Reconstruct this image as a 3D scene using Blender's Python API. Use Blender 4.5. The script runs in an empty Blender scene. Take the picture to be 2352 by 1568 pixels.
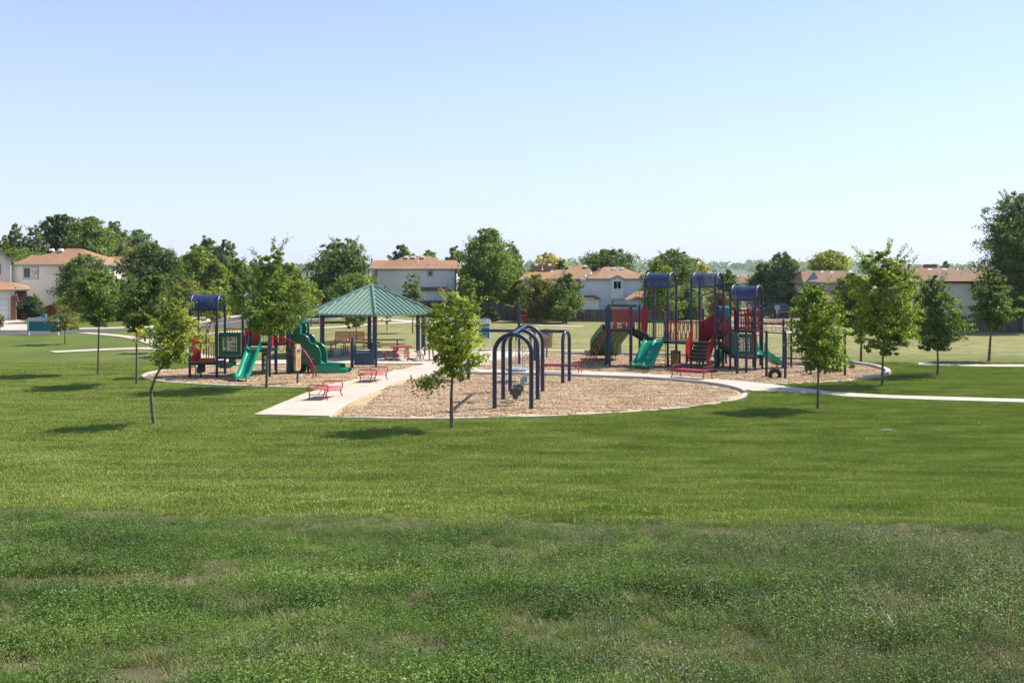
import bpy, math, random
import numpy as np
from mathutils import Vector, Matrix, Euler
R = math.radians
SC = bpy.context.scene
COL = SC.collection
HC, F, HY = 5.2, 2200.0, 625.0          # eye height (m), focal length and horizon row of the survey picture (2352 wide)
def G(x, y):                              # survey pixel -> point on the park plane
    D = F*HC/(y-HY); return ((x-1176)/F*D, D)
def P(x, y, D):                           # survey pixel at a known distance
    return ((x-1176)/F*D, D, HC-(y-HY)*D/F)
def ZZ(y, D): return HC-(y-HY)*D/F
def XX(x, D): return (x-1176)/F*D
def cA(x, y): return (399.25+.1929*x, 617.0+.1929*y)
def cB(x, y): return (677.5+.18515*x, 617.0+.18515*y)
def cC(x, y): return (937.6+.1929*x, 689.6+.1929*y)
def cD(x, y): return (1318.7+.17363*x, 604.9+.17363*y)
def cE(x, y): return (1524.4+.18518*x, 604.9+.18518*y)
def cG(x, y): return (1814.8+.22839*x, 635.2+.22839*y)
def cH(x, y): return (1149.4+.20576*x, 544.4+.20576*y)
def cI(x, y): return (786.4+.18004*x, 544.4+.18004*y)
def cJ(x, y): return (.1929*x, 483.9+.1929*y)

# ---------------------------------------------------------------- materials
MATS = {}
def newmat(name):
    m = bpy.data.materials.new(name); m.use_nodes = True
    nt = m.node_tree; nt.nodes.clear()
    out = nt.nodes.new('ShaderNodeOutputMaterial')
    MATS[name] = m
    return m, nt, out
def N(nt, t, **kw):
    n = nt.nodes.new(t)
    for k, v in kw.items(): setattr(n, k, v)
    return n
def ramp(nt, stops):
    r = N(nt, 'ShaderNodeValToRGB'); e = r.color_ramp.elements
    while len(e) < len(stops): e.new(0.5)
    for i, (p, c) in enumerate(stops):
        e[i].position = p; e[i].color = (c[0], c[1], c[2], 1)
    return r
def noise(nt, scale, detail=4, rough=.6, vec=None, dist=0):
    n = N(nt, 'ShaderNodeTexNoise'); n.inputs['Scale'].default_value = scale
    n.inputs['Detail'].default_value = detail; n.inputs['Roughness'].default_value = rough
    n.inputs['Distortion'].default_value = dist
    if vec is not None: nt.links.new(vec, n.inputs['Vector'])
    return n
def plain(name, col, rough=.5, var=.12, scale=3.0, metal=0, bump=0, bscale=60, spec=.5, stain=None):
    """painted / plastic / metal surface with uneven tone and slight relief"""
    m, nt, out = newmat(name); L = nt.links
    geo = N(nt, 'ShaderNodeNewGeometry')
    n1 = noise(nt, scale, 6, .65, geo.outputs['Position'])
    lo = [c*(1-var) for c in col]; hi = [min(1, c*(1+var)) for c in col]
    r = ramp(nt, [(.3, lo), (.7, hi)]); L.new(n1.outputs[0], r.inputs[0])
    b = N(nt, 'ShaderNodeBsdfPrincipled')
    c = r.outputs[0]
    if stain:
        n2 = noise(nt, scale*.35, 5, .7, geo.outputs['Position'])
        r2 = ramp(nt, [(.5, (0, 0, 0)), (.72, (1, 1, 1))]); L.new(n2.outputs[0], r2.inputs[0])
        mx = N(nt, 'ShaderNodeMix', data_type='RGBA'); L.new(r2.outputs[0], mx.inputs[0])
        L.new(c, mx.inputs[6]); mx.inputs[7].default_value = (*stain, 1); c = mx.outputs[2]
    L.new(c, b.inputs['Base Color'])
    n3 = noise(nt, bscale*.2, 4, .6, geo.outputs['Position'])
    mr = N(nt, 'ShaderNodeMapRange'); mr.inputs[3].default_value = max(.03, rough-.12); mr.inputs[4].default_value = min(1, rough+.12)
    L.new(n3.outputs[0], mr.inputs[0]); L.new(mr.outputs[0], b.inputs['Roughness'])
    b.inputs['Metallic'].default_value = metal; b.inputs['Specular IOR Level'].default_value = spec
    if bump:
        n4 = noise(nt, bscale, 4, .6, geo.outputs['Position'])
        bp = N(nt, 'ShaderNodeBump'); bp.inputs['Distance'].default_value = bump
        L.new(n4.outputs[0], bp.inputs['Height']); L.new(bp.outputs[0], b.inputs['Normal'])
    L.new(b.outputs[0], out.inputs[0])
    return m
navy = plain('navy_paint', (.015, .033, .078), .42, .15, 2.5)
red = plain('red_paint', (.31, .013, .018), .45, .15, 2.5)
redf = plain('faded_red_paint', (.46, .09, .085), .55, .12, 4)
rust = plain('dull_red_rail_paint', (.30, .05, .03), .45, .2, 4)
green = plain('green_plastic', (.003, .27, .165), .3, .12, 1.6)
dgreen = plain('dark_green_plastic', (.006, .10, .06), .4, .15, 1.6)
mgreen = plain('moulded_green_plastic', (.04, .14, .06), .45, .2, 1.6)
teal = plain('teal_paint', (.0, .16, .20), .5, .1, 2)
tealtop = plain('light_teal_paint', (.02, .28, .30), .5, .1, 2)
bluep = plain('blue_panel_plastic', (.03, .075, .17), .45, .12, 2)
black = plain('black_coating', (.018, .018, .02), .5, .3, 5)
tyre = plain('black_rubber', (.012, .012, .013), .42, .3, 6, bump=.004, bscale=30)
grey = plain('grey_plastic', (.28, .32, .36), .45, .15, 3)
beltblue = plain('pale_blue_rubber', (.16, .30, .42), .5, .15, 5)
steel = plain('galvanised_steel', (.42, .43, .44), .42, .2, 6, metal=.8)
white = plain('white_paint', (.78, .79, .80), .5, .06, 2)
offw = plain('pale_grey_paint', (.55, .56, .60), .55, .06, 2)
tan = plain('tan_plastic', (.42, .27, .14), .5, .15, 3)
yellow = plain('yellow_plastic', (.55, .42, .08), .5, .1, 3)
skin = plain('skin', (.50, .27, .18), .5, .1, 9)
hair = plain('brown_hair', (.07, .035, .02), .6, .3, 30)
cloth_b = plain('black_cloth', (.012, .012, .016), .85, .3, 20)
cloth_g = plain('dark_shorts_cloth', (.05, .045, .05), .85, .3, 20)
concrete = plain('concrete', (.54, .455, .375), .85, .09, 1.1, bump=.004, bscale=40, stain=(.42, .35, .28))
kerbm = plain('kerb_concrete', (.50, .47, .43), .85, .12, 1.5, bump=.006, bscale=30, stain=(.34, .31, .28))
asphalt = plain('asphalt', (.085, .085, .092), .85, .15, .6, bump=.005, bscale=30)
yline = plain('yellow_road_paint', (.55, .34, .05), .7, .12, 3)
bark = plain('bark', (.17, .125, .085), .9, .35, 9, bump=.02, bscale=22)
barkd = plain('dark_bark', (.10, .075, .055), .9, .35, 9, bump=.02, bscale=22)
bluetrim = plain('blue_grey_trim', (.22, .29, .34), .6, .1, 2)
browntrim = plain('brown_trim', (.05, .03, .028), .6, .1, 2)
brick = plain('brick', (.24, .09, .06), .8, .3, 6)
garage = plain('white_garage_door', (.72, .75, .76), .5, .04, 1)
def siding(name, col, pitch=.2):
    m, nt, out = newmat(name); L = nt.links
    geo = N(nt, 'ShaderNodeNewGeometry'); sp = N(nt, 'ShaderNodeSeparateXYZ'); L.new(geo.outputs['Position'], sp.inputs[0])
    d = N(nt, 'ShaderNodeMath', operation='DIVIDE'); d.inputs[1].default_value = pitch; L.new(sp.outputs[2], d.inputs[0])
    fr = N(nt, 'ShaderNodeMath', operation='FRACT'); L.new(d.outputs[0], fr.inputs[0])
    r = ramp(nt, [(.0, [c*.72 for c in col]), (.14, col), (1, col)]); L.new(fr.outputs[0], r.inputs[0])
    n1 = noise(nt, .5, 5, .6, geo.outputs['Position'])
    mx = N(nt, 'ShaderNodeMix', data_type='RGBA', blend_type='MULTIPLY'); mx.inputs[0].default_value = 1
    r2 = ramp(nt, [(.3, (.9, .9, .9)), (.7, (1.05, 1.05, 1.05))]); L.new(n1.outputs[0], r2.inputs[0])
    L.new(r.outputs[0], mx.inputs[6]); L.new(r2.outputs[0], mx.inputs[7])
    b = N(nt, 'ShaderNodeBsdfPrincipled'); b.inputs['Roughness'].default_value = .7
    L.new(mx.outputs[2], b.inputs['Base Color'])
    bp = N(nt, 'ShaderNodeBump'); bp.inputs['Distance'].default_value = .02
    L.new(fr.outputs[0], bp.inputs['Height']); L.new(bp.outputs[0], b.inputs['Normal'])
    L.new(b.outputs[0], out.inputs[0]); return m
sid_w = siding('white_lap_siding', (.84, .84, .83))
sid_b = siding('pale_lap_siding', (.79, .82, .86))
sid_c = siding('cream_lap_siding', (.84, .79, .73))
sid_t = siding('taupe_lap_siding', (.36, .31, .30))
def shingle(name, col):
    m, nt, out = newmat(name); L = nt.links
    geo = N(nt, 'ShaderNodeNewGeometry')
    mp = N(nt, 'ShaderNodeMapping'); mp.inputs['Scale'].default_value = (1, 1, 4); L.new(geo.outputs['Position'], mp.inputs[0])
    n1 = noise(nt, 1.6, 6, .75, mp.outputs[0]); n2 = noise(nt, .25, 3, .5, geo.outputs['Position'])
    r = ramp(nt, [(.25, [c*.72 for c in col]), (.5, col), (.78, [min(1, c*1.2) for c in col])]); L.new(n1.outputs[0], r.inputs[0])
    r2 = ramp(nt, [(.3, (.88, .88, .88)), (.7, (1.08, 1.06, 1.04))]); L.new(n2.outputs[0], r2.inputs[0])
    mx = N(nt, 'ShaderNodeMix', data_type='RGBA', blend_type='MULTIPLY'); mx.inputs[0].default_value = 1
    L.new(r.outputs[0], mx.inputs[6]); L.new(r2.outputs[0], mx.inputs[7])
    b = N(nt, 'ShaderNodeBsdfPrincipled'); b.inputs['Roughness'].default_value = .9
    L.new(mx.outputs[2], b.inputs['Base Color'])
    bp = N(nt, 'ShaderNodeBump'); bp.inputs['Distance'].default_value = .03; L.new(n1.outputs[0], bp.inputs['Height'])
    L.new(bp.outputs[0], b.inputs['Normal']); L.new(b.outputs[0], out.inputs[0]); return m
shing = shingle('tan_shingles', (.33, .185, .10))
shing2 = shingle('brown_shingles', (.225, .130, .082))
def fencemat(name, col):
    m, nt, out = newmat(name); L = nt.links
    geo = N(nt, 'ShaderNodeNewGeometry'); oi = geo.outputs['Random Per Island']
    mp = N(nt, 'ShaderNodeMapping'); mp.inputs['Scale'].default_value = (8, 8, .8); L.new(geo.outputs['Position'], mp.inputs[0])
    n1 = noise(nt, 1.5, 5, .7, mp.outputs[0])
    a = N(nt, 'ShaderNodeMath', operation='ADD'); L.new(n1.outputs[0], a.inputs[0]); L.new(oi, a.inputs[1])
    r = ramp(nt, [(.4, [c*.55 for c in col]), (1.0, [c*1.5 for c in col])])
    h = N(nt, 'ShaderNodeMath', operation='MULTIPLY'); h.inputs[1].default_value = .66; L.new(a.outputs[0], h.inputs[0]); L.new(h.outputs[0], r.inputs[0])
    b = N(nt, 'ShaderNodeBsdfPrincipled'); b.inputs['Roughness'].default_value = .9
    L.new(r.outputs[0], b.inputs['Base Color']); L.new(b.outputs[0], out.inputs[0]); return m
wood = fencemat('weathered_fence_wood', (.085, .072, .066))
woodred = fencemat('red_stained_wood', (.16, .05, .02))
def glassm(name, col=(.03, .04, .05)):
    m, nt, out = newmat(name); b = N(nt, 'ShaderNodeBsdfPrincipled')
    geo = N(nt, 'ShaderNodeNewGeometry'); n1 = noise(nt, 2, 3, .5, geo.outputs['Position'])
    r = ramp(nt, [(.3, [c*.6 for c in col]), (.7, [c*1.6 for c in col])]); nt.links.new(n1.outputs[0], r.inputs[0]); nt.links.new(r.outputs[0], b.inputs['Base Color'])
    b.inputs['Roughness'].default_value = .08; nt.links.new(b.outputs[0], out.inputs[0]); return m
glass = glassm('dark_window_glass'); blind = glassm('window_glass_over_blinds', (.42, .44, .43))
def screenm():
    m, nt, out = newmat('perforated_blue_sheet'); L = nt.links
    b = N(nt, 'ShaderNodeBsdfPrincipled'); b.inputs['Base Color'].default_value = (.03, .05, .15, 1); b.inputs['Roughness'].default_value = .4
    t = N(nt, 'ShaderNodeBsdfTransparent'); mx = N(nt, 'ShaderNodeMixShader')
    geo = N(nt, 'ShaderNodeNewGeometry'); n1 = noise(nt, 3, 3, .5, geo.outputs['Position'])
    mr = N(nt, 'ShaderNodeMapRange'); mr.inputs[3].default_value = .24; mr.inputs[4].default_value = .36
    L.new(n1.outputs[0], mr.inputs[0]); L.new(mr.outputs[0], mx.inputs[0]); L.new(b.outputs[0], mx.inputs[1]); L.new(t.outputs[0], mx.inputs[2])
    L.new(mx.outputs[0], out.inputs[0]); return m
screen = screenm()
def leafm(name, col, hot=None, trans=.47, var=.45, gloss=.5):
    m, nt, out = newmat(name); L = nt.links
    geo = N(nt, 'ShaderNodeNewGeometry')
    n1 = noise(nt, .7, 3, .6, geo.outputs['Position'])
    a = N(nt, 'ShaderNodeMath', operation='MULTIPLY_ADD'); a.inputs[1].default_value = .55
    L.new(geo.outputs['Random Per Island'], a.inputs[0]); L.new(n1.outputs[0], a.inputs[2])
    hot = hot or [min(1, c*(1+var)*1.15) for c in col]
    r = ramp(nt, [(.35, [c*(1-var) for c in col]), (.7, col), (1.0, hot)]); L.new(a.outputs[0], r.inputs[0])
    b = N(nt, 'ShaderNodeBsdfPrincipled'); b.inputs['Roughness'].default_value = gloss
    b.inputs['Specular IOR Level'].default_value = .4
    L.new(r.outputs[0], b.inputs['Base Color'])
    tr = N(nt, 'ShaderNodeBsdfTranslucent')
    mxc = N(nt, 'ShaderNodeMix', data_type='RGBA', blend_type='MULTIPLY'); mxc.inputs[0].default_value = 1
    L.new(r.outputs[0], mxc.inputs[6]); mxc.inputs[7].default_value = (1.3, 1.45, .5, 1); L.new(mxc.outputs[2], tr.inputs[0])
    mx = N(nt, 'ShaderNodeMixShader'); mx.inputs[0].default_value = trans
    L.new(b.outputs[0], mx.inputs[1]); L.new(tr.outputs[0], mx.inputs[2]); L.new(mx.outputs[0], out.inputs[0]); return m

# ---------------------------------------------------------------- mesh builder
class MB:
    def __init__(s): s.v = []; s.f = []
    def add(s, vs, fs):
        o = len(s.v); s.v += [tuple(v) for v in vs]; s.f += [tuple(i+o for i in f) for f in fs]; return s
    def box(s, c, d, rz=0, rx=0):
        M = Matrix.Rotation(rz, 3, 'Z') @ Matrix.Rotation(rx, 3, 'X')
        vs = [Vector(c)+M @ Vector((x*d[0]/2, y*d[1]/2, z*d[2]/2)) for x in (-1, 1) for y in (-1, 1) for z in (-1, 1)]
        return s.add(vs, [(0, 1, 3, 2), (4, 6, 7, 5), (0, 4, 5, 1), (2, 3, 7, 6), (0, 2, 6, 4), (1, 5, 7, 3)])
    def slab(s, p0, p1, z0, z1, t):
        """upright slab between two plan points"""
        a = Vector((p0[0], p0[1], 0)); b = Vector((p1[0], p1[1], 0)); n = (b-a).normalized(); n = Vector((-n.y, n.x, 0))*t/2
        q = [a-n, b-n, b+n, a+n]
        return s.prism([(p.x, p.y) for p in q], z0, z1)
    def prism(s, poly, z0, z1):
        n = len(poly); vs = [(p[0], p[1], z0) for p in poly]+[(p[0], p[1], z1) for p in poly]
        fs = [tuple(range(n))[::-1], tuple(range(n, 2*n))]+[(i, (i+1) % n, n+(i+1) % n, n+i) for i in range(n)]
        return s.add(vs, fs)
    def plate(s, pts, off):
        """planar outline of 3D points thickened by a vector"""
        n = len(pts); off = Vector(off); vs = [Vector(p) for p in pts]; vs = vs+[p+off for p in vs]
        return s.add(vs, [tuple(range(n))[::-1], tuple(range(n, 2*n))]+[(i, (i+1) % n, n+(i+1) % n, n+i) for i in range(n)])
    def tube(s, pts, r, n=8, closed=False, cap=True):
        pts = [Vector(p) for p in pts]; m = len(pts); rr = r if isinstance(r, (list, tuple)) else [r]*m
        ref = None; vs = []
        for i, p in enumerate(pts):
            if closed: t = pts[(i+1) % m]-pts[i-1]
            else: t = pts[min(i+1, m-1)]-pts[max(i-1, 0)]
            t.normalize()
            if ref is None: ref = t.orthogonal().normalized()
            ref = (ref-t*ref.dot(t))
            ref = ref.normalized() if ref.length > 1e-6 else t.orthogonal().normalized()
            b = t.cross(ref)
            for k in range(n):
                a = 2*math.pi*k/n; vs.append(p+(ref*math.cos(a)+b*math.sin(a))*rr[i])
        fs = []
        for i in range(m if closed else m-1):
            j = (i+1) % m
            for k in range(n): fs.append((i*n+k, i*n+(k+1) % n, j*n+(k+1) % n, j*n+k))
        if cap and not closed: fs += [tuple(range(n))[::-1], tuple(range((m-1)*n, m*n))]
        return s.add(vs, fs)
    def lathe(s, prof, c=(0, 0, 0), n=16, M=None):
        vs = []; m = len(prof)
        for r, z in prof:
            for k in range(n):
                a = 2*math.pi*k/n; p = Vector((r*math.cos(a), r*math.sin(a), z))
                vs.append((M @ p if M else p)+Vector(c))
        fs = [(i*n+k, i*n+(k+1) % n, (i+1)*n+(k+1) % n, (i+1)*n+k) for i in range(m-1) for k in range(n)]
        fs += [tuple(range(n))[::-1], tuple(range((m-1)*n, m*n))]
        return s.add(vs, fs)
    def sweep(s, path, sec):
        """closed section (lateral, up) along a path; lateral stays level"""
        path = [Vector(p) for p in path]; m = len(path); n = len(sec); vs = []
        for i, p in enumerate(path):
            t = (path[min(i+1, m-1)]-path[max(i-1, 0)]).normalized(); l = Vector((t.y, -t.x, 0)).normalized(); u = l.cross(t)
            if u.z < 0: u = -u
            for a, b in (sec(i/(m-1)) if callable(sec) else sec): vs.append(p+l*a+u*b)
        n = len(vs)//m
        fs = [(i*n+k, i*n+(k+1) % n, (i+1)*n+(k+1) % n, (i+1)*n+k) for i in range(m-1) for k in range(n)]
        return s.add(vs, fs+[tuple(range(n))[::-1], tuple(range((m-1)*n, m*n))])
    def build(s, name, mat, parent=None, smooth=40, label=None, recalc=True):
        me = bpy.data.meshes.new(name)
        off = Vector(parent['_w']) if parent is not None and '_w' in parent else Vector((0, 0, 0))
        if parent is None and s.v:
            vs = np.array(s.v); off = Vector((vs[:, 0].mean(), vs[:, 1].mean(), vs[:, 2].min()))
        me.from_pydata([(v[0]-off[0], v[1]-off[1], v[2]-off[2]) for v in s.v], [], s.f)
        if recalc:
            import bmesh
            bm = bmesh.new(); bm.from_mesh(me); bmesh.ops.recalc_face_normals(bm, faces=bm.faces); bm.to_mesh(me); bm.free()
        me.materials.append(mat)
        if smooth:
            me.shade_smooth(); me.set_sharp_from_angle(angle=R(smooth))
        o = bpy.data.objects.new(name, me); COL.objects.link(o)
        if parent is not None:
            o.parent = parent
            o['_w'] = tuple(off)
        else: o.location = off; o['_w'] = tuple(off)
        if label: o['label'] = label
        return o
def tag(o, label, cat=None, group=None, kind=None):
    if label: o['label'] = label
    if cat: o['category'] = cat
    if group: o['group'] = group
    if kind: o['kind'] = kind
    return o
def thing(name, label, cat, loc, group=None):
    o = bpy.data.objects.new(name, None); COL.objects.link(o); o.location = loc if len(loc) == 3 else (*loc, 0)
    o['_w'] = tuple(o.location); o.empty_display_size = .3
    return tag(o, label, cat, group)
def copy_tree(o, parent=None):
    c = o.copy(); COL.objects.link(c)
    if parent is not None: c.parent = parent
    for ch in [x for x in COL.objects if x.parent == o]: copy_tree(ch, c)
    return c
def arc(c, r, a0, a1, n, ax, ay):
    c, ax, ay = Vector(c), Vector(ax), Vector(ay)
    return [c+ax*(r*math.cos(R(a0+(a1-a0)*i/n)))+ay*(r*math.sin(R(a0+(a1-a0)*i/n))) for i in range(n+1)]
def bez(pts, n=12):
    """Catmull-Rom through points"""
    p = [Vector(q) for q in pts]; p = [p[0]*2-p[1]]+p+[p[-1]*2-p[-2]]; out = []
    for i in range(1, len(p)-2):
        for k in range(n):
            t = k/n; a, b, c, d = p[i-1], p[i], p[i+1], p[i+2]
            out.append(.5*((2*b)+(-a+c)*t+(2*a-5*b+4*c-d)*t*t+(-a+3*b-3*c+d)*t**3))
    return out+[p[-2]]
# ---------------------------------------------------------------- terrain
def vnoise(x, y, s, seed=0):
    """smooth value noise, numpy"""
    x = np.asarray(x, float)/s; y = np.asarray(y, float)/s
    xi = np.floor(x).astype(int); yi = np.floor(y).astype(int); fx = x-xi; fy = y-yi
    fx = fx*fx*(3-2*fx); fy = fy*fy*(3-2*fy)
    def h(a, b):
        v = (a*374761393+b*668265263+seed*1442695041) & 0x7fffffff
        v = ((v ^ (v >> 13))*1274126177) & 0x7fffffff
        return ((v ^ (v >> 16)) & 0xffff)/65535.
    return (h(xi, yi)*(1-fx)+h(xi+1, yi)*fx)*(1-fy)+(h(xi, yi+1)*(1-fx)+h(xi+1, yi+1)*fx)*fy
def H(x, y):
    x = np.asarray(x, float); y = np.asarray(y, float)
    t = np.clip(1-y/28., 0, 1.4)
    z = 3.55*t**1.5+np.clip(t*2, 0, 1)*(.16*(vnoise(x, y, 2.6, 3)-.5)+.10*(vnoise(x, y, .9, 4)-.5))
    far = np.clip((y-260)/900., 0, 1)
    return z+far*0
xs = np.concatenate([np.linspace(-3500, -90, 18), np.linspace(-80, -32, 14), np.linspace(-30, 30, 241), np.linspace(32, 80, 14), np.linspace(90, 3500, 18)])
ys = np.concatenate([np.linspace(-60, -4, 8), np.linspace(-3, 30, 150), np.linspace(31, 60, 30), np.linspace(64, 160, 20), np.linspace(200, 4000, 20)])
gx, gy = np.meshgrid(xs, ys); gz = H(gx, gy); nx, ny = len(xs), len(ys)
me = bpy.data.meshes.new('grass_ground')
idx = np.arange(nx*ny).reshape(ny, nx)
fc = np.stack([idx[:-1, :-1], idx[:-1, 1:], idx[1:, 1:], idx[1:, :-1]], -1).reshape(-1, 4)
me.from_pydata(np.stack([gx.ravel(), gy.ravel(), gz.ravel()], -1).tolist(), [], fc.tolist()); me.shade_smooth()
ground = bpy.data.objects.new('grass_ground', me); COL.objects.link(ground); tag(ground, None, kind='structure')

def lawn_colour(nt, dry_start=54, dry_end=63):
    """returns colour socket: lush near the playground, straw coloured field beyond, soil-brown under the rough weeds"""
    L = nt.links; geo = N(nt, 'ShaderNodeNewGeometry'); pos = geo.outputs['Position']
    sp = N(nt, 'ShaderNodeSeparateXYZ'); L.new(pos, sp.inputs[0])
    big = noise(nt, .16, 5, .6, pos); mid = noise(nt, .9, 5, .7, pos)
    mp = N(nt, 'ShaderNodeMapping'); mp.inputs['Scale'].default_value = (.35, 1.6, 1); mp.inputs['Rotation'].default_value = (0, 0, R(6)); L.new(pos, mp.inputs[0])
    streak = noise(nt, .8, 4, .6, mp.outputs[0])
    fine = noise(nt, 9, 4, .8, pos)
    g1 = ramp(nt, [(.3, (.068, .104, .018)), (.5, (.112, .150, .027)), (.7, (.165, .202, .045))])
    ad = N(nt, 'ShaderNodeMath', operation='MULTIPLY_ADD'); ad.inputs[1].default_value = .5; L.new(streak.outputs[0], ad.inputs[0])
    hf = N(nt, 'ShaderNodeMath', operation='MULTIPLY'); hf.inputs[1].default_value = .5; L.new(big.outputs[0], hf.inputs[0]); L.new(hf.outputs[0], ad.inputs[2])
    L.new(ad.outputs[0], g1.inputs[0])
    d1 = ramp(nt, [(.3, (.17, .19, .065)), (.5, (.27, .25, .105)), (.68, (.38, .30, .155))]); L.new(ad.outputs[0], d1.inputs[0])
    # dry factor from distance, broken up by noise; far left lawn stays watered
    yy = N(nt, 'ShaderNodeMapRange'); yy.inputs[1].default_value = dry_start; yy.inputs[2].default_value = dry_end; L.new(sp.outputs[1], yy.inputs[0])
    xx = N(nt, 'ShaderNodeMapRange'); xx.inputs[1].default_value = -30; xx.inputs[2].default_value = -14; L.new(sp.outputs[0], xx.inputs[0])
    mu = N(nt, 'ShaderNodeMath', operation='MULTIPLY'); L.new(yy.outputs[0], mu.inputs[0]); L.new(xx.outputs[0], mu.inputs[1])
    rb = ramp(nt, [(.38, (.35, .35, .35)), (.52, (1, 1, 1))]); L.new(mid.outputs[0], rb.inputs[0])
    mu2 = N(nt, 'ShaderNodeMath', operation='MULTIPLY'); L.new(mu.outputs[0], mu2.inputs[0]); L.new(rb.outputs[0], mu2.inputs[1])
    # patches of thin dry lawn near by
    rp = ramp(nt, [(.62, (0, 0, 0)), (.78, (.55, .55, .55))]); L.new(mid.outputs[0], rp.inputs[0])
    mxm = N(nt, 'ShaderNodeMath', operation='MAXIMUM'); L.new(mu2.outputs[0], mxm.inputs[0]); L.new(rp.outputs[0], mxm.inputs[1])
    mx = N(nt, 'ShaderNodeMix', data_type='RGBA'); L.new(mxm.outputs[0], mx.inputs[0]); L.new(g1.outputs[0], mx.inputs[6]); L.new(d1.outputs[0], mx.inputs[7])
    # fine speckle
    rf = ramp(nt, [(.3, (.72, .72, .72)), (.7, (1.25, 1.25, 1.2))]); L.new(fine.outputs[0], rf.inputs[0])
    m2 = N(nt, 'ShaderNodeMix', data_type='RGBA', blend_type='MULTIPLY'); m2.inputs[0].default_value = 1
    L.new(mx.outputs[2], m2.inputs[6]); L.new(rf.outputs[0], m2.inputs[7])
    return m2.outputs[2], geo, sp, fine, mid
gm, nt, out = newmat('lawn_and_soil'); L = nt.links
c, geo, sp, fine, mid = lawn_colour(nt)
soil = ramp(nt, [(.35, (.07, .075, .03)), (.55, (.13, .12, .06)), (.75, (.27, .20, .13))]); L.new(mid.outputs[0], soil.inputs[0])
# edge of the mown grass runs slightly askew
ed = N(nt, 'ShaderNodeMath', operation='MULTIPLY_ADD'); ed.inputs[1].default_value = .165; L.new(sp.outputs[0], ed.inputs[0]); L.new(sp.outputs[1], ed.inputs[2])
em = N(nt, 'ShaderNodeMapRange'); em.inputs[1].default_value = 15.9; em.inputs[2].default_value = 16.6; L.new(ed.outputs[0], em.inputs[0])
mx = N(nt, 'ShaderNodeMix', data_type='RGBA'); L.new(em.outputs[0], mx.inputs[0]); L.new(soil.outputs[0], mx.inputs[6]); L.new(c, mx.inputs[7])
b = N(nt, 'ShaderNodeBsdfPrincipled'); b.inputs['Roughness'].default_value = .95; b.inputs['Specular IOR Level'].default_value = .2
L.new(mx.outputs[2], b.inputs['Base Color'])
bp = N(nt, 'ShaderNodeBump'); bp.inputs['Distance'].default_value = .06; L.new(fine.outputs[0], bp.inputs['Height']); L.new(bp.outputs[0], b.inputs['Normal'])
L.new(b.outputs[0], out.inputs[0]); me.materials.append(gm)

# ---------------------------------------------------------------- paved and mulched areas (survey outlines, on the flat part of the park)
from mathutils.geometry import tessellate_polygon
def smooth_poly(px, n=5, closed=True):
    pts = [G(*p) for p in px]; m = len(pts); out = []
    for i in range(m if closed else m-1):
        a, b2, c2, d = [np.array(pts[(i+k) % m] if closed else pts[min(max(i+k, 0), m-1)]) for k in (-1, 0, 1, 2)]
        for k in range(n):
            t = k/n; out.append(tuple(.5*((2*b2)+(-a+c2)*t+(2*a-5*b2+4*c2-d)*t*t+(-a+3*b2-3*c2+d)*t**3)))
    if not closed: out.append(tuple(pts[-1]))
    return out
def sheet(name, poly, z, mat, thick=0):
    tri = tessellate_polygon([[Vector((p[0], p[1], 0)) for p in poly]])
    mb = MB(); n = len(poly); vs = [(p[0], p[1], z) for p in poly]; fs = [tuple(t) for t in tri]
    if thick:
        vs += [(p[0], p[1], z-thick) for p in poly]; fs += [(i, (i+1) % n, n+(i+1) % n, n+i) for i in range(n)]
    mb.add(vs, fs); o = mb.build(name, mat, None, smooth=0); tag(o, None, kind='structure'); return o
PC=[0]
def strip_path(name, px, w, z, mat, thick=0):
    PC[0] += 1; z += .0023*(PC[0] % 11)
    c = smooth_poly(px, 6, False); L_, R_ = [], []
    for i, p in enumerate(c):
        q = np.array(c[min(i+1, len(c)-1)])-np.array(c[max(i-1, 0)]); q = q/np.linalg.norm(q); n_ = np.array([-q[1], q[0]])
        ww = w[0]+(w[1]-w[0])*i/(len(c)-1) if isinstance(w, tuple) else w
        L_.append(tuple(np.array(p)+n_*ww/2)); R_.append(tuple(np.array(p)-n_*ww/2))
    poly = L_+R_[::-1]
    mb = MB(); m = len(L_); vs = [(p[0], p[1], z) for p in L_]+[(p[0], p[1], z) for p in R_]; fs = [(i, i+1, m+i+1, m+i) for i in range(m-1)]
    if thick:
        vs += [(v[0], v[1], z-thick) for v in vs]; k = 2*m
        fs += [(i, i+1, k+i+1, k+i) for i in range(m-1)]+[(m+i, m+i+1, k+m+i+1, k+m+i) for i in range(m-1)]+[(0, m, k+m, k), (m-1, 2*m-1, k+2*m-1, k+m-1)]
    mb.add(vs, fs); o = mb.build(name, mat, None, smooth=0); tag(o, None, kind='structure')
    return poly

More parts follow.
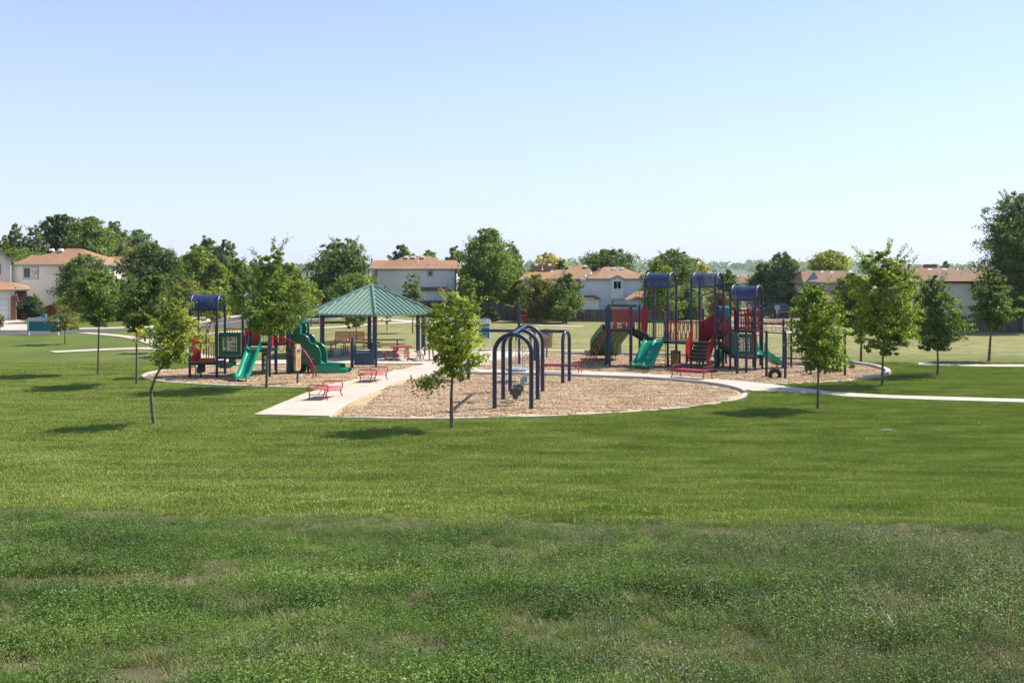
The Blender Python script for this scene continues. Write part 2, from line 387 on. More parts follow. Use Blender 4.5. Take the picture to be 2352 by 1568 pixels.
def mulchmat():
    m, nt, out = newmat('wood_chip_mulch'); L = nt.links
    geo = N(nt, 'ShaderNodeNewGeometry')
    v = N(nt, 'ShaderNodeTexVoronoi'); v.inputs['Scale'].default_value = 13; v.inputs['Randomness'].default_value = 1
    mp = N(nt, 'ShaderNodeMapping'); mp.inputs['Scale'].default_value = (1, .7, 1); L.new(geo.outputs['Position'], mp.inputs[0]); L.new(mp.outputs[0], v.inputs['Vector'])
    n2 = noise(nt, .5, 4, .6, geo.outputs['Position'])
    sc = N(nt, 'ShaderNodeSeparateColor'); L.new(v.outputs['Color'], sc.inputs[0])
    a = N(nt, 'ShaderNodeMath', operation='MULTIPLY_ADD'); a.inputs[1].default_value = .6; L.new(sc.outputs[0], a.inputs[0]); 
    hf = N(nt, 'ShaderNodeMath', operation='MULTIPLY'); hf.inputs[1].default_value = .5; L.new(n2.outputs[0], hf.inputs[0]); L.new(hf.outputs[0], a.inputs[2])
    r = ramp(nt, [(.15, (.29, .175, .085)), (.5, (.52, .345, .18)), (.85, (.70, .52, .32))]); L.new(a.outputs[0], r.inputs[0])
    b = N(nt, 'ShaderNodeBsdfPrincipled'); b.inputs['Roughness'].default_value = .9; L.new(r.outputs[0], b.inputs['Base Color'])
    bp = N(nt, 'ShaderNodeBump'); bp.inputs['Distance'].default_value = .05; L.new(v.outputs['Distance'], bp.inputs['Height']); L.new(bp.outputs[0], b.inputs['Normal'])
    L.new(b.outputs[0], out.inputs[0]); return m
mulch = mulchmat()
front_px = [(760, 957), (830, 958.5), (900, 960), (1030, 960), (1150, 958), (1280, 954), (1400, 948), (1510, 941), (1600, 932), (1670, 921), (1704, 911), (1712, 904), (1695, 896), (1640, 885), (1520, 874), (1361, 867), (1240, 863), (1130, 861), (1050, 861), (985, 864), (940, 872), (896, 886), (848, 906), (800, 932)]
right_px = [(1104, 838), (1135, 829), (1165, 822.7), (1217, 815.5), (1271, 813.5), (1361, 815), (1500, 817), (1657, 820.2), (1828, 826.2), (1880, 829), (1945, 835), (2000, 842), (2038, 853), (2036, 861), (1986, 870.4), (1900, 876.5), (1814, 880.5), (1762, 882.5), (1700, 876), (1600, 869), (1524, 862), (1420, 856.5), (1318, 853), (1200, 851), (1110, 850), (1090, 848)]
left_px = [(399, 878.4), (350, 871), (331, 864), (350, 856), (390, 850), (432, 846.5), (515, 841.7), (600, 839), (690, 837.5), (770, 836.8), (860, 837.5), (972, 839), (946, 845), (880, 857), (822.7, 871), (770, 881), (715, 889.5), (680, 890), (607, 887.5), (500, 884)]
front_poly = smooth_poly(front_px); right_poly = smooth_poly(right_px); left_poly = smooth_poly(left_px)
sheet('mulch_bed', front_poly, .012, mulch); sheet('mulch_bed', right_poly, .012, mulch); sheet('mulch_bed', left_poly, .012, mulch)
# kerbs round the beds
def kerb(px, w=.2, z=.15):
    poly = strip_path('kerb', px, w, z, kerbm, .14); return poly
kerb_polys = [
 kerb([(1762, 883), (1814, 881), (1900, 877), (1975, 872)], .16, .012),
 kerb([(1975, 872), (2010, 868), (2034, 862.5), (2040, 856), (2030, 849.5), (2000, 841.5), (1945, 834), (1880, 828), (1828, 825.3), (1657, 819.2), (1500, 816), (1361, 814), (1290, 813)], .24),
 kerb([(1712, 903), (1706, 912), (1670, 922), (1600, 933), (1510, 942), (1400, 949), (1280, 955), (1150, 959), (1030, 961), (900, 961), (830, 959.5), (757, 958.5)], .16, .025),
 kerb([(1712, 903), (1695, 895.5), (1640, 884.5), (1520, 873), (1361, 866.3), (1240, 862.3), (1130, 860.3), (1050, 860.5), (990, 863)], .16, .13),
 kerb([(715, 890.2), (680, 890.8), (607, 888.3), (500, 885), (399, 879.2), (349, 872), (330, 864.3), (348, 855.4), (390, 849.3)], .2, .04)]
# main walk and plaza as one paved sheet
walk_px = [(583, 954), (640, 930), (700, 905), (755, 886), (822, 872), (880, 858), (946, 845), (974, 838), (968, 836.6), (860, 837), (770, 836), (690, 836.5), (600, 837.5), (515, 840), (450, 844), (452, 836), (515, 833), (600, 830), (665, 826), (700, 815), (745, 806), (820, 803.5), (950, 804), (1100, 806.5), (1200, 808.5), (1262, 811), (1217, 814.5), (1165, 821.7), (1135, 828), (1104, 837), (1088, 848), (1110, 850.5), (1200, 851.5), (1318, 853.5), (1420, 857), (1524, 862.5), (1600, 869.5), (1700, 876.5), (1762, 883.2), (1814.8, 889.9), (1929, 903.0), (2043, 909.4), (2352, 918.5), (2800, 926), (2800, 934), (2352, 925.7), (2157, 920.5), (1951.8, 912.6), (1876, 905), (1814.8, 902), (1728, 899), (1700, 893), (1640, 884), (1520, 873), (1361, 866), (1240, 862), (1130, 860.3), (1050, 860.5), (985, 863.5), (940, 871.5), (896, 885.5), (848, 905.8), (795, 932), (757, 957.5)]
walk_poly = [G(*p) for p in walk_px]
sheet('concrete_walk', walk_poly, .05, concrete, .12)
paths = [
 strip_path('footpath', [(120, 809), (170, 806.5), (250, 803), (344, 800.5), (400, 806), (455, 818), (520, 832)], 1.5, .02, concrete),
 strip_path('footpath', [(190, 765), (240, 768.5), (300, 775), (345, 786), (372, 797), (395, 812)], (1.1, 1.0), .024, concrete),
 strip_path('footpath', [(345, 783), (430, 772), (500, 766), (559, 761.5), (640, 757.5), (700, 755), (796, 750.5), (850, 745.5), (905, 742.5)], 1.9, .02, concrete),
 strip_path('footpath', [(700, 733), (760, 731.5), (840, 732), (900, 735.5), (960, 739.5), (1010, 741)], 2.3, .02, concrete),
 strip_path('footpath', [(905, 742.5), (960, 739.6)], 2.0, .016, concrete),
 strip_path('footpath', [(1235, 747.2), (1290, 748.4), (1340, 749.5)], 1.3, .02, concrete),
 strip_path('footpath', [(1090, 801.5), (1180, 803), (1250, 804), (1400, 806)], .8, .02, concrete),
 strip_path('footpath', [(2110, 835.6), (2180, 838), (2260, 839.6), (2352, 840), (2800, 841)], 1.3, .02, concrete),
]
# roads
road_px = [(-500, 774), (0, 770), (90, 768), (200, 764), (345, 758.5), (430, 755.5), (500, 753), (560, 750), (700, 741), (760, 733), (700, 722), (600, 722.5), (560, 726), (500, 735), (440, 745), (360, 753), (300, 756), (200, 758.5), (90, 760.2), (0, 761), (-500, 764)]
road_poly = [G(*p) for p in road_px]; sheet('road', road_poly, .012, asphalt)
strip_path('road_marking', [(345, 755.5), (443.6, 750), (500, 744), (565, 735.8), (620, 730)], .3, .02, yline)
strip_path('sidewalk', [(-500, 762), (0, 758.5), (90, 757.5), (200, 755.8), (300, 753), (360, 750), (440, 741), (500, 731), (560, 723.5), (620, 719)], 2.2, .06, concrete, .1)
strip_path('sidewalk', [(420, 733), (470, 729), (530, 724)], 1.5, .05, concrete, .05)
road2 = [(1560, 744), (1700, 744.5), (1840, 747), (2000, 752), (2100, 752), (2100, 746), (1980, 744), (1840, 741), (1800, 737), (1700, 737.5), (1560, 737)]
sheet('road', [G(*p) for p in road2], .014, asphalt)
strip_path('sidewalk', [(1640, 748), (1740, 748.5), (1850, 751)], 1.4, .03, concrete, .04)
strip_path('sidewalk', [(1640, 735), (1740, 733.5), (1850, 733)], 1.6, .04, concrete, .05)
# driveway
sheet('driveway', [G(*p) for p in [(-60, 729.5), (24, 729.5), (64, 741), (64, 756), (10, 757), (-60, 757)]], .03, concrete)
NO_GRASS = [front_poly, right_poly, left_poly, walk_poly, road_poly]+kerb_polys+paths
def inside(px, py, poly):
    poly = np.array(poly); x, y = px, py; n = len(poly); r = np.zeros(len(x), bool)
    for i in range(n):
        x1, y1 = poly[i]; x2, y2 = poly[i-1]
        c = ((y1 > y) != (y2 > y)) & (x < (x2-x1)*(y-y1)/((y2-y1) if y2 != y1 else 1e-9)+x1); r ^= c
    return r
# ---------------------------------------------------------------- play equipment
PR = .062
def V3(p, z): return Vector((p[0], p[1], z))
def post(root, p, z, r=PR, mat=None, z0=-.05, name='post'):
    mb = MB(); mb.lathe([(r, z0), (r, z-.05), (r*.93, z-.02), (r*.7, z), (r*.3, z+.012)], (p[0], p[1], 0), 12)
    return mb.build(name, mat or navy, root)
def deck(root, poly, z, t=.13):
    mb = MB(); mb.prism(poly, z-t, z); return mb.build('deck', black, root)
def railing(root, p0, p1, z0, z1, n, mat=None, name='railing', r=.017, wavy=0, z0b=None, z1b=None):
    """top and bottom rail with upright bars; z0b, z1b are the heights at p1 for a sloping one"""
    mat = mat or rust; mb = MB(); a, b = Vector((*p0, 0)), Vector((*p1, 0)); z0b = z0 if z0b is None else z0b; z1b = z1 if z1b is None else z1b
    lp = lambda t, u, v: a.lerp(b, t)+Vector((0, 0, u+(v-u)*t))
    mb.tube([lp(0, z1, z1b), lp(1, z1, z1b)], r*1.5, 8); mb.tube([lp(0, z0, z0b), lp(1, z0, z0b)], r*1.3, 8)
    d = (b-a).normalized()
    for i in range(n):
        t = (i+.5)/n; lo, hi = lp(t, z0, z0b), lp(t, z1, z1b)
        if wavy: mb.tube([lo.lerp(hi, k/8)+d*(wavy*math.sin(k/8*math.pi*2)*(1 if i % 2 else -1)) for k in range(9)], r, 6)
        else: mb.tube([lo, hi], r, 6)
    return mb.build(name, mat, root)
def loop_bar(root, p0, p1, z0, z1, r=.02, mat=None, bars=0, name='handrail_loop'):
    """inverted U with round shoulders between two plan points"""
    a, b = Vector((*p0, 0)), Vector((*p1, 0)); d = b-a; w = d.length/2; d.normalize(); c = (a+b)/2; up = Vector((0, 0, 1))
    pts = [a+up*z0]+arc(c+up*(z1-w), w, 180, 0, 10, d, up)+[b+up*z0]
    mb = MB(); mb.tube(pts, r, 8)
    if bars:
        h = z0+(z1-z0)*.55; mb.tube([a+up*h, b+up*h], r*.8, 6); mb.tube([a+up*(z0+.05), b+up*(z0+.05)], r*.8, 6)
        for i in range(bars):
            q = a.lerp(b, (i+1)/(bars+1)); mb.tube([q+up*(z0+.05), q+up*h], r*.7, 6)
    return mb.build(name, mat or rust, root)
def panel(root, p0, p1, z0, z1, t=.03, mat=None, name='panel'):
    mb = MB(); mb.slab(p0, p1, z0, z1, t); return mb.build(name, mat or red, root)
def arch_roof(root, FL, FR, BL, BR, zs, r=.075):
    """two hoops with a perforated sheet curved over them"""
    for a, b in ((FL, BL), (FR, BR)):
        A, B = V3(a, zs), V3(b, zs); c = (A+B)/2; w = (A-B).length/2; d = (A-B).normalized()
        mb = MB(); mb.tube(arc(c, w, 0, 180, 20, d, (0, 0, 1)), r, 10); mb.build('roof_hoop', navy, root)
    mb = MB(); n = 20
    def row(a, b):
        A, B = V3(a, zs), V3(b, zs); c = (A+B)/2; w = (A-B).length/2-.01; d = (A-B).normalized(); return arc(c, w, -8, 188, n, d, (0, 0, 1))
    r0, r1 = row(FL, BL), row(FR, BR)
    vs = r0+r1; mb.add(vs, [(i, i+1, n+2+i, n+1+i) for i in range(n)])
    o = mb.build('roof_sheet', screen, root, recalc=False)
    for a, b in ((FL, FR), (BL, BR)): mb = MB(); mb.tube([V3(a, zs-.1), V3(b, zs-.1)], .03, 8); mb.build('roof_rail', navy, root)
def slide(root, top, direc, length, z0, z1, w=.5, lanes=1, mat=None, wings=True, side=.16, name='slide'):
    mat = mat or green; d = Vector((*direc, 0)).normalized(); t0 = V3(top, 0); lat = Vector((d.y, -d.x, 0))
    path = []
    for i in range(17):
        s = i/16; e = min(max((s-.12)/.72, 0), 1); k = e*e*(3-2*e)*.35+e*.65
        path.append(t0+d*(length*s)+Vector((0, 0, z0+(z1-z0)*k)))
    sec = []; W = w*lanes
    sec.append((-W/2-.05, side)); sec.append((-W/2, side))
    for L_ in range(lanes):
        x0 = -W/2+L_*w
        sec += [(x0+.05, .02), (x0+.09, 0), (x0+w-.09, 0), (x0+w-.05, .02)]
        if L_ < lanes-1: sec += [(x0+w-.01, side*.7), (x0+w+.01, side*.7)]
    sec += [(W/2, side), (W/2+.05, side), (W/2+.05, -.05), (-W/2-.05, -.05)]
    mb = MB(); mb.sweep(path, sec); o = mb.build(name, mat, root, smooth=50)
    if wings:
        for s in (-1, 1):
            mb = MB(); e = t0+lat*s*(W/2+.03)
            pts = [e+Vector((0, 0, z0-.05)), e+Vector((0, 0, z0+.62)), e+d*.07+Vector((0, 0, z0+.64)), e+d*.16+Vector((0, 0, z0+.35)), e+d*.45+Vector((0, 0, z0+.1)), e+d*.5+Vector((0, 0, z0-.05))]
            mb.plate(pts, lat*.04); mb.build('side_wing', mat, o)
    for s in (-1, 1):
        q = path[14]+lat*s*W*.35; mb = MB(); mb.tube([(q.x, q.y, -.03), (q.x, q.y, q.z-.04)], .022, 8); mb.build('slide_leg', black, o)
    return o
def steps(root, top, direc, width, z0, z1, n, run):
    d = Vector((*direc, 0)).normalized(); lat = Vector((d.y, -d.x, 0)); mb = MB(); a = math.atan2(d.y, d.x)-math.pi/2
    for i in range(n):
        t = (i+.5)/n; c = V3(top, z0+(z1-z0)*(i+1)/(n+1))+d*run*t; mb.box(c-Vector((0, 0, .02)), (width, run/n*1.15, .04), a)
        c2 = c+d*(run/n*.5)-Vector((0, 0, (z0-z1)/(n+1)/2+.04)); mb.box(c-d*(run/n*.55)+Vector((0, 0, (z0-z1)/(n+1)/2)), (width, .015, (z0-z1)/(n+1)*.9), a)
    return mb.build('steps', black, root)
def stringer(root, top, direc, run, off, z0, z1, h0, h1, mat, t=.03, name='stair_side'):
    """sloping side plate, height h above and below the stair line"""
    d = Vector((*direc, 0)).normalized(); lat = Vector((d.y, -d.x, 0)); p = V3(top, 0)+lat*off; q = p+d*run; up = Vector((0, 0, 1))
    mb = MB(); mb.plate([p+up*(z0-h0), p+up*(z0+h1), q+up*(z1+h1), q+up*(z1-h0)], lat*t); return mb.build(name, mat, root)
def ladder_arc(root, feet, top, sep, n=6, r=.022, mat=None, bulge=.25, name='arch_climber'):
    """curved climber: two parallel rails with rungs; feet/top are centre points, sep a plan vector"""
    mat = mat or red; f, t = Vector(feet), Vector(top); s = Vector((*sep, 0))/2; mid = f.lerp(t, .5)+Vector((0, 0, 1))*bulge+(f-t)*Vector((1, 1, 0)).length*.05
    c = bez([f, f.lerp(t, .22)+Vector((0, 0, bulge*.75)), mid, f.lerp(t, .8)+Vector((0, 0, bulge*.6)), t], 6)
    mb = MB(); mb.tube([p+s for p in c], r, 8); mb.tube([p-s for p in c], r, 8)
    for i in range(1, n+1):
        q = c[int(i*(len(c)-1)/(n+1))]; mb.tube([q+s, q-s], r*.85, 8)
    return mb.build(name, mat, root)
def ttt_panel(root, p0, p1, z0, z1):
    """play panel with three rows of marked drums turning on yellow rods"""
    a, b = Vector((*p0, 0)), Vector((*p1, 0)); lp = lambda t: a.lerp(b, t); w = (b-a).length; h = z1-z0; d = (b-a).normalized(); nrm = Vector((d.y, -d.x, 0))
    mb = MB(); fx, fz = .18, .2
    mb.slab(lp(0), lp(fx), z0, z1, .04); mb.slab(lp(1-fx), lp(1), z0, z1, .04)
    mb.slab(lp(fx), lp(1-fx), z0, z0+h*fz, .04); mb.slab(lp(fx), lp(1-fx), z1-h*fz, z1, .04)
    pn = mb.build('game_panel', dgreen, root)
    mb = MB()
    for i in range(4): q = lp(fx+(1-2*fx)*i/3); mb.tube([q+Vector((0, 0, z0+h*fz)), q+Vector((0, 0, z1-h*fz))], .012, 6)
    mb.build('rod', yellow, pn)
    rows = ['XXO', 'XOX', 'OOX']
    for j in range(3):
        for i in range(3):
            c = lp(fx+(1-2*fx)*(i+.5)/3)+Vector((0, 0, z1-h*fz-(h*(1-2*fz))*(j+.5)/3)); ww = w*(1-2*fx)/3*.38; hh = h*(1-2*fz)/3*.40
            mb = MB(); mb.lathe([(ww, -hh), (ww, hh)], c, 12); dr = mb.build('game_drum', dgreen, pn)
            mb = MB(); q = c+nrm*(ww+.004); k = min(ww, hh)*.85; up = Vector((0, 0, 1))
            if rows[j][i] == 'O': mb.lathe([(k, 0), (k, .012)], q, 14, Matrix(((d.x, 0, nrm.x), (d.y, 0, nrm.y), (0, 1, 0))).to_3x3())
            else:
                mb.tube([q-d*k*.8-up*k, q+d*k*.8+up*k], .012, 6); mb.tube([q-d*k*.8+up*k, q+d*k*.8-up*k], .012, 6)
            mb.build('game_mark', offw, dr)
    return pn

# ================= left play structure
TL = thing('play_structure', 'smaller red, blue and green play structure at the left with a stepped green slide', 'play structure', (-13.2, 47.8))
s = 1.33; x1, y1 = -15.85, 47.12
T1 = [(x1, y1), (x1+s, y1), (x1, y1+s), (x1+s, y1+s)]
x2 = -13.25; T2 = [(x2, y1), (x2+s, y1), (x2, y1+s), (x2+s, y1+s)]
for p in T1: post(TL, p, 3.46)
for p in T2: post(TL, p, 3.5)
arch_roof(TL, *T1, 3.42); arch_roof(TL, *T2, 3.46)
sq = lambda q: [q[0], q[1], q[3], q[2]]
deck(TL, sq(T1), .76); deck(TL, [T1[1], T2[0], T2[2], T1[3]], 1.06); deck(TL, sq(T2), 1.40)
ttt_panel(TL, (T1[1][0]+.09, y1), (T2[0][0]-.09, y1), 1.1, 2.24)
panel(TL, (x1, y1+.08), (x1, y1+s-.1), .8, 2.2, .03, red, 'red_panel'); panel(TL, (x1+.08, y1+.02), (x1+.42, y1+.3), .8, 1.9, .03, red, 'red_panel')
loop_bar(TL, (x1+.1, y1+s), (x1+.5, y1+s), .8, 2.45, bars=2); loop_bar(TL, (x1+.52, y1+s), (x1+.95, y1+s), .8, 2.1, bars=3)
loop_bar(TL, (x1+s*.62, y1), (x1+s-.08, y1), .95, 2.72); railing(TL, (x1+s*.55, y1), (x1+s-.08, y1), .82, 1.72, 4)
panel(TL, (x1+s*.35, y1-.02), (x1+s-.07, y1-.02), .76, .98, .03, rust, 'kick_board')
railing(TL, (x1+s+.05, y1+s), (x2-.05, y1+s), 1.12, 2.35, 9, red)
railing(TL, (x2+.07, y1+s), (x2+s-.07, y1+s), 1.5, 2.4, 9, red)
railing(TL, (x2+.06, y1), (x2+.30, y1), 1.45, 2.4, 3, red)
# entrance hood and slabs
panel(TL, (x2+.14, y1+.03), (x2+.30, y1+.03), 1.5, 2.45, .03, red, 'red_panel')
mb = MB(); hx = (-12.83, -12.40); mb.plate([(hx[0], y1, 1.62), (hx[0], y1, 2.7), (hx[0]+.08, y1, 2.82), (hx[1]-.08, y1, 2.82), (hx[1], y1, 2.7), (hx[1], y1, 1.62), (hx[1]-.1, y1, 1.7), (hx[0]+.1, y1, 1.7)], (0, .05, 0)); mb.build('slide_hood', red, TL)
slide(TL, (-12.62, y1-.02), (-.1, -1), 1.95, 1.42, .24, .52, 1)
# two further bays to the right and behind
T3 = [(-11.92, 48.45), (-11.42, 48.72), (-10.9, 49.4), (-12.3, 50.6)]
for p, z in (((-11.36, 48.75), 3.0), ((-12.5, 50.6), 2.8), ((-11.75, 50.9), 2.8), ((-11.3, 50.2), 2.9), ((-10.55, 49.6), 2.6)): post(TL, p, z)
deck(TL, [(-11.92, 48.45), (-11.36, 48.75), (-11.3, 50.2), (-11.75, 50.9), (-12.5, 50.6), (-13.2, 48.6)], 1.62)
panel(TL, (-11.88, y1+.15), (-11.88, y1+.6), 1.5, 2.55, .03, red, 'red_panel')
panel(TL, (-11.80, y1+s+.05), (-11.52, y1+s+.12), 1.6, 2.75, .03, red, 'red_panel'); panel(TL, (-12.15, y1+s), (-11.95, y1+s+.02), 1.5, 2.6, .03, red, 'red_panel')
mb = MB()
for (x, z) in ((-12.28, .95), (-12.28, .70), (-12.28, .45)): mb.lathe([(.1, 0), (.1, .03)], (x, y1+.66, z), 14, Matrix.Rotation(R(90), 3, 'X'))
mb.build('play_discs', offw, TL)
panel(TL, (-12.5, y1+.7), (-12.05, y1+.7), .15, 1.2, .03, dgreen, 'low_panel')
# arch ladder with hanging loops, coming towards the path
top = Vector((-11.9, y1+.1, 2.38))
for dx in (0, .28):
    pts = [P(*cA(x+dx*60, y-dx*20), D) for x, y, D in ((1180, 832, 47.3), (1300, 838, 47.2), (1420, 890, 46.9), (1520, 970, 46.7), (1600, 1080, 46.6), (1650, 1190, 46.6))]
    end = G(*cA(1662+dx*160, 1300)); pts.append((end[0], end[1], -.03))
    mb = MB(); mb.tube(bez(pts, 6), .034, 8); mb.build('arch_rail', red, TL)
for x, y, D in ((1330, 850, 47.1), (1440, 905, 46.9), (1530, 985, 46.7), (1600, 1080, 46.6), (1640, 1170, 46.6)):
    p = Vector(P(*cA(x, y), D)); mb = MB(); mb.tube([p, p+Vector((.26, .1, .02))], .022, 6); mb.build('rung', red, TL)
for x, y, w_, h_ in ((1280, 880, .14, .42), (1370, 905, .14, .42), (1430, 955, .1, .3)):
    p = Vector(P(*cA(x, y), 47.0)); mb = MB(); mb.tube([p+Vector((math.cos(a)*w_, .05*math.cos(a), -h_/2+math.sin(a)*h_/2)) for a in [R(k*24) for k in range(15)]], .016, 6, closed=True); mb.build('hand_loop', red, TL)
# stepped green climbing slide
Ds = 49.0
prof = [(1340, 1245), (1335, 620), (1400, 560), (1500, 590), (1485, 660), (1508, 720), (1498, 775), (1560, 788), (1600, 822), (1622, 885), (1680, 898), (1728, 945), (1748, 1010), (1752, 1130), (1970, 1145), (1978, 1195), (2040, 1195), (2058, 1215), (2030, 1243), (1640, 1248), (1600, 1150), (1520, 1130), (1500, 1248)]
pr = [P(*cA(x, y), Ds) for x, y in prof]
mb = MB(); mb.plate(pr, (0, .05, 0)); sl = mb.build('stepped_slide', dgreen, TL)
pr2 = [P(*cA(x+(28 if x > 1500 else 0), y), Ds) for x, y in prof]
mb = MB(); mb.plate([(p[0]+.16, Ds+.72, p[2]) for p in pr], (0, .05, 0)); mb.build('slide_far_wall', dgreen, sl)
bed = [P(*cA(x, y), Ds) for x, y in ((1420, 700), (1480, 830), (1560, 920), (1640, 1010), (1720, 1120), (1850, 1185), (1990, 1200), (2040, 1215))]
mb = MB(); cc = bez([(p[0]+.08, Ds+.39, p[2]) for p in bed], 4); mb.sweep(cc, [(-.36, .02), (.36, .02), (.36, -.04), (-.36, -.04)]); mb.build('slide_bed', green, sl)
mb = MB(); p = [P(*cA(x, y), Ds-.02) for x, y in ((1640, 1150), (1975, 1150), (1985, 1190), (2062, 1195), (2068, 1225), (2040, 1243), (1640, 1246))]; mb.plate(p, (0, .02, 0)); mb.build('slide_lip', green, sl)
for (x0, y0, x1_, y1_) in ((1500, 778, 1560, 790), (1560, 790, 1602, 824), (1602, 824, 1622, 886), (1622, 886, 1680, 899), (1680, 899, 1730, 946), (1730, 946, 1752, 1012)):
    pass
rim = [P(*cA(x, y), Ds+.02) for x, y in prof[3:18]]
mb = MB(); mb.tube(rim, .03, 6); mb.tube([(q[0]+.16, Ds+.74, q[2]) for q in rim], .03, 6); mb.build('slide_rim', green, sl)
c = Vector(P(*cA(1515, 490), 49.4)); mb = MB(); mb.lathe([(.16, -.68), (.2, -.5), (.30, -.25), (.37, 0), (.36, .18), (.26, .34), (.14, .42), (.10, .5), (.02, .54)], c, 18); mb.build('slide_dome', green, sl)
mb = MB(); c2 = Vector(P(*cA(1440, 560), 49.4)); mb.lathe([(.38, -.9), (.4, 0), (.36, .4), (.2, .55)], c2, 16); mb.build('tube_entry', dgreen, sl)
# bits below the first tower
mb = MB(); q = G(*cA(322, 1302)); mb.box((q[0], q[1], .40), (.34, .32, .22)); mb.box((q[0], q[1]+.2, .52), (.3, .06, .26)); mb.tube([(q[0], q[1], -.05), (q[0], q[1], .3)], .04, 8); mb.tube([(q[0]-.26, q[1], -.05), (q[0]-.26, q[1], .72)], .02, 6); mb.build('under_deck_seat', black, TL)
q = (T1[1][0]-.25, y1+s+.9)
mb = MB(); mb.lathe([(.30, .28), (.42, .38), (.42, .52), (.36, .56), (.34, .42), (.02, .38)], (q[0], q[1], 0), 16); mb.tube([(q[0], q[1], -.05), (q[0], q[1], .35)], .06, 8); mb.build('spinner_seat', dgreen, TL)
mb = MB(); mb.plate([(q[0]+.15, q[1], .4), (q[0]+.55, q[1], .4), (q[0]+.52, q[1], 1.05), (q[0]+.2, q[1], .95)], (0, .1, 0)); mb.build('spinner_back', green, TL)
pts = [P(*cA(x, y), 49.2) for x, y in ((820, 1062), (740, 1065), (690, 1080), (700, 1095), (790, 1120), (860, 1115))]
mb = MB(); mb.tube(bez(pts, 5), .022, 6); mb.build('balance_ring', rust, TL); g0 = G(*cA(678, 1228)); mb = MB(); mb.tube([(g0[0], g0[1], 0), (g0[0], g0[1], .72)], .018, 6); mb.build('balance_ring_leg', rust, TL)
mb = MB(); mb.tube([V3((x2+.07, y1), 1.5), V3((x2+.07, y1), 2.1)], .03, 8); mb.build('grip_bar', red, TL)

# ================= right play structure (grid turned 30 degrees)
u = np.array((.866, -.5)); v = np.array((.5, .866)); S = 1.34
TR = thing('play_structure', 'larger red, blue and green play structure at the right with three blue arched roofs', 'play structure', (9.5, 52.5))
A_FL = np.array((7.34, 52.97)); A_ = [tuple(A_FL), tuple(A_FL+u*S), tuple(A_FL+v*S), tuple(A_FL+u*S+v*S)]
B_FL = A_FL+u*S*2; B_ = [tuple(B_FL), tuple(B_FL+u*S), tuple(B_FL+v*S), tuple(B_FL+u*S+v*S)]
C_FL = np.array((11.62, 51.0)); C_ = [tuple(C_FL), tuple(C_FL+u*S), tuple(C_FL+v*S), tuple(C_FL+u*S+v*S)]
for q in A_+B_: post(TR, q, 4.52)
for q in C_: post(TR, q, 3.86)
arch_roof(TR, *A_, 4.48); arch_roof(TR, *B_, 4.48); arch_roof(TR, *C_, 3.80)
deck(TR, sq(A_), 1.42); deck(TR, [A_[1], B_[0], B_[2], A_[3]], 1.425); deck(TR, sq(B_), 1.43); deck(TR, sq(C_), .76)
# left high deck
Lp = [(5.34, 52.3), (6.53, 52.4), (5.36, 53.55), (6.62, 53.6)]
for q in Lp: post(TR, q, 3.36)
post(TR, (5.2, 52.95), 3.3); post(TR, (7.1, 53.3), 3.4)
deck(TR, sq(Lp), 2.08)
railing(TR, (5.42, 52.31), (6.46, 52.4), 2.14, 3.18, 15, rust, r=.019)
railing(TR, (5.45, 53.55), (6.55, 53.6), 2.2, 3.15, 9, rust); panel(TR, (6.36, 52.36), (6.47, 52.38), 2.15, 3.18, .04, red, 'red_panel')
mb = MB(); mb.plate([(5.36, 53.5, 3.28), (7.0, 53.62, 3.24), (7.0, 53.62, 3.38), (5.36, 53.5, 3.42)], (0, .12, 0)); mb.build('crossbar', dgreen, TR)
for k in range(3):
    q = (5.75+.5*k, 53.35); mb = MB(); mb.plate([(q[0]-.11, q[1], 2.1), (q[0]+.11, q[1], 2.1), (q[0]+.1, q[1], 2.36), (q[0], q[1], 2.42), (q[0]-.07, q[1], 2.34)], (0, .3, 0)); mb.build('slide_divider', grey, TR)
# stair from the high deck down to tower A
dA = np.array((A_[0][0]+.33-6.6, A_[0][1]+.55-52.95)); run = 1.15
sd = (.93, .37)
steps(TR, (6.62, 52.98), sd, 1.05, 2.08, 1.42, 3, run)
for off in (-.58, .55): stringer(TR, (6.6, 52.98), sd, run, off, 2.08, 1.42, .2, .03, black)
for off in (-.58, .58):
    p0 = np.array((6.62, 52.98))+np.array((sd[1], -sd[0]))*off; p1 = p0+np.array(sd)*run; railing(TR, tuple(p0), tuple(p1), 2.14, 3.1, 8, rust, z0b=1.5, z1b=2.45)
p0 = np.array((6.62, 52.98))+np.array((sd[1], -sd[0]))*.6
panel(TR, tuple(p0+np.array(sd)*.3), tuple(p0+np.array(sd)*.62), 2.0, 3.28, .04, red, 'red_panel')
# wave slide leaving the back of the high deck, seen from below
c = bez([(5.98, 53.6, 2.04), (5.92, 54.0, 1.97), (5.62, 54.7, 1.5), (5.42, 55.35, 1.05), (5.50, 56.0, .60), (5.45, 56.6, .36), (5.25, 57.5, .28)], 6)
sec = [(-.78, .24), (-.70, .24), (-.66, .03), (-.27, .02), (-.24, .12), (-.20, .02), (.20, .02), (.24, .12), (.27, .02), (.66, .03), (.70, .24), (.78, .24), (.78, -.04)]
under = []
for k in range(49):
    x_ = .78-k*1.56/48; under.append((x_, -.04-.05*abs(math.sin(math.pi*k/8))**.5))
sec = sec[:-1]+under
sec = [(a_*1.15, b_) for a_, b_ in sec]; mb = MB(); m_n = len(sec); mb.add([(p.x+a_, p.y, p.z+b_) for p in c for a_, b_ in sec], [(i*m_n+k, i*m_n+(k+1) % m_n, (i+1)*m_n+(k+1) % m_n, (i+1)*m_n+k) for i in range(len(c)-1) for k in range(m_n)]); ws = mb.build('wave_slide', mgreen, TR, smooth=50)
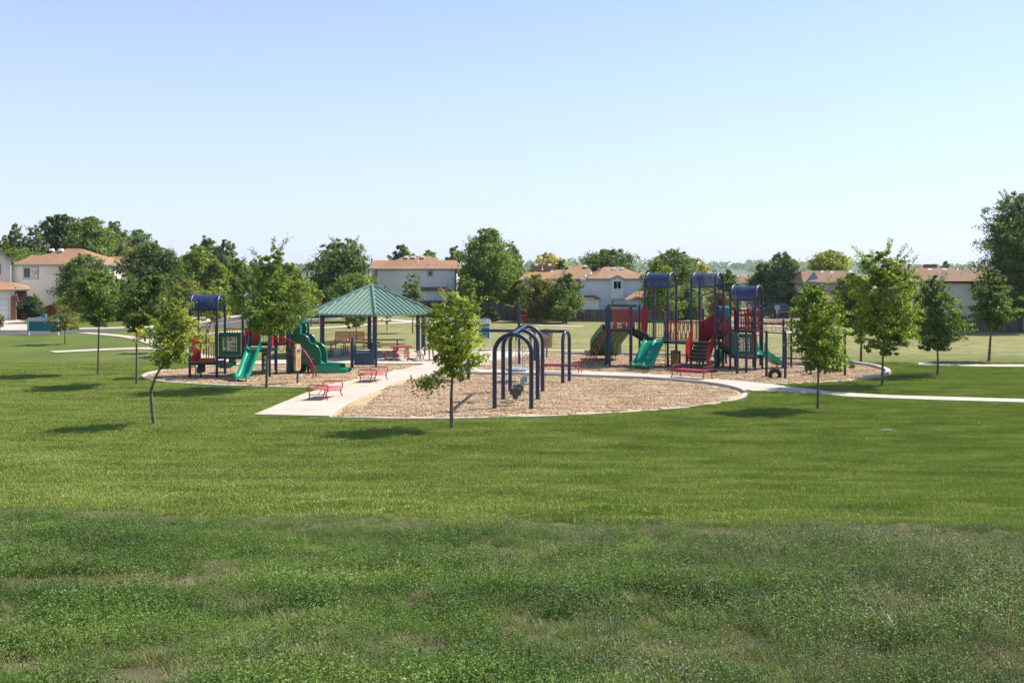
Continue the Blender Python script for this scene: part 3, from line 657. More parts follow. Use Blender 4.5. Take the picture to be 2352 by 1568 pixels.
for q in (c[-5], c[-12]):
    for dx in (-.55, .55): mb = MB(); mb.tube([(q.x+dx, q.y, -.03), (q.x+dx, q.y, q.z-.03)], .022, 6); mb.build('slide_leg', black, ws)
# ladder climber on the left of the high deck
for sgn in (0, 1):
    pix = [(440, 872), (405, 880), (365, 940), (310, 1020), (240, 1120), (185, 1200), (130, 1290), (118, 1335)] if not sgn else [(450, 915), (425, 950), (385, 1030), (340, 1110), (300, 1190), (262, 1270), (243, 1320), (238, 1390)]
    Dl = (53.4, 53.3, 53.4, 53.5, 53.6, 53.7, 53.8, 53.8) if not sgn else (52.4, 52.3, 52.2, 52.1, 52, 51.9, 51.8, 51.75)
    pts = [P(*cD(x, y), d_) for (x, y), d_ in zip(pix, Dl)]; mb = MB(); mb.tube(bez(pts, 4), .024, 8); mb.build('climber_rail', red, TR)
    if not sgn: far = pts
    else: near = pts
for i in range(1, 7): mb = MB(); mb.tube([near[i], far[i]], .02, 8); mb.build('rung', red, TR)
m_ = [tuple((np.array(a)+np.array(b))/2) for a, b in zip(near, far)]
mb = MB(); mb.tube(bez(m_[1:7], 4), .018, 6); mb.tube([m_[6], (m_[6][0]-.05, m_[6][1], -.03)], .018, 6); mb.build('climber_middle_rail', red, TR)
# double slide from tower A
mA = (np.array(A_[0])+np.array(A_[1]))/2
slide(TR, tuple(mA+np.array((0, -.05))), (-.55, -.84), 2.0, 1.44, .26, .52, 2, side=.15)
a0, a1 = np.array(A_[0])+u*.08, np.array(A_[1])-u*.08
mb = MB(); mb.plate([V3(a0, 2.42), V3(a1, 2.42), V3(a1, 2.55), V3(a0, 2.55)], (-.06, -.1, 0)); mb.build('slide_crossbar', dgreen, TR)
mb = MB(); mb.plate([V3(a1, 1.46), V3(a1, 2.42), V3(a1-u*.12, 2.42), V3(a1-u*.07, 1.9), V3(a1-u*.14, 1.46)], (-.03, -.05, 0)); mb.build('slide_frame', dgreen, TR); mb = MB(); mb.plate([V3(a0, 1.46), V3(a0, 2.42), V3(a0+u*.12, 2.42), V3(a0+u*.07, 1.9), V3(a0+u*.14, 1.46)], (-.03, -.05, 0)); mb.build('slide_frame', dgreen, TR)
al, ar = np.array(A_[2])+u*.07, np.array(A_[3])-u*.07
railing(TR, tuple(al), tuple(ar), 1.5, 2.45, 8, rust)
loop_bar(TR, tuple(al+u*.05-v*.02), tuple(al+u*.6-v*.02), 1.45, 3.1, .022); loop_bar(TR, tuple(ar-u*.42-v*.02), tuple(ar-v*.02), 1.45, 3.1, .022)
# bridge bay railing between A and B: slabs and criss-cross bars
f0, f1 = np.array(A_[1]), np.array(B_[0])
railing(TR, tuple(f0+u*.07), tuple(f1-u*.07), 1.5, 2.45, 10, rust, wavy=.05); panel(TR, tuple(f0+u*.12), tuple(f0+u*.22), 1.5, 2.45, .04, red, 'red_panel'); panel(TR, tuple(f0+u*.42), tuple(f0+u*.56), 1.5, 2.48, .04, red, 'red_panel')
railing(TR, tuple(f0+v*S+u*.07), tuple(f1+v*S-u*.07), 1.5, 2.45, 10, rust)
ladder_arc(TR, (9.1, 53.9, -.03), (9.0, 53.9, 1.42), (.5, -.2), 5, bulge=.02, name='vertical_ladder')
ladder_arc(TR, (8.1, 52.55, -.03), (8.15, 52.75, 1.36), (.56, -.3), 5, bulge=.0, r=.018, name='vertical_ladder')
# low stairs up the front of tower B with tall red sides
mB = (np.array(B_[0])+np.array(B_[1]))/2; dn = -v
steps(TR, tuple(mB), tuple(dn), 1.0, 1.43, .34, 5, 1.0)
for off, hh in ((-.6, .62), (.56, .95)):
    o = stringer(TR, tuple(mB), tuple(dn), 1.12, off, 1.43, .40, .2, hh, red, .035)
q = mB+dn*1.0
ld = [tuple(q-u*1.05+v*.2), tuple(q+u*.42+v*.2), tuple(q+u*.42-v*.5), tuple(q-u*1.05-v*.5)]
mb = MB(); mb.prism(ld, .26, .36); lnd = mb.build('transfer_platform', black, TR)
for k in ld: mb = MB(); mb.tube([(k[0]*.96+q[0]*.04, k[1]*.999+q[1]*.001, -.03), (k[0]*.96+q[0]*.04, k[1]*.999+q[1]*.001, .27)], .05, 8); mb.build('platform_leg', navy, lnd)
q2 = q+u*.75-v*.45; mb = MB(); mb.box((q2[0], q2[1], .09), (.9, .5, .2), R(-30)); mb.build('low_step', black, TR)
# handrail loop in front of the stairs
gp = Vector((*G(*cE(413, 1312)), 0)); x0, x1_ = XX(cE(376, 0)[0], gp.y), XX(cE(494, 0)[0], gp.y); zt, zb = ZZ(cE(0, 1035)[1], gp.y), ZZ(cE(0, 1198)[1], gp.y)
mb = MB(); rr = .08
pts = arc((x0+rr, gp.y, zt-rr), rr, 180, 90, 4, (1, 0, 0), (0, 0, 1))+arc((x1_-rr, gp.y, zt-rr), rr, 90, 0, 4, (1, 0, 0), (0, 0, 1))+arc((x1_-rr, gp.y, zb+rr), rr, 0, -90, 4, (1, 0, 0), (0, 0, 1))+arc((x0+rr, gp.y, zb+rr), rr, 270, 180, 4, (1, 0, 0), (0, 0, 1))
mb.tube(pts, .025, 8, closed=True); mb.tube([(gp.x, gp.y, -.05), (gp.x, gp.y, zt)], .035, 10); mb.build('grab_rail', red, TR)
# upper stair and upper deck behind tower B
bb = np.array(B_[2]); U0 = bb+v*.55+u*.9
up = [tuple(U0), tuple(U0+u*S*1.45), tuple(U0+v*S), tuple(U0+u*S*1.45+v*S)]
deck(TR, sq(up), 2.04)
for k in up: post(TR, k, 3.34)
post(TR, tuple(bb+v*.6), 3.2); post(TR, tuple(U0+u*S*.7), 3.3)
steps(TR, tuple(U0+u*.45), tuple(-v*.6-u*.5), .9, 2.04, 1.43, 3, .9)
stringer(TR, tuple(U0+u*.4), tuple(-v*.6-u*.5), 1.1, .48, 2.04, 1.43, .2, 1.05, red, .035)
stringer(TR, tuple(U0+u*.1), tuple(-v*.6-u*.5), 1.1, .3, 2.04, 1.43, .2, 1.0, red, .035)
railing(TR, tuple(U0+u*.95), tuple(U0+u*S*1.42), 2.1, 3.1, 7, red, r=.02); loop_bar(TR, tuple(U0+u*1.15-v*.03), tuple(U0+u*1.5-v*.03), 2.1, 3.12, .025, red, 2); loop_bar(TR, tuple(U0+u*1.55-v*.03), tuple(U0+u*1.85-v*.03), 2.1, 3.12, .025, red, 2)
railing(TR, tuple(U0+v*S), tuple(U0+v*S+u*S*1.4), 2.1, 3.1, 10, red)
railing(TR, tuple(U0+u*S*1.45), tuple(U0+u*S*1.45+v*S), 2.1, 3.1, 8, red)
loop_bar(TR, tuple(U0+u*.35-v*.05), tuple(U0+u*.9-v*.05), 2.05, 4.0, .026, red); loop_bar(TR, tuple(U0-u*1.1+v*.3), tuple(U0-u*.5+v*.3), 1.5, 4.0, .03, red); loop_bar(TR, tuple(U0-u*1.3+v*.1), tuple(U0-u*1.1+v*.1), 1.5, 3.0, .022, red)
loop_bar(TR, tuple(U0+u*1.5+v*.5), tuple(U0+u*2.1+v*.5), 2.05, 4.05, .03, red)
c = U0+u*.12+v*.7; mb = MB(); mb.lathe([(.36, -.5), (.37, 0), (.34, .25), (.28, .28)], (c[0], c[1], 3.0), 18); mb.build('tube_slide_hood', tealtop, TR)
mb = MB(); mb.tube(bez([(c[0], c[1], 2.6), (c[0]+.2, c[1]+.4, 1.9), (c[0]+.5, c[1]+1.2, 1.2), (c[0]+.3, c[1]+2.1, .5), (c[0]+.2, c[1]+2.6, .32)], 5), .34, 14); mb.build('tube_slide', green, TR)
mb = MB()
for x, y, D in ((1075, 475, 53.3), (1098, 480, 53.4)):
    a, b_ = P(*cE(x, y), D), P(*cE(x+30, 865), D); mb.tube([a, b_], .022, 6)
a, b_ = P(*cE(1060, 862), 53.3), P(*cE(1130, 862), 53.3); mb.tube([a, b_], .022, 6)
mb.build('curved_pole', red, TR)
# railings and sloping walk from tower B down to tower C
b1, b3 = np.array(B_[1]), np.array(B_[3]); c0, c2_ = np.array(C_[0]), np.array(C_[2]); st = (b1+b3)/2+(.02, 0); en = (c0+c2_)/2; dd = en-st; rl = float(np.linalg.norm(dd)); dd = dd/rl
steps(TR, tuple(st), tuple(dd), .95, 1.43, .76, 3, rl)
lat = np.array((dd[1], -dd[0]))
for off in (-.55, .52): stringer(TR, tuple(st), tuple(dd), rl, off, 1.43, .76, .22, .02, black)
railing(TR, tuple(st+lat*.55), tuple(en+lat*.55), 1.48, 2.6, 7, red, z0b=.86, z1b=1.95); railing(TR, tuple(st-lat*.55), tuple(en-lat*.55), 1.48, 2.6, 7, red, z0b=.86, z1b=1.95)
panel(TR, tuple(st+lat*.55+dd*.3), tuple(st+lat*.55+dd*.42), 1.2, 2.85, .05, red, 'red_panel')
# tower C panels and slide
ttt_panel(TR, tuple(C_FL+u*.09), tuple(C_FL+u*(S-.09)), .80, 1.95)
fr = C_FL+u*S; mb = MB(); mb.tube([V3(fr-u*.14-v*.05, 1.02), V3(fr-u*.14-v*.12, 1.06), V3(fr-u*.14-v*.12, 1.92), V3(fr-u*.14-v*.05, 1.98)], .03, 8); mb.build('grab_rail', red, TR)
railing(TR, tuple(C_FL+v*S+u*.07), tuple(C_FL+v*S+u*(S-.07)), .82, 1.8, 8, red)
slide(TR, tuple(fr+v*.75+u*.05), (.82, .57), 1.75, .82, .22, .48, 1, side=.2)
# hanging-loop overhead rail
h1, h2 = Vector((*G(*cE(1485, 1310)), 0)), Vector((*G(*cE(1583, 1295)), 0))
post(TR, h1, 2.68); post(TR, h2, 2.70)
s1, s2 = Vector((12.55, 52.4, 0)), Vector((12.95, 52.2, 0)); zz = Vector((0, 0, 2.40))
mb = MB(); mb.tube([s1+zz, h1+zz], .035, 8); mb.tube([s2+Vector((.2, .9, 2.40)), h2+zz], .035, 8)
mb.tube([h1+zz, h2+zz], .035, 8); mb.build('overhead_rail', red, TR)
for k in range(5):
    t = (k+.6)/5.3; a = s1.lerp(h1, t)+zz; b_ = (s2+Vector((.2, .9, 0))).lerp(h2, t)+zz; c = (a+b_)/2; ang = k*.9
    mb = MB(); dx = Vector((math.cos(ang), math.sin(ang), 0)); mb.tube([a, b_], .015, 6)
    mb.tube([c+Vector((0, 0, -.02)), c+dx*.13+Vector((0, 0, -.25)), c+dx*.12+Vector((0, 0, -.36)), c+Vector((0, 0, -.42)), c-dx*.12+Vector((0, 0, -.36)), c-dx*.13+Vector((0, 0, -.25))], .014, 6, closed=True); mb.build('hand_ring', rust, TR)
mb = MB(); q = h2+Vector((-.16, -.05, 0)); mb.tube([q, q+Vector((0, 0, 1.75)), q+Vector((.14, 0, 1.78))], .016, 6); mb.tube([q+Vector((-.1, 0, .02)), q+Vector((-.1, 0, 1.7))], .014, 6)
for k in range(5): mb.tube([q+Vector((-.16, 0, .3+k*.3)), q+Vector((.1, 0, .3+k*.3))], .012, 6)
mb.build('side_ladder', red, TR)
# tyre crawl and other things under the decks
mb = MB(); c = Vector((9.05, 53.0, .42)); mb.box(c+Vector((.1, .5, .0)), (.55, .1, .8), R(-30)); mb.build('under_deck_panel', black, TR)
mb = MB(); c = Vector(P(*cE(140, 1165), 53)); mb.lathe([(.08, -.45), (.18, -.3), (.2, .1), (.14, .35), (.05, .42)], c, 12); mb.build('talk_tube', tan, TR)
mb = MB(); c = Vector(P(*cE(676, 1180), 52.4)); mb.lathe([(.1, -.55), (.1, .5)], c, 12); mb.build('under_deck_column', navy, TR)

# ================= fitness posts in front of the right structure
FP = [G(*cE(912, 1375)), G(*cE(1025, 1365)), G(*cE(1275, 1410)), G(*cE(1508, 1435))]
ft = [1.99, 2.36, 2.31, 2.33]
cb = thing('chin_up_bars', 'row of blue posts joined by red chin-up bars beside the black tyre', 'chin-up bars', FP[2])
for q, z in zip(FP, ft): post(cb, q, z, .068)
P5 = G(*cE(1770, 1355)); post(cb, P5, 2.3, .066)
def bar(root, a, b, z, r=.035, mat=None, zb=None): mb = MB(); mb.tube([V3(a, z), V3(b, zb or z)], r, 10); return mb.build('bar', mat or red, root)
bar(cb, FP[0], FP[1], 1.66, zb=1.72); bar(cb, FP[1], FP[2], 2.24, .03); bar(cb, FP[2], FP[3], 2.22, .03, navy); bar(cb, FP[3], P5, 2.22, .045, offw, 2.26)
bs = thing('balance_course', 'group of blue posts with black stepping pods half hidden behind the bushy young tree', 'balance course', G(*cE(2003, 1380)))
qs = [(G(*cE(1865, 1335)), 1.6), (G(*cE(2003, 1380)), 1.7), (G(*cE(2098, 1350)), 1.95), (G(*cE(2247, 1395)), 2.36)]
for q, z in qs: post(bs, q, z, .066)
bar(bs, qs[1][0], qs[2][0], 1.5); bar(bs, qs[2][0], qs[3][0], 1.9); bar(bs, qs[0][0], qs[1][0], 1.4); bar(bs, qs[0][0], qs[1][0], .9, .03)
for x, y in ((1820, 1385), (1945, 1360), (2160, 1345)):
    q = G(*cE(x, y)); mb = MB(); mb.lathe([(.03, -.03), (.035, .22), (.14, .24), (.20, .48), (.19, .5), (.02, .46)], (q[0], q[1], 0), 14)
    mb.box((q[0], q[1], .02), (.5, .06, .05), .4); mb.box((q[0], q[1], .024), (.5, .06, .05), 1.9); mb.build('stepping_pod', black, bs)
q = G(*cE(1380, 1424)); mb = MB(); n = 24
for i in range(n):
    a = 2*math.pi*i/n
    for k in range(12):
        b_ = 2*math.pi*k/12; rr = .245+.115*max(-.9, min(.9, 1.25*math.cos(b_))); mb.v.append((q[0]+math.cos(a)*rr*.97+.25*.14*math.sin(b_)*1.2, q[1]+.135*max(-.85, min(.85, 1.3*math.sin(b_))), .15+math.sin(a)*rr))
mb.f += [(i*12+k, i*12+(k+1) % 12, ((i+1) % n)*12+(k+1) % 12, ((i+1) % n)*12+k) for i in range(n) for k in range(12)]
o = mb.build('half_buried_tyre', tyre); tag(o, 'black tyre standing half buried in the wood chips', 'tyre')

# ================= arch swings
def arch(root, a, b, ztop, r=.085, name='arch'):
    A, B = V3(a, 0), V3(b, 0); w = (A-B).length/2; c = (A+B)/2+Vector((0, 0, ztop-w*1.0)); d = (A-B).normalized()
    mb = MB(); mb.tube([A-Vector((0, 0, .05))]+arc(c, w, 0, 180, 18, d, (0, 0, 1))+[B-Vector((0, 0, .05))], r, 14); return mb.build(name, navy, root)
AR = [(36.3, 1136, 1220.5), (38.95, 1155.7, 1234.7), (41.6, 1171.7, 1246.2)]
sw = thing('arch_swing_frame', 'dark blue swing frame of three tall hoops in a row on the front bed', 'swing frame', (.05, 38.9))
cs = []
for D, a, b in AR:
    pa, pb = (XX(a, D), D), (XX(b, D), D); arch(sw, pa, pb, 2.84); cs.append(Vector(((pa[0]+pb[0])/2, D, 2.84)))
mb = MB(); mb.tube([cs[0]-Vector((.02, .15, -.02)), cs[2]+Vector((0, .12, .02))], .07, 14)
sb = mb.build('beam', navy, sw)
mb = MB()
for k in range(30):
    p = cs[0].lerp(cs[2], (k+.5)/30); mb.tube([p-Vector((0, .014, 0)), p+Vector((0, .014, 0))], .078, 12)
mb.build('beam_collars', navy, sb)
def chain(mb, a, b, r=.011):
    a, b = Vector(a), Vector(b); n = max(6, int((b-a).length/.07)); mb.tube([a.lerp(b, i/n) for i in range(n+1)], [r*(1 if i % 2 else .55) for i in range(n+1)], 5)
def swing(y, kind, label, group):
    t = (y-36.3)/5.3; c = cs[0].lerp(cs[2], t); c.z = 2.78; g = (c.x, c.y, 0)
    zs = .56
    t_ = thing('bucket_swing' if kind == 'bucket' else 'belt_swing', label, 'swing', g, group)
    for sg in (-1, 1):
        mb = MB(); chain(mb, c+Vector((0, sg*.3, 0)), (c.x, c.y+sg*.2, zs+.22)); mb.build('chain', steel, t_)
    mb = MB()
    if kind == 'bucket':
        mb.lathe([(.10, -.28), (.13, -.12), (.19, -.05), (.21, .12), (.19, .17), (.15, .14), (.13, -.02), (.02, -.1)], (c.x, c.y, zs), 12, Matrix.Diagonal((1, .8, 1)).to_3x3())
        mb.box((c.x-.17, c.y, zs+.02), (.1, .26, .2)); mb.box((c.x+.17, c.y, zs+.02), (.1, .26, .2)); mb.build('seat', grey_b, t_)
    else:
        pts = [(c.x, c.y-.22, zs+.2), (c.x, c.y-.17, zs+.02), (c.x, c.y, zs-.05), (c.x, c.y+.17, zs+.02), (c.x, c.y+.22, zs+.2)]
        mb.sweep(bez(pts, 4), [(-.09, .012), (.09, .012), (.09, -.012), (-.09, -.012)]); mb.build('seat', beltblue, t_)
grey_b = plain('dark_grey_rubber', (.06, .07, .075), .55, .2, 6)
swing(37.15, 'bucket', 'dark grey bucket swing hanging nearest the front hoop', 'bucket swings')
swing(38.1, 'bucket', 'dark grey bucket swing behind the front one, near the middle hoop', 'bucket swings')
swing(39.9, 'belt', 'pale blue belt swing just past the middle hoop', 'belt swings')
swing(40.9, 'belt', 'pale blue belt swing nearest the rear hoop', 'belt swings')
# tyre-swing frame with the long beam
tf = thing('arch_swing_frame', 'dark blue swing frame with one long level beam and a narrow hoop at each end', 'swing frame', (.15, 45.3))
RL = [G(1292.6, 881.5), G(1307.6, 876.7)]; LL = [G(1058, 878.5), G(1076, 872)]
zt = 2.42
for a, b in (RL, LL): arch(tf, a, b, zt, .082)
mr, ml = (np.array(RL[0])+np.array(RL[1]))/2, (np.array(LL[0])+np.array(LL[1]))/2
mb = MB(); mb.tube([V3(ml, zt), V3(mr, zt)], .075, 14); mb.build('beam', navy, tf)
tc = V3((XX(1185.5, 45.3), 45.3), 0)
ts = thing('disc_swing', 'pale grey round disc swing hanging from the long level beam', 'swing', tuple(tc))
mb = MB(); mb.lathe([(.30, -.10), (.46, -.09), (.535, -.02), (.53, .03), (.47, .07), (.36, .05), (.02, .02)], tc+Vector((0, 0, .62)), 28); mb.build('seat', plain('pale_grey_plastic', (.30, .36, .42), .4, .08, 4), ts)
for k in range(3):
    a = R(90+120*k); mb = MB(); chain(mb, tc+Vector((0, 0, 2.05)), tc+Vector((math.cos(a)*.42, math.sin(a)*.42, .68))); mb.build('chain', steel, ts)
mb = MB(); mb.tube([tc+Vector((0, 0, 2.0)), tc+Vector((0, 0, zt-.05))], .04, 8); mb.build('swivel', black, ts)

# climbing posts with red netting behind the swings
cp = thing('climbing_posts', 'tall blue post with a red D-shaped handle and red zigzag climbing chains', 'climber', G(*cC(1320, 768)))
k1, k2, k3 = G(*cC(1320, 768)), G(*cC(1505, 725)), G(*cC(1456, 715))
post(cp, k1, 3.36, .075); post(cp, k2, 1.98, .066); post(cp, k3, 1.75, .066)
D = k1[1]; mb = MB(); a = [P(*cC(x, y), D) for x, y in ((1335, 112), (1385, 112), (1408, 130), (1408, 170), (1385, 186), (1335, 186))]; mb.tube(a, .04, 8); mb.build('handle', red, cp)
mb = MB(); p0 = Vector(P(*cC(1330, 205), D)); mb.tube([p0-Vector((.06, 0, 0)), p0+Vector((.08, 0, 0))], .05, 8)
for x in (1395, 1425, 1445): mb.tube([p0, P(*cC(x, 370), D+.6)], .012, 5)
for j, xx in enumerate((1335, 1370, 1405)):
    pts = [P(*cC(xx+j*12+(14 if i % 2 else -14)+i*4, 400+i*30), D+.8+j*.3) for i in range(11)]; mb.tube(pts, .02, 6)
mb.build('climbing_chain', red, cp)

# ================= moulded information posts
def infopost(name, gp, w, z0, z1, ang, label):
    t = thing(name, label, 'sign', gp, 'tan moulded playground signs'); q = Vector((*gp, 0)); d = Vector((math.cos(ang), math.sin(ang), 0)); n_ = Vector((d.y, -d.x, 0)); h = z1-z0
    pts = []; K = w/2
    sh = [(-.62, 0), (-.9, .08), (-.92, .3), (-.85, .5), (-1.0, .62), (-1.05, .78), (-.85, .92), (-.5, .99), (0, 1.0)]
    ring = sh+[(-a, b) for a, b in sh[::-1][1:]]
    pts = [q+d*(a*K)+Vector((0, 0, z0+b*h)) for a, b in ring]
    mb = MB(); mb.plate([p+n_*.05 for p in pts], -n_*.10); b_ = mb.build('sign_body', tan, t)
    c = q+Vector((0, 0, z0+h*.74))+n_*.056; M = Matrix(((d.x, 0, n_.x), (d.y, 0, n_.y), (0, 1, 0))).to_3x3()
    mb = MB(); mb.lathe([(K*.74, 0), (K*.74, .006)], c, 24, M @ Matrix.Diagonal((1, .8, 1))); mb.build('emblem_disc', offw, b_)
    mb = MB(); ring2 = [c+n_*.012+d*(math.cos(R(a))*K*.6)+Vector((0, 0, math.sin(R(a))*K*.46)) for a in range(0, 360, 18)]; mb.tube(ring2, .012, 6, closed=True)
    for s_ in (0, 1):
        w_ = [c+n_*.014+d*((-.5+k*.25)*K)+Vector((0, 0, (.14*math.sin(k*1.6+s_)-.12+.2*s_)*K)) for k in range(5)]; mb.tube(bez(w_, 4), .02, 6)
    mb.lathe([(K*.16, 0), (K*.16, .01)], c+n_*.012+Vector((0, 0, K*.1)), 10, M); mb.build('emblem', plain('emblem_blue_'+name[:2]+str(len(MATS)), (.02, .04, .16), .4), b_)
    mb = MB()
    for k in range(5): z = z0+h*(.46-.075*k); ww = K*(.55-.06*(k % 2)); mb.plate([q+n_*.052+d*ww+Vector((0, 0, z)), q+n_*.052-d*ww+Vector((0, 0, z)), q+n_*.052-d*ww+Vector((0, 0, z-.018)), q+n_*.052+d*ww+Vector((0, 0, z-.018))], n_*.004)
    mb.build('small_print', browntrim, b_)
    mb = MB(); mb.tube([q-Vector((0, 0, .05)), q+Vector((0, 0, z0+.1))], .045, 10); mb.build('post', navy, t)
g1 = G(*cA(1472, 1370)); infopost('information_sign', g1, .62, .62, 1.86, R(79), 'tan rounded sign on a blue post in the left bed, turned almost edge-on')
g2 = G(*cC(1650, 685)); infopost('information_sign', g2, .70, .60, 1.76, 0, 'tan rounded sign with a round emblem behind the swings, facing the viewer')

# ================= blue counter panel between two posts
g1, g2 = G(*cB(713, 1232)), G(*cB(1013, 1228)); y_ = g1[1]
bp_ = thing('play_counter', 'blue cut-out shop counter panel between two blue posts by the shelter', 'play panel', ((g1[0]+g2[0])/2, y_))
post(bp_, g1, ZZ(cB(0, 848)[1], y_), .066); post(bp_, (g2[0], y_), ZZ(cB(0, 925)[1], y_), .066)
zt, zm, zb = ZZ(cB(0, 932)[1], y_), ZZ(cB(0, 1050)[1], y_), ZZ(cB(0, 1195)[1], y_); xa, xb = XX(cB(732, 0)[0], y_), XX(cB(990, 0)[0], y_); w = xb-xa
mb = MB(); mb.plate([(xa, y_, zb), (xa, y_, zt-.03), (xa+.03, y_, zt), (xa+w*.09, y_, zt), (xa+w*.12, y_, zm), (xb-w*.14, y_, zm), (xb-w*.12, y_, zt), (xb-.03, y_, zt), (xb, y_, zt-.03), (xb, y_, zb)], (0, .03, 0)); mb.build('counter_panel', bluep, bp_)
mb = MB(); mb.box(((xa+xb)/2, y_-.08, zm+.01), (w*.74, .26, .03)); mb.build('counter_shelf', bluep, bp_)
mb = MB(); zr = ZZ(cB(0, 915)[1], y_); mb.lathe([(.05, 0), (.06, .06), (.12, .2), (.13, .22)], (g1[0]-.1, y_-.05, zr), 12, Matrix.Rotation(R(-70), 3, 'Y')); mb.build('talk_funnel', red, bp_)
mb = MB(); mb.tube([(g1[0]-.07, y_-.05, .0), (g1[0]-.07, y_-.05, zr)], .03, 8); mb.build('talk_pipe', red, bp_)

# ================= benches
def bench(label, a, L_dir, W_dir, L_, W_, group='backless red park benches', mat=None):
    """a: near-left foot, L_dir along the bench, W_dir across it"""
    l = Vector((*L_dir, 0)).normalized(); w = Vector((*W_dir, 0)).normalized(); a = Vector((*a, .05)); t = thing('park_bench', label, 'bench', tuple(a), group)
    up = Vector((0, 0, 1)); mb = MB(); mid = lambda s, q, z: a+l*(L_*s)+w*(W_*q)+up*z
    sec = []
    n = 7; vs = []
    for s_ in (0.03, .97):
        for q, z in ((-.04, .34), (0, .40), (.08, .43), (.5, .42), (.92, .43), (1.0, .40), (1.04, .34)): vs.append(mid(s_, q, z))
        for q, z in ((1.02, .32), (.98, .385), (.9, .41), (.5, .40), (.1, .41), (.02, .385), (-.02, .32)): vs.append(mid(s_, q, z))
    m = 14; mb.add(vs, [tuple(range(m))[::-1], tuple(range(m, 2*m))]+[(i, (i+1) % m, m+(i+1) % m, m+i) for i in range(m)])
    mb.build('seat', mat or redf, t)
    for s_, sg in ((0, -1), (1, 1)):
        mb = MB()
        e = [mid(s_, -.04, .34), mid(s_, -.05, .54), mid(s_, 0.02, .60), mid(s_, .98, .60), mid(s_, 1.05, .54), mid(s_, 1.04, .34)]; mb.tube(e, .022, 8); mb.build('armrest', red, t)
        for q in (0, 1):
            o_ = 1 if q else -1; mb = MB(); mb.tube(bez([mid(s_, q, .36), mid(s_, q-o_*.06, .2), mid(s_, q, .05), mid(s_, q+o_*.07, 0)], 4), .024, 8); mb.build('leg', red, t)
        mb = MB(); mb.tube([mid(s_, 0, .22), mid(s_, 1, .22)], .016, 6); mb.tube([mid(s_, .5, .22), mid(s_+(.3 if sg < 0 else -.3), .5, .39)], .014, 6); mb.build('brace', red, t)
q = lambda x, y: np.array(G(x, y))
a, b, c = q(825.6, 880.8), q(864.5, 880.8), q(851.5, 873.4); bench('backless red bench in the middle of the walk, the farther of the two there', a, c-a, b-a, 1.42, .76)
dl, dw = c-a, b-a
a = q(709, 921.5); bench('backless red bench at the near end of the walk, closest to the grass', a, dl, dw, 1.42, .74)
a, b, c = q(1543, 868.8), q(1570, 866.4), q(1612, 874); bench('backless dark red bench on the path in front of the right play structure', a, c-a, b-a, 1.68, .62, mat=plain('dark_red_mesh', (.30, .035, .04), .5))
a, b, c = q(1329, 858.6), q(1338.5, 855.5), q(1239.5, 857); bench('long backless red bench on the path seen through the blue swing hoops', a, c-a, b-a, 2.0, .45, mat=plain('dark_red_mesh_b', (.32, .045, .05), .5))
def backbench(label, c, ang, w, group, h=1.0):
    t = thing('park_bench_with_back', label, 'bench', c, group); M = Matrix.Rotation(ang, 3, 'Z'); W = lambda x, y, z: M @ Vector((x, y, z))+Vector(c)
    mb = MB(); mb.plate([W(-w/2, .30, .50), W(w/2, .30, .50), W(w/2, .42, h), W(-w/2, .42, h)], M @ Vector((0, .02, 0))); mb.build('backrest', meshm, t)
    mb = MB(); mb.tube([W(-w/2, .30, .46), W(-w/2, .43, h+.01), W(w/2, .43, h+.01), W(w/2, .30, .46)], .025, 8); mb.tube([W(0, .30, .46), W(0, .43, h)], .018, 6); mb.build('back_frame', red, t)
    mb = MB(); mb.plate([W(-w/2, -.2, .46), W(w/2, -.2, .46), W(w/2, .3, .44), W(-w/2, .3, .44)], (0, 0, .03)); mb.build('seat', meshm, t)
    for s_ in (-1, 1):
        mb = MB(); mb.tube([W(s_*w/2, .38, .68), W(s_*w/2, -.1, .68), W(s_*w/2, -.2, .62), W(s_*w/2, -.15, .45)], .022, 8); mb.build('armrest', red, t)
        for y in (-.18, .3): mb = MB(); mb.tube([W(s_*w/2*.96, y, -.02), W(s_*w/2*.96, y*.9, .46)], .022, 8); mb.build('leg', red, t)
def meshmat():
    m, nt, out = newmat('red_wire_mesh'); L = nt.links; b = N(nt, 'ShaderNodeBsdfPrincipled'); b.inputs['Roughness'].default_value = .5
    geo = N(nt, 'ShaderNodeNewGeometry'); n1 = noise(nt, 4, 3, .5, geo.outputs['Position']); r = ramp(nt, [(.3, (.42, .06, .04)), (.7, (.55, .09, .06))]); L.new(n1.outputs[0], r.inputs[0]); L.new(r.outputs[0], b.inputs[0])
    t = N(nt, 'ShaderNodeBsdfTransparent'); mx = N(nt, 'ShaderNodeMixShader'); mx.inputs[0].default_value = .55; L.new(b.outputs[0], mx.inputs[1]); L.new(t.outputs[0], mx.inputs[2]); L.new(mx.outputs[0], out.inputs[0]); return m
meshm = meshmat()
D = 64.6; backbench('long red mesh bench with a back under the far edge of the shelter', (XX(803, D), D, .05), R(8), 1.95, 'red benches with backs', 1.1)
D = 89.5; backbench('distant red bench with a back beside the far footpath', (XX(812, D), D, 0), R(200), 1.1, 'red benches with backs', .95)

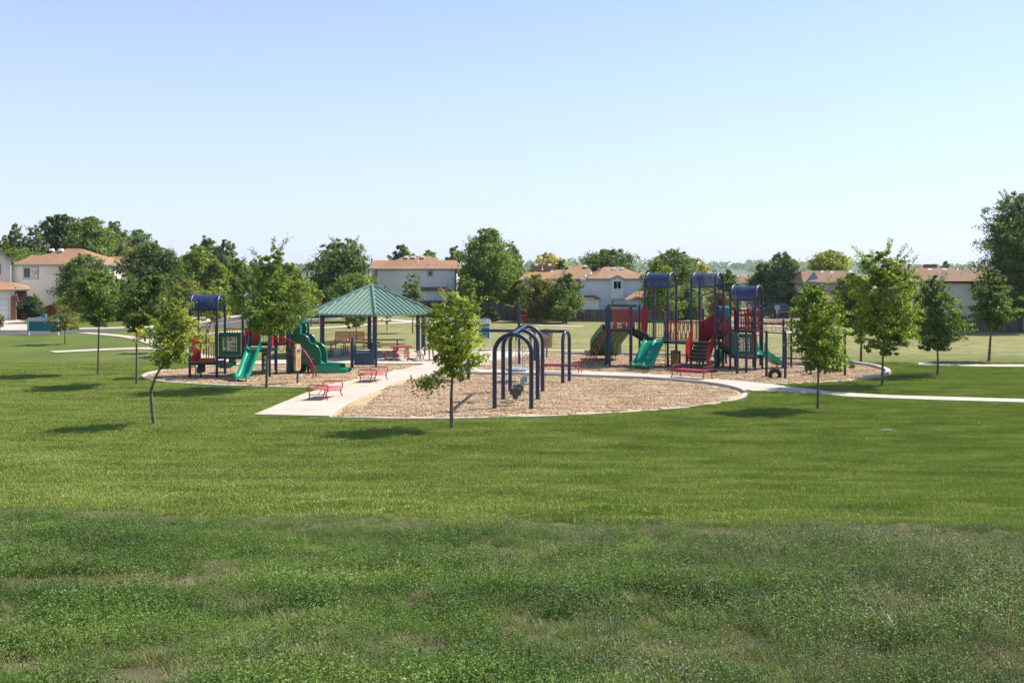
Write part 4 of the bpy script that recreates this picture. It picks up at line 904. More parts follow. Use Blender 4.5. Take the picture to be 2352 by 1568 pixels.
# ================= picnic shelter
GC = np.array((-8.86, 60.6)); RR = 4.45; r0 = R(-79)
sh_ = thing('picnic_shelter', 'open shelter with a green ribbed metal hip roof on navy columns', 'shelter', tuple(GC))
cor = [GC+RR*np.array((math.cos(r0+R(60*k)), math.sin(r0+R(60*k)))) for k in range(6)]
ze, za = 2.70, 4.40; apex = Vector((*GC, za))
roofm = plain('green_standing_seam_metal', (.15, .25, .19), .34, .06, 1.2)
mb = MB(); vs = [V3(c, ze) for c in cor]+[apex]+[V3(c, ze-.10) for c in cor]
fs = [(k, (k+1) % 6, 6) for k in range(6)]+[(k, 7+k, 7+(k+1) % 6, (k+1) % 6) for k in range(6)]+[tuple(range(7, 13))]
mb.add(vs, fs); roof = mb.build('roof', roofm, sh_, smooth=0)
mb = MB(); mc = MB()
for k in range(6):
    A, B = V3(cor[k], ze), V3(cor[(k+1) % 6], ze); e = (B-A); m = (A+B)/2; up_ = (apex-m); nrm = e.cross(up_).normalized(); nrm = nrm if nrm.z > 0 else -nrm
    n = 14
    for i in range(1, n):
        t = i/n; p = A.lerp(B, t); f = 1-abs(2*t-1); 
        if f < .04: continue
        q_ = p+up_*f*.97; dd_ = e.normalized()*.02
        mb.plate([p-dd_+nrm*.002, p+dd_+nrm*.002, q_+dd_+nrm*.002, q_-dd_+nrm*.002], nrm*.055)
    hp = (apex-A).normalized(); mc.tube([A+Vector((0, 0, .02)), apex+Vector((0, 0, .02))], .085, 8)
mb.build('roof_seams', roofm, roof, smooth=0); mc.build('ridge_caps', roofm, roof)
for k in range(6):
    c = GC+(cor[k]-GC)*.80; p = post(sh_, c, 2.75, .135, name='column')
    for z in (2.18, 2.03): mb = MB(); mb.lathe([(.142, z), (.142, z+.05)], (c[0], c[1], 0), 16); mb.build('red_band', red, p)
mb = MB()
for k in range(6):
    c = GC+(cor[k]-GC)*.80; c2 = GC+(cor[(k+1) % 6]-GC)*.80; mb.tube([V3(c, 2.62), V3(c2, 2.62)], .07, 6); mb.tube([V3(c, 2.62), apex-Vector((0, 0, .22))], .06, 6)
mb.build('roof_beams', navy, sh_)

# ================= picnic tables
dkred = plain('dark_red_table_coating', (.16, .025, .03), .5)
def picnic(label, c, ang, L_=2.4, mat=None, square=False):
    mat = mat or dkred; t = thing('picnic_table', label, 'picnic table', (*c, .05), 'picnic tables under the shelter'); M = Matrix.Rotation(ang, 3, 'Z'); W = lambda x, y, z: M @ Vector((x, y, z))+Vector((*c, .05))
    def pl(x0, x1, y0, y1, z, nm): mb = MB(); mb.plate([W(x0, y0, z-.04), W(x1, y0, z-.04), W(x1, y1, z-.04), W(x0, y1, z-.04)], (0, 0, .04)); mb.build(nm, mat, t)
    if square:
        pl(-.62, .62, -.62, .62, .78, 'tabletop')
        for k in range(4):
            a = R(90*k); X = lambda r_, s_, z: W(r_*math.cos(a)-s_*math.sin(a), r_*math.sin(a)+s_*math.cos(a), z)
            mb = MB(); mb.plate([X(.82, -.45, .43), X(1.1, -.45, .43), X(1.1, .45, .43), X(.82, .45, .43)], (0, 0, .035)); mb.build('bench_seat', mat, t)
            for s_ in (-.3, .3): mb = MB(); mb.tube(bez([X(.96, s_, .43), X(1.0, s_, .2), X(.9, s_, .03), X(.6, s_, .02), X(.45, s_, .1), X(.42, s_, .74)], 4), .022, 6); mb.build('leg', mat, t)
    else:
        pl(-L_/2, L_/2, -.38, .38, .78, 'tabletop')
        for s_ in (-1, 1):
            y0, y1 = sorted((s_*.62, s_*.88)); pl(-L_/2, L_/2, y0, y1, .46, 'bench_seat')
        for x in (-L_*.33, L_*.33):
            for s_ in (-1, 1): mb = MB(); mb.tube(bez([W(x, s_*.75, .42), W(x, s_*.78, .12), W(x, s_*.68, .03), W(x, s_*.35, .03), W(x, s_*.22, .12), W(x, s_*.18, .74)], 4), .024, 6); mb.build('leg', black, t)
D = 56.6; picnic('square red picnic table with four seats at the right of the shelter', (XX(921, D), D), R(12), mat=plain('red_table_coating', (.34, .03, .035), .45), square=True)
D = 59.8; picnic('long dark red picnic table in the middle of the shelter behind the blue counter', (XX(823, D), D), R(-4), 2.65)
D = 62.3; picnic('long dark red picnic table farthest back under the shelter', (XX(882, D), D), R(2), 2.6)
D = 58.4; picnic('dark red picnic table at the left end of the shelter beside the green slide', (XX(737, D), D), R(0), 1.9)
# ---------------------------------------------------------------- signs, people, cars
def text(body, size, loc, rot, mat, parent, name='lettering', ext=.004, bold=.0):
    cu = bpy.data.curves.new(name, 'FONT'); cu.body = body; cu.size = size; cu.align_x = 'CENTER'; cu.align_y = 'CENTER'; cu.extrude = ext; cu.offset = bold
    ob = bpy.data.objects.new(name, cu); COL.objects.link(ob); bpy.context.view_layer.update()
    me = bpy.data.meshes.new_from_object(ob.evaluated_get(bpy.context.evaluated_depsgraph_get())); bpy.data.objects.remove(ob)
    o = bpy.data.objects.new(name, me); COL.objects.link(o); me.materials.clear(); me.materials.append(mat)
    o.parent = parent; off = Vector(parent['_w']) if '_w' in parent else Vector((0, 0, 0)); o.location = Vector(loc)-off; o.rotation_euler = rot; o['_w'] = tuple(loc); return o
D = 62.7; xa, xb = -2.20, -1.43
ps = thing('park_sign', 'white framed park sign with a teal board on two legs behind the swings', 'sign', ((xa+xb)/2, D))
for x in (xa, xb): mb = MB(); mb.box((x, D, 1.02), (.085, .085, 2.14)); mb.build('sign_post', white, ps)
mb = MB(); m_ = (xa+xb)/2
mb.plate([(xa, D-.03, 1.80), (xb, D-.03, 1.80), (xb, D-.03, 2.10), (m_, D-.03, 2.2), (xa, D-.03, 2.10)], (0, .06, 0)); mb.box((m_, D, .86), (xb-xa, .05, .07)); mb.build('sign_frame', offw, ps)
mb = MB(); mb.box((m_, D, 1.345), (xb-xa-.08, .04, .93)); bd = mb.build('sign_board', teal, ps)
mb = MB(); mb.box((m_, D-.026, 1.80), (xb-xa-.08, .012, .035)); mb.build('pink_strip', plain('pink_strip_paint', (.45, .12, .16), .5), bd)
text('Flynn Park', .158, (m_, D-.024, 1.62), (R(90), 0, 0), white, bd, bold=.002)
mb = MB()
for z, w in ((1.44, .5), (1.22, .46), (1.08, .44), (.98, .40)):
    for k in range(9):
        if k in (3, 6): continue
        mb.box((m_-w/2+(k+.5)*w/9, D-.023, z), (w/9*.7, .006, .032))
mb.build('small_print', plain('faded_white_print', (.35, .5, .5), .5), bd)
mb = MB(); mb.box((m_+.02, D-.02, 2.15), (.17, .14, .16)); fi = mb.build('finial', tealtop, ps)
mb = MB(); mb.plate([(m_-.03, D-.096, 2.1), (m_+.07, D-.096, 2.1), (m_+.02, D-.096, 2.2)], (0, .004, 0)); mb.build('finial_mark', white, fi)
# left entry sign, seen from behind
D = 79.2; xa, xb = XX(65, D), XX(133, D)
es = thing('entry_sign', 'low wide teal sign board with a pale frame beside the road', 'sign', ((xa+xb)/2, D)); m_ = (xa+xb)/2
for x in (xa, xb): mb = MB(); mb.box((x, D, .68), (.14, .14, 1.4)); mb.build('sign_post', offw, es)
mb = MB(); mb.plate([(xa, D-.05, 1.14), (xb, D-.05, 1.14), (xb, D-.05, 1.34), (m_, D-.05, 1.58), (xa, D-.05, 1.34)], (0, .1, 0)); mb.build('sign_frame', offw, es)
mb = MB(); mb.box((m_, D, .74), (xb-xa-.14, .06, .82)); mb.build('sign_board', teal, es)
mb = MB(); mb.box((m_+.1, D, 1.6), (.3, .2, .3)); mb.build('finial', tealtop, es)

def figure(name, verts, edges, radii, mat, parent, sub=2):
    me = bpy.data.meshes.new(name); off = Vector(parent['_w']); me.from_pydata([tuple(Vector(v)-off) for v in verts], edges, []); o = bpy.data.objects.new(name, me); COL.objects.link(o)
    sk = o.modifiers.new('skin', 'SKIN'); sk.use_smooth_shade = True
    for i, r in enumerate(radii): me.skin_vertices[0].data[i].radius = (r if isinstance(r, tuple) else (r, r)); me.skin_vertices[0].data[i].use_root = (i == 0)
    o.modifiers.new('sub', 'SUBSURF').levels = sub; o.modifiers['sub'].render_levels = sub
    bpy.context.view_layer.update(); m2 = bpy.data.meshes.new_from_object(o.evaluated_get(bpy.context.evaluated_depsgraph_get())); bpy.data.objects.remove(o)
    m2.name = name; o = bpy.data.objects.new(name, m2); COL.objects.link(o); m2.materials.clear(); m2.materials.append(mat); m2.shade_smooth(); o.parent = parent; o['_w'] = tuple(off); return o
# woman with a stroller and a dog at the shelter, partly behind the maple
D = 56.4; px = XX(990, D); B0 = Vector((px, D, .05))
pe = thing('person', 'person in a black top and dark shorts standing behind a stroller, one arm raised', 'person', tuple(B0))
W = lambda x, y, z: B0+Vector((x, y, z))
hs = 1.66/1.7
verts = [W(0, 0, .92), W(0, 0, 1.12), W(0, 0, 1.30), W(0, 0, 1.40), W(.01, 0, 1.46), W(.03, -.01, 1.53), W(.04, -.015, 1.60), W(.04, 0, 1.66),
         W(-.17, 0, 1.36), W(-.24, .0, 1.12), W(-.02, -.17, 1.10), W(.06, -.2, 1.13), W(.17, 0, 1.36), W(.22, -.06, 1.12), W(.34, -.24, 1.04), W(.40, -.3, 1.05),
         W(-.09, 0, .88), W(-.11, -.02, .50), W(-.10, .02, .10), W(-.08, -.11, .04), W(.09, 0, .88), W(.11, -.01, .50), W(.13, .03, .10), W(.16, -.09, .04)]
edges = [(0, 1), (1, 2), (2, 3), (3, 4), (4, 5), (5, 6), (6, 7), (2, 8), (8, 9), (9, 10), (10, 11), (2, 12), (12, 13), (13, 14), (14, 15), (0, 16), (16, 17), (17, 18), (18, 19), (0, 20), (20, 21), (21, 22), (22, 23)]
rad = [(.15, .11), (.12, .09), (.15, .10), (.08, .07), (.052, .052), (.075, .085), (.085, .10), (.05, .06), .055, .042, .030, .034, .055, .042, .030, .034, (.09, .09), .058, .038, .035, (.09, .09), .058, .038, .035]
body = figure('body', verts, edges, rad, skin, pe)
figure('black_top', [W(0, 0, .93), W(0, 0, 1.10), W(0, 0, 1.28), W(0, 0, 1.40), W(-.17, 0, 1.36), W(-.21, 0, 1.22), W(.17, 0, 1.36), W(.20, -.04, 1.22)], [(0, 1), (1, 2), (2, 3), (2, 4), (4, 5), (2, 6), (6, 7)], [(.165, .125), (.135, .105), (.165, .115), (.09, .08), .068, .058, .068, .058], cloth_b, pe)
figure('shorts', [W(0, 0, .93), W(-.09, 0, .84), W(-.11, -.01, .62), W(.09, 0, .84), W(.11, -.01, .62)], [(0, 1), (1, 2), (0, 3), (3, 4)], [(.165, .125), (.11, .105), .082, (.11, .105), .082], cloth_g, pe)
mb = MB(); mb.lathe([(.02, .12), (.07, .09), (.1, .02), (.095, -.05), (.06, -.12), (.02, -.16)], W(.035, .03, 1.62), 12); mb.build('hair', hair, pe)
mb = MB()
for dx in (-.03, .03): mb.lathe([(.001, -.008), (.009, 0), (.001, .008)], W(.04+dx, -.105, 1.60), 6)
mb.lathe([(.004, -.02), (.012, -.012), (.004, .02)], W(.04, -.115, 1.575), 6); mb.build('face_features', hair, body)
for (hx, hy, hz, sg) in ((.06, -.2, 1.13, 1), (.40, -.3, 1.05, 1)):
    mb = MB()
    for k in range(4):
        l_ = (.07, .08, .075, .06)[k]; p = W(hx+.02, hy-.01, hz+.03-k*.02); mb.tube([p, p+Vector((l_*.6, -.01, -.005)), p+Vector((l_*.85, -.02, -.03))], [.009, .008, .006], 5)
    p = W(hx, hy-.02, hz+.03); mb.tube([p, p+Vector((.02, -.02, .035))], [.01, .007], 5); mb.build('fingers', skin, body)
mb = MB()
for x in (-.08, .16): mb.box(W(x, -.05, .045), (.09, .26, .09))
mb.build('shoes', white, pe)
stl = thing('stroller', 'dark three-wheeled stroller in front of the standing person', 'stroller', tuple(W(.75, -.1, 0)))
for x, y, r in ((.30, -.32, .14), (.30, .12, .14), (1.2, -.1, .12)):
    mb = MB(); mb.lathe([(r*.6, -.025), (r, -.022), (r, .022), (r*.6, .025)], W(x, y, r), 18, Matrix.Rotation(R(90), 3, 'X')); w_ = mb.build('wheel', tyre, stl)
    mb = MB(); mb.lathe([(r*.5, -.02), (r*.5, .02)], W(x, y, r), 12, Matrix.Rotation(R(90), 3, 'X')); mb.build('hub', steel, w_)
mb = MB()
for y in (-.3, .1): mb.tube([W(.3, y, .14), W(1.0, y*.6-.04, .35), W(1.2, -.1, .14)], .015, 6); mb.tube([W(.9, y, .3), W(.55, y, .8), W(.38, y, 1.04)], .015, 6)
mb.tube([W(.38, -.3, 1.04), W(.38, .1, 1.04)], .02, 6); mb.build('frame', steel, stl)
mb = MB(); mb.plate([W(.45, -.28, .34), W(1.05, -.28, .42), W(1.1, -.28, .56), W(.72, -.28, .52), W(.5, -.28, .95), W(.38, -.28, .9)], (0, .38, 0)); mb.build('seat', cloth_b, stl)
mb = MB(); mb.plate([W(.48, -.3, .92), W(.55, -.3, 1.08), W(.75, -.3, 1.12), W(.92, -.3, 1.0), W(.9, -.3, .92), W(.72, -.3, .96)], (0, .42, 0)); mb.build('canopy', cloth_b, stl)
mb = MB(); mb.box(W(.62, -.1, .30), (.5, .34, .14)); mb.build('basket', cloth_b, stl)
# dog
D = 55.9; d0 = Vector((XX(968.5, D), D, .05)); dg = thing('dog', 'white and grey spotted dog with a dark head standing beside the person', 'dog', tuple(d0)); W2 = lambda x, y, z: d0+Vector((x, y, z))
# stands facing away to the right; the trunk is foreshortened
vs = [W2(0, .25, .46), W2(0, .02, .48), W2(0, -.2, .46), W2(0, .42, .52), W2(.03, .52, .66), W2(.06, .58, .72), W2(.1, .68, .69),
      W2(-.09, -.22, .38), W2(-.1, -.16, .24), W2(-.1, -.26, .14), W2(-.1, -.25, .02), W2(.09, -.22, .38), W2(.1, -.16, .24), W2(.1, -.26, .14), W2(.1, -.25, .02),
      W2(-.08, .3, .38), W2(-.085, .27, .2), W2(-.085, .3, .02), W2(.08, .3, .38), W2(.085, .27, .2), W2(.085, .3, .02), W2(0, -.32, .46), W2(.02, -.45, .36)]
es_ = [(0, 1), (1, 2), (0, 3), (3, 4), (4, 5), (5, 6), (2, 7), (7, 8), (8, 9), (9, 10), (2, 11), (11, 12), (12, 13), (13, 14), (0, 15), (15, 16), (16, 17), (0, 18), (18, 19), (19, 20), (2, 21), (21, 22)]
rd = [(.13, .16), (.12, .14), (.11, .12), (.10, .12), .08, (.085, .08), .045, (.06, .07), .04, .026, .028, (.06, .07), .04, .026, .028, .045, .028, .03, .045, .028, .03, .03, .012]
m, nt, out = newmat('spotted_dog_fur'); b = N(nt, 'ShaderNodeBsdfPrincipled'); geo = N(nt, 'ShaderNodeNewGeometry'); n1 = noise(nt, 9, 3, .6, geo.outputs['Position']); r = ramp(nt, [(.46, (.62, .6, .58)), (.52, (.62, .6, .58)), (.58, (.14, .13, .13))]); nt.links.new(n1.outputs[0], r.inputs[0]); nt.links.new(r.outputs[0], b.inputs[0]); b.inputs['Roughness'].default_value = .9; nt.links.new(b.outputs[0], out.inputs[0])
db = figure('body', vs, es_, rd, m, dg)
mb = MB()
for sg in (-1, 1): mb.plate([W2(.06+sg*.07, .57, .77), W2(.06+sg*.13, .56, .72), W2(.06+sg*.12, .58, .62), W2(.06+sg*.07, .6, .7)], (0, .02, 0))
mb.lathe([(.02, .1), (.085, .05), (.09, 0), (.05, -.05)], W2(.06, .57, .72), 10); mb.build('ears', hair, dg)

# cars
def car(label, cat, c, ang, L_=4.5, Hh=1.45, col=(.3, .3, .32), suv=False, name='parked_car'):
    t = thing(name, label, cat, (*c, .03), 'parked cars'); M = Matrix.Rotation(ang, 3, 'Z'); W = lambda x, y, z: M @ Vector((x, y, z))+Vector((*c, .03)); w = .88
    pm = plain('car_paint_'+str(len(MATS)), col, .25, .05, 1)
    h2 = Hh; prof = [(-L_/2, .35), (-L_/2, .75), (-L_/2+.1, .88), (-L_*.3, .95), (L_*.22, .95), (L_*.45, .82), (L_/2, .65), (L_/2, .32), (L_*.4, .22), (-L_*.4, .22)]
    cab = [(-L_*(.46 if suv else .34), .93), (-L_*(.40 if suv else .22), h2-.03), (-L_*.1, h2), (L_*.06, h2-.03), (L_*.24, .93)]
    mb = MB(); mb.plate([W(x, -w, z) for x, z in prof], M @ Vector((0, 2*w, 0))); bd = mb.build('body', pm, t, smooth=30)
    n = len(cab); mb = MB(); vs = [W(x, -w*(.92 if z < 1 else .74), z) for x, z in cab]+[W(x, w*(.92 if z < 1 else .74), z) for x, z in cab]
    mb.add(vs, [tuple(range(n))[::-1], tuple(range(n, 2*n))]+[(i, (i+1) % n, n+(i+1) % n, n+i) for i in range(n)]); mb.build('cabin', pm, t, smooth=30)
    for s_ in (-1, 1):
        g = [(x*.93, .95+(z-.93)*.86) for x, z in cab]
        mb = MB(); mb.plate([W(x, s_*(w*(.925 if z < 1 else .765)+.006), z) for x, z in g], M @ Vector((0, s_*.004, 0))); mb.build('side_window', glass, bd)
    for i0, i1 in ((0, 1), (3, 4)):
        (xa_, za_), (xb_, zb_) = cab[i0], cab[i1]; sg = -1 if i0 == 0 else 1
        mb = MB(); mb.plate([W(xa_+sg*.012, -w*.72, za_*.98+zb_*.02+.02), W(xa_+sg*.012, w*.72, za_*.98+zb_*.02+.02), W(xb_+sg*.012, w*.66, zb_), W(xb_+sg*.012, -w*.66, zb_)], M @ Vector((sg*.01, 0, .01))); mb.build('windscreen', glass, bd)
    for x in (-L_*.31, L_*.31):
        for s_ in (-1, 1):
            mb = MB(); mb.lathe([(.2, -.1), (.33, -.1), (.33, .1), (.2, .1)], W(x, s_*(w-.06), .33), 18, M @ Matrix.Rotation(R(90), 3, 'X')); wh = mb.build('wheel', tyre, t)
            mb = MB(); mb.lathe([(.19, -.11), (.19, .11)], W(x, s_*(w-.06), .33), 14, M @ Matrix.Rotation(R(90), 3, 'X')); mb.build('rim', steel, wh)
    for s_ in (-.6, .6):
        mb = MB(); mb.box(W(L_/2, s_, .66), (.06, .3, .12), ang); mb.build('headlight', offw, t); mb = MB(); mb.box(W(-L_/2, s_, .74), (.05, .26, .12), ang); mb.build('tail_light', red, t)
D = 121; car('silver car parked by the road beyond the left arched roof', 'car', (XX(545, D), D), R(150), 4.5, 1.45, (.42, .44, .46))
D = 108; car('dark high-roofed vehicle parked under the trees behind the right play structure', 'car', (XX(1780, D), D), R(100), 4.7, 1.7, (.03, .03, .035), True)
D = 120; car('pale blue car parked in shade behind the second arched roof', 'car', (XX(1590, D), D), R(100), 4.5, 1.5, (.16, .22, .30))
D = 116; car('white car parked left of the dark vehicle under the far trees', 'car', (XX(1755, D), D), R(35), 4.4, 1.45, (.6, .62, .65))
# road sign on a post
D = 101; t = thing('street_sign', 'square grey sign back on a thin post beside the far street', 'sign', (XX(1785, D), D)); x = XX(1785, D)
mb = MB(); mb.tube([(x, D, 0), (x, D, ZZ(701, D))], .035, 8); mb.build('sign_post', steel, t); mb = MB(); mb.box((x, D-.03, ZZ(706, D)), (.54, .02, .50)); mb.build('sign_plate', offw, t); mb = MB(); mb.box((x, D-.03, ZZ(716, D)), (.24, .02, .36)); mb.build('sign_plate', offw, t)
D = 92; t = thing('warning_sign', 'small orange diamond sign on a post left of the shelter roof', 'sign', (XX(733.5, D), D)); x = XX(733.5, D)
mb = MB(); mb.tube([(x, D, 0), (x, D, ZZ(694, D))], .035, 8); mb.build('sign_post', steel, t); mb = MB(); z = ZZ(695, D); mb.plate([(x-.26, D-.04, z), (x, D-.04, z-.3), (x+.26, D-.04, z), (x, D-.04, z+.3)], (0, .02, 0)); mb.build('sign_plate', plain('orange_sign_paint', (.55, .20, .03), .5), t)
# flag on the brick pier
D = 104; fx = lambda x: XX(.1929*x, D)
t = thing('flag', 'small red and white striped flag with a blue corner hanging from the brick pier', 'flag', (fx(215), D, ZZ(cJ(0, 905)[1], D)))
mb = MB(); mb.tube([(fx(150), D, ZZ(cJ(0, 1010)[1], D)), (fx(215), D-.5, ZZ(cJ(0, 900)[1], D-.5))], .02, 6); mb.build('flag_pole', white, t)
rows = 7
for k in range(rows):
    a0, a1 = k/rows, (k+1)/rows; q = lambda s_, tt: (fx(168+s_*78-0*tt), D-.45+.1*math.sin(tt*5+s_*6), ZZ(cJ(0, 960-55*(s_)**.6+tt*0)[1], D)-tt)
    L0 = [(fx(165+(215-165)*a), D-.45, ZZ(cJ(0, 965-60*a)[1], D)) for a in (a0, a1)]; L1 = [(fx(200+(252-200)*a), D-.4+.06*math.sin(a*9), ZZ(cJ(0, 1092-15*a)[1], D)) for a in (a0, a1)]
    mb = MB(); mb.plate([L0[0], L0[1], L1[1], L1[0]], (0, .02, 0)); mb.build('stripe', red if k % 2 == 0 else white, t)
mb = MB(); mb.plate([(fx(185), D-.47, ZZ(cJ(0, 945)[1], D)), (fx(215), D-.47, ZZ(cJ(0, 905)[1], D)), (fx(232), D-.47, ZZ(cJ(0, 960)[1], D)), (fx(203), D-.47, ZZ(cJ(0, 1000)[1], D))], (0, .01, 0)); mb.build('canton', navy, t)

# ---------------------------------------------------------------- houses
def win(root, xa, xb, za, zb, y, trim=None, sash=True, g=None):
    w, h = xb-xa, zb-za
    mb = MB()
    if trim is not None:
        k = .09
        for (c, d) in ((((xa+xb)/2, y-.04, zb+k/2), (w+2*k, .09, k)), (((xa+xb)/2, y-.04, za-k/2), (w+2*k, .09, k)), ((xa-k/2, y-.04, (za+zb)/2), (k, .088, h)), ((xb+k/2, y-.04, (za+zb)/2), (k, .088, h))): mb.box(c, d)
        wd = mb.build('window', trim, root, smooth=0)
    else: mb.box(((xa+xb)/2, y-.02, (za+zb)/2), (w+.1, .05, h+.1)); wd = mb.build('window', white, root, smooth=0)
    mb = MB(); f = .05
    for (c, d) in ((((xa+xb)/2, y-.05, zb-f/2), (w, .05, f)), (((xa+xb)/2, y-.05, za+f/2), (w, .05, f)), ((xa+f/2, y-.05, (za+zb)/2), (f, .048, h-2*f)), ((xb-f/2, y-.05, (za+zb)/2), (f, .048, h-2*f))): mb.box(c, d)
    if sash: mb.box(((xa+xb)/2, y-.05, (za+zb)/2), (f, .046, h-2*f)) if w > h*.9 else mb.box(((xa+xb)/2, y-.05, (za+zb)/2), (w-2*f, .046, f))
    mb.build('window_frame', white, wd, smooth=0)
    if w > h*.9:
        mb = MB(); mb.box((xa+w*.25, y-.035, (za+zb)/2), (w*.5-.06, .02, h-.08)); mb.build('pane', glass, wd, smooth=0); mb = MB(); mb.box((xa+w*.75, y-.035, (za+zb)/2), (w*.5-.06, .02, h-.08)); mb.build('pane', g or blind, wd, smooth=0)
    else: mb = MB(); mb.box(((xa+xb)/2, y-.035, (za+zb)/2), (w-.08, .02, h-.08)); mb.build('pane', g or glass, wd, smooth=0)
def hip(root, x0, x1, y0, y1, ze, rx0, rx1, zr, mat, trim, ov=.35, t=.16, ry=None):
    """hip or gable roof: eave rectangle with overhang, ridge from rx0 to rx1"""
    X0, X1, Y0, Y1 = x0-ov, x1+ov, y0-ov, y1+ov; ry = (Y0+Y1)/2 if ry is None else ry
    mb = MB(); vs = [(X0, Y0, ze), (X1, Y0, ze), (X1, Y1, ze), (X0, Y1, ze), (rx0, ry, zr), (rx1, ry, zr)]
    mb.add(vs, [(0, 1, 5, 4), (1, 2, 5), (2, 3, 4, 5), (3, 0, 4), (0, 3, 2, 1)]); rf = mb.build('roof', mat, root, smooth=0)
    mb = MB()
    for a, b in (((X0, Y0), (X1, Y0)), ((X1, Y0), (X1, Y1)), ((X0, Y1), (X0, Y0))): mb.slab(a, b, ze-t, ze-.003, .06)
    mb.build('fascia', trim, rf, smooth=0); return rf
def vents(rf, lst, D, size=(.42, .35, .16)):
    for x, y in lst:
        mb = MB(); X, Z = XX(x, D), ZZ(y, D); w, d, h = size
        mb.plate([(X-w/2, D-d, Z-h), (X+w/2, D-d, Z-h), (X+w/2*.8, D-d*.6, Z), (X-w/2*.8, D-d*.6, Z)], (0, d*1.4, 0)); mb.box((X, D-d*.2, Z-h-.05), (w*1.15, d*1.5, .16)); mb.build('roof_vent', white, rf, smooth=0)
def pipes(rf, lst, D):
    for x, y in lst:
        mb = MB(); X, Z = XX(x, D), ZZ(y, D); mb.tube([(X, D, Z-.55), (X, D, Z+.15)], .06, 8); mb.lathe([(.2, -.28), (.08, -.05)], (X, D, Z-.1), 8); mb.build('vent_pipe', white, rf)
def wallbox(root, x0, x1, y0, y1, z0, z1, mat, name='wall'):
    mb = MB(); mb.prism([(x0, y0), (x1, y0), (x1, y1), (x0, y1)], z0, z1); return mb.build(name, mat, root, smooth=0)

# house with garage at the left edge
D = 106; X = lambda x: XX(.1929*x, D); Zj = lambda y: ZZ(cJ(0, y)[1], D)
h1 = thing('house', 'white sided house with brick piers and a white garage door at the left edge', 'house', (X(125), D))
mb = MB(); mb.plate([(X(-420), D, 0), (X(125), D, 0), (X(125), D, Zj(600)), (X(-150), D, Zj(400)), (X(-420), D, Zj(600))], (0, 9, 0)); mb.build('wall', sid_c, h1, smooth=0)
mb = MB(); mb.plate([(X(158), D-.4, Zj(612)), (X(158), D-.4, Zj(590)), (X(-150), D-.4, Zj(365)), (X(-458), D-.4, Zj(590)), (X(-458), D-.4, Zj(612)), (X(-150), D-.4, Zj(390))], (0, 9.8, 0)); rf = mb.build('roof', shing, h1, smooth=0)
mb = MB(); mb.plate([(X(160), D-.46, Zj(618)), (X(158), D-.46, Zj(592)), (X(-150), D-.46, Zj(367)), (X(-150), D-.46, Zj(395))], (0, .05, 0)); mb.build('fascia', bluetrim, rf, smooth=0)
mb = MB(); mb.box((X(123), D-.02, (Zj(600)+Zj(850))/2), (.12, .12, Zj(600)-Zj(850))); mb.build('corner_trim', white, h1)
win(h1, X(-90), X(12), Zj(750), Zj(640), D, plain('dark_pink_trim', (.3, .08, .08)))
wallbox(h1, X(-420), X(190), D-3.0, D-.02, 0, Zj(930), sid_c, 'garage_wall')
g0 = D-3.0
mb = MB(); mb.add([(X(-420), g0-.6, Zj(935)), (X(330), g0-.6, Zj(935)), (X(330), D+1, Zj(900)), (X(120), D-.03, Zj(845)), (X(-420), D-.03, Zj(822))], [(0, 1, 3, 4), (1, 2, 3)]); rf = mb.build('garage_roof', shing, h1, smooth=0)
mb = MB(); mb.box(((X(-420)+X(330))/2, g0-.6, Zj(940)), (X(330)-X(-420), .1, .14)); mb.build('gutter', bluetrim, rf)
mb = MB()
for k in range(4): z0_, z1_ = k*Zj(1050)/4, (k+1)*Zj(1050)/4; mb.box((X(-40), g0-.04, (z0_+z1_)/2+.02), (X(104)-X(-184), .05, z1_-z0_-.04))
mb.build('garage_door', garage, h1, smooth=0)
for x in (158, -230): mb = MB(); mb.box((X(x), g0-.15, Zj(1010)/2), (X(52)-X(0), .5, Zj(1010))); mb.build('brick_pier', brick, h1)
wallbox(h1, X(190), X(300), D-1.6, D+3, 0, Zj(950), brick, 'brick_wall')
mb = MB(); mb.box((X(265), D-1.7, Zj(950)), (.25, .2, .3)); mb.build('porch_lamp', black, h1)
h1.rotation_euler = (0, 0, R(27))
# cream hip-roofed house behind it
D = 113; X = lambda x: XX(.1929*x, D); Zj = lambda y: ZZ(cJ(0, y)[1], D)
h2 = thing('house', 'two-storey cream sided house with a tan hip roof behind the teal entry sign', 'house', (X(600), D))
wallbox(h2, X(110), X(1190), D, D+9, 0, Zj(645), sid_c)
rf = hip(h2, X(115), X(1190), D, D+9, Zj(640), X(585), X(760), ZZ(570.7, D+4), shing, bluetrim)
rf2 = hip(h2, X(100), X(420), D+1.5, D+8, Zj(636), X(140), X(420), ZZ(586, D+4), shing, bluetrim, .1)
win(h2, X(282), X(447), Zj(803), Zj(675), D, bluetrim)
vents(rf, [(119.5, 571.5), (140.5, 571.5)], D+3.4); pipes(rf, [(113, 592)], D+1.6)
h3 = thing('house', 'house with small white-trimmed gables left of the large round dark tree', 'house', (XX(262, 126), 126))
D = 126; wallbox(h3, XX(205, D), XX(325, D), D, D+8, 0, ZZ(618, D), sid_c); wallbox(h3, XX(246, D), XX(286, D), D-1.2, D, 0, ZZ(618, D), sid_c, 'bay')
rf = hip(h3, XX(205, D), XX(325, D), D, D+8, ZZ(617, D), XX(225, D), XX(330, D), ZZ(588, D), shing, bluetrim)
mb = MB(); mb.plate([(XX(290, D), D-1.3, ZZ(617, D)), (XX(310, D), D-1.3, ZZ(588, D)), (XX(330, D), D-1.3, ZZ(617, D))], (0, 6, 0)); mb.build('dormer_roof', shing, rf, smooth=0)
xa_, xb_, xm = XX(278, D), XX(290, D), XX(284, D); zt_, zb_ = ZZ(602, D), ZZ(618, D)
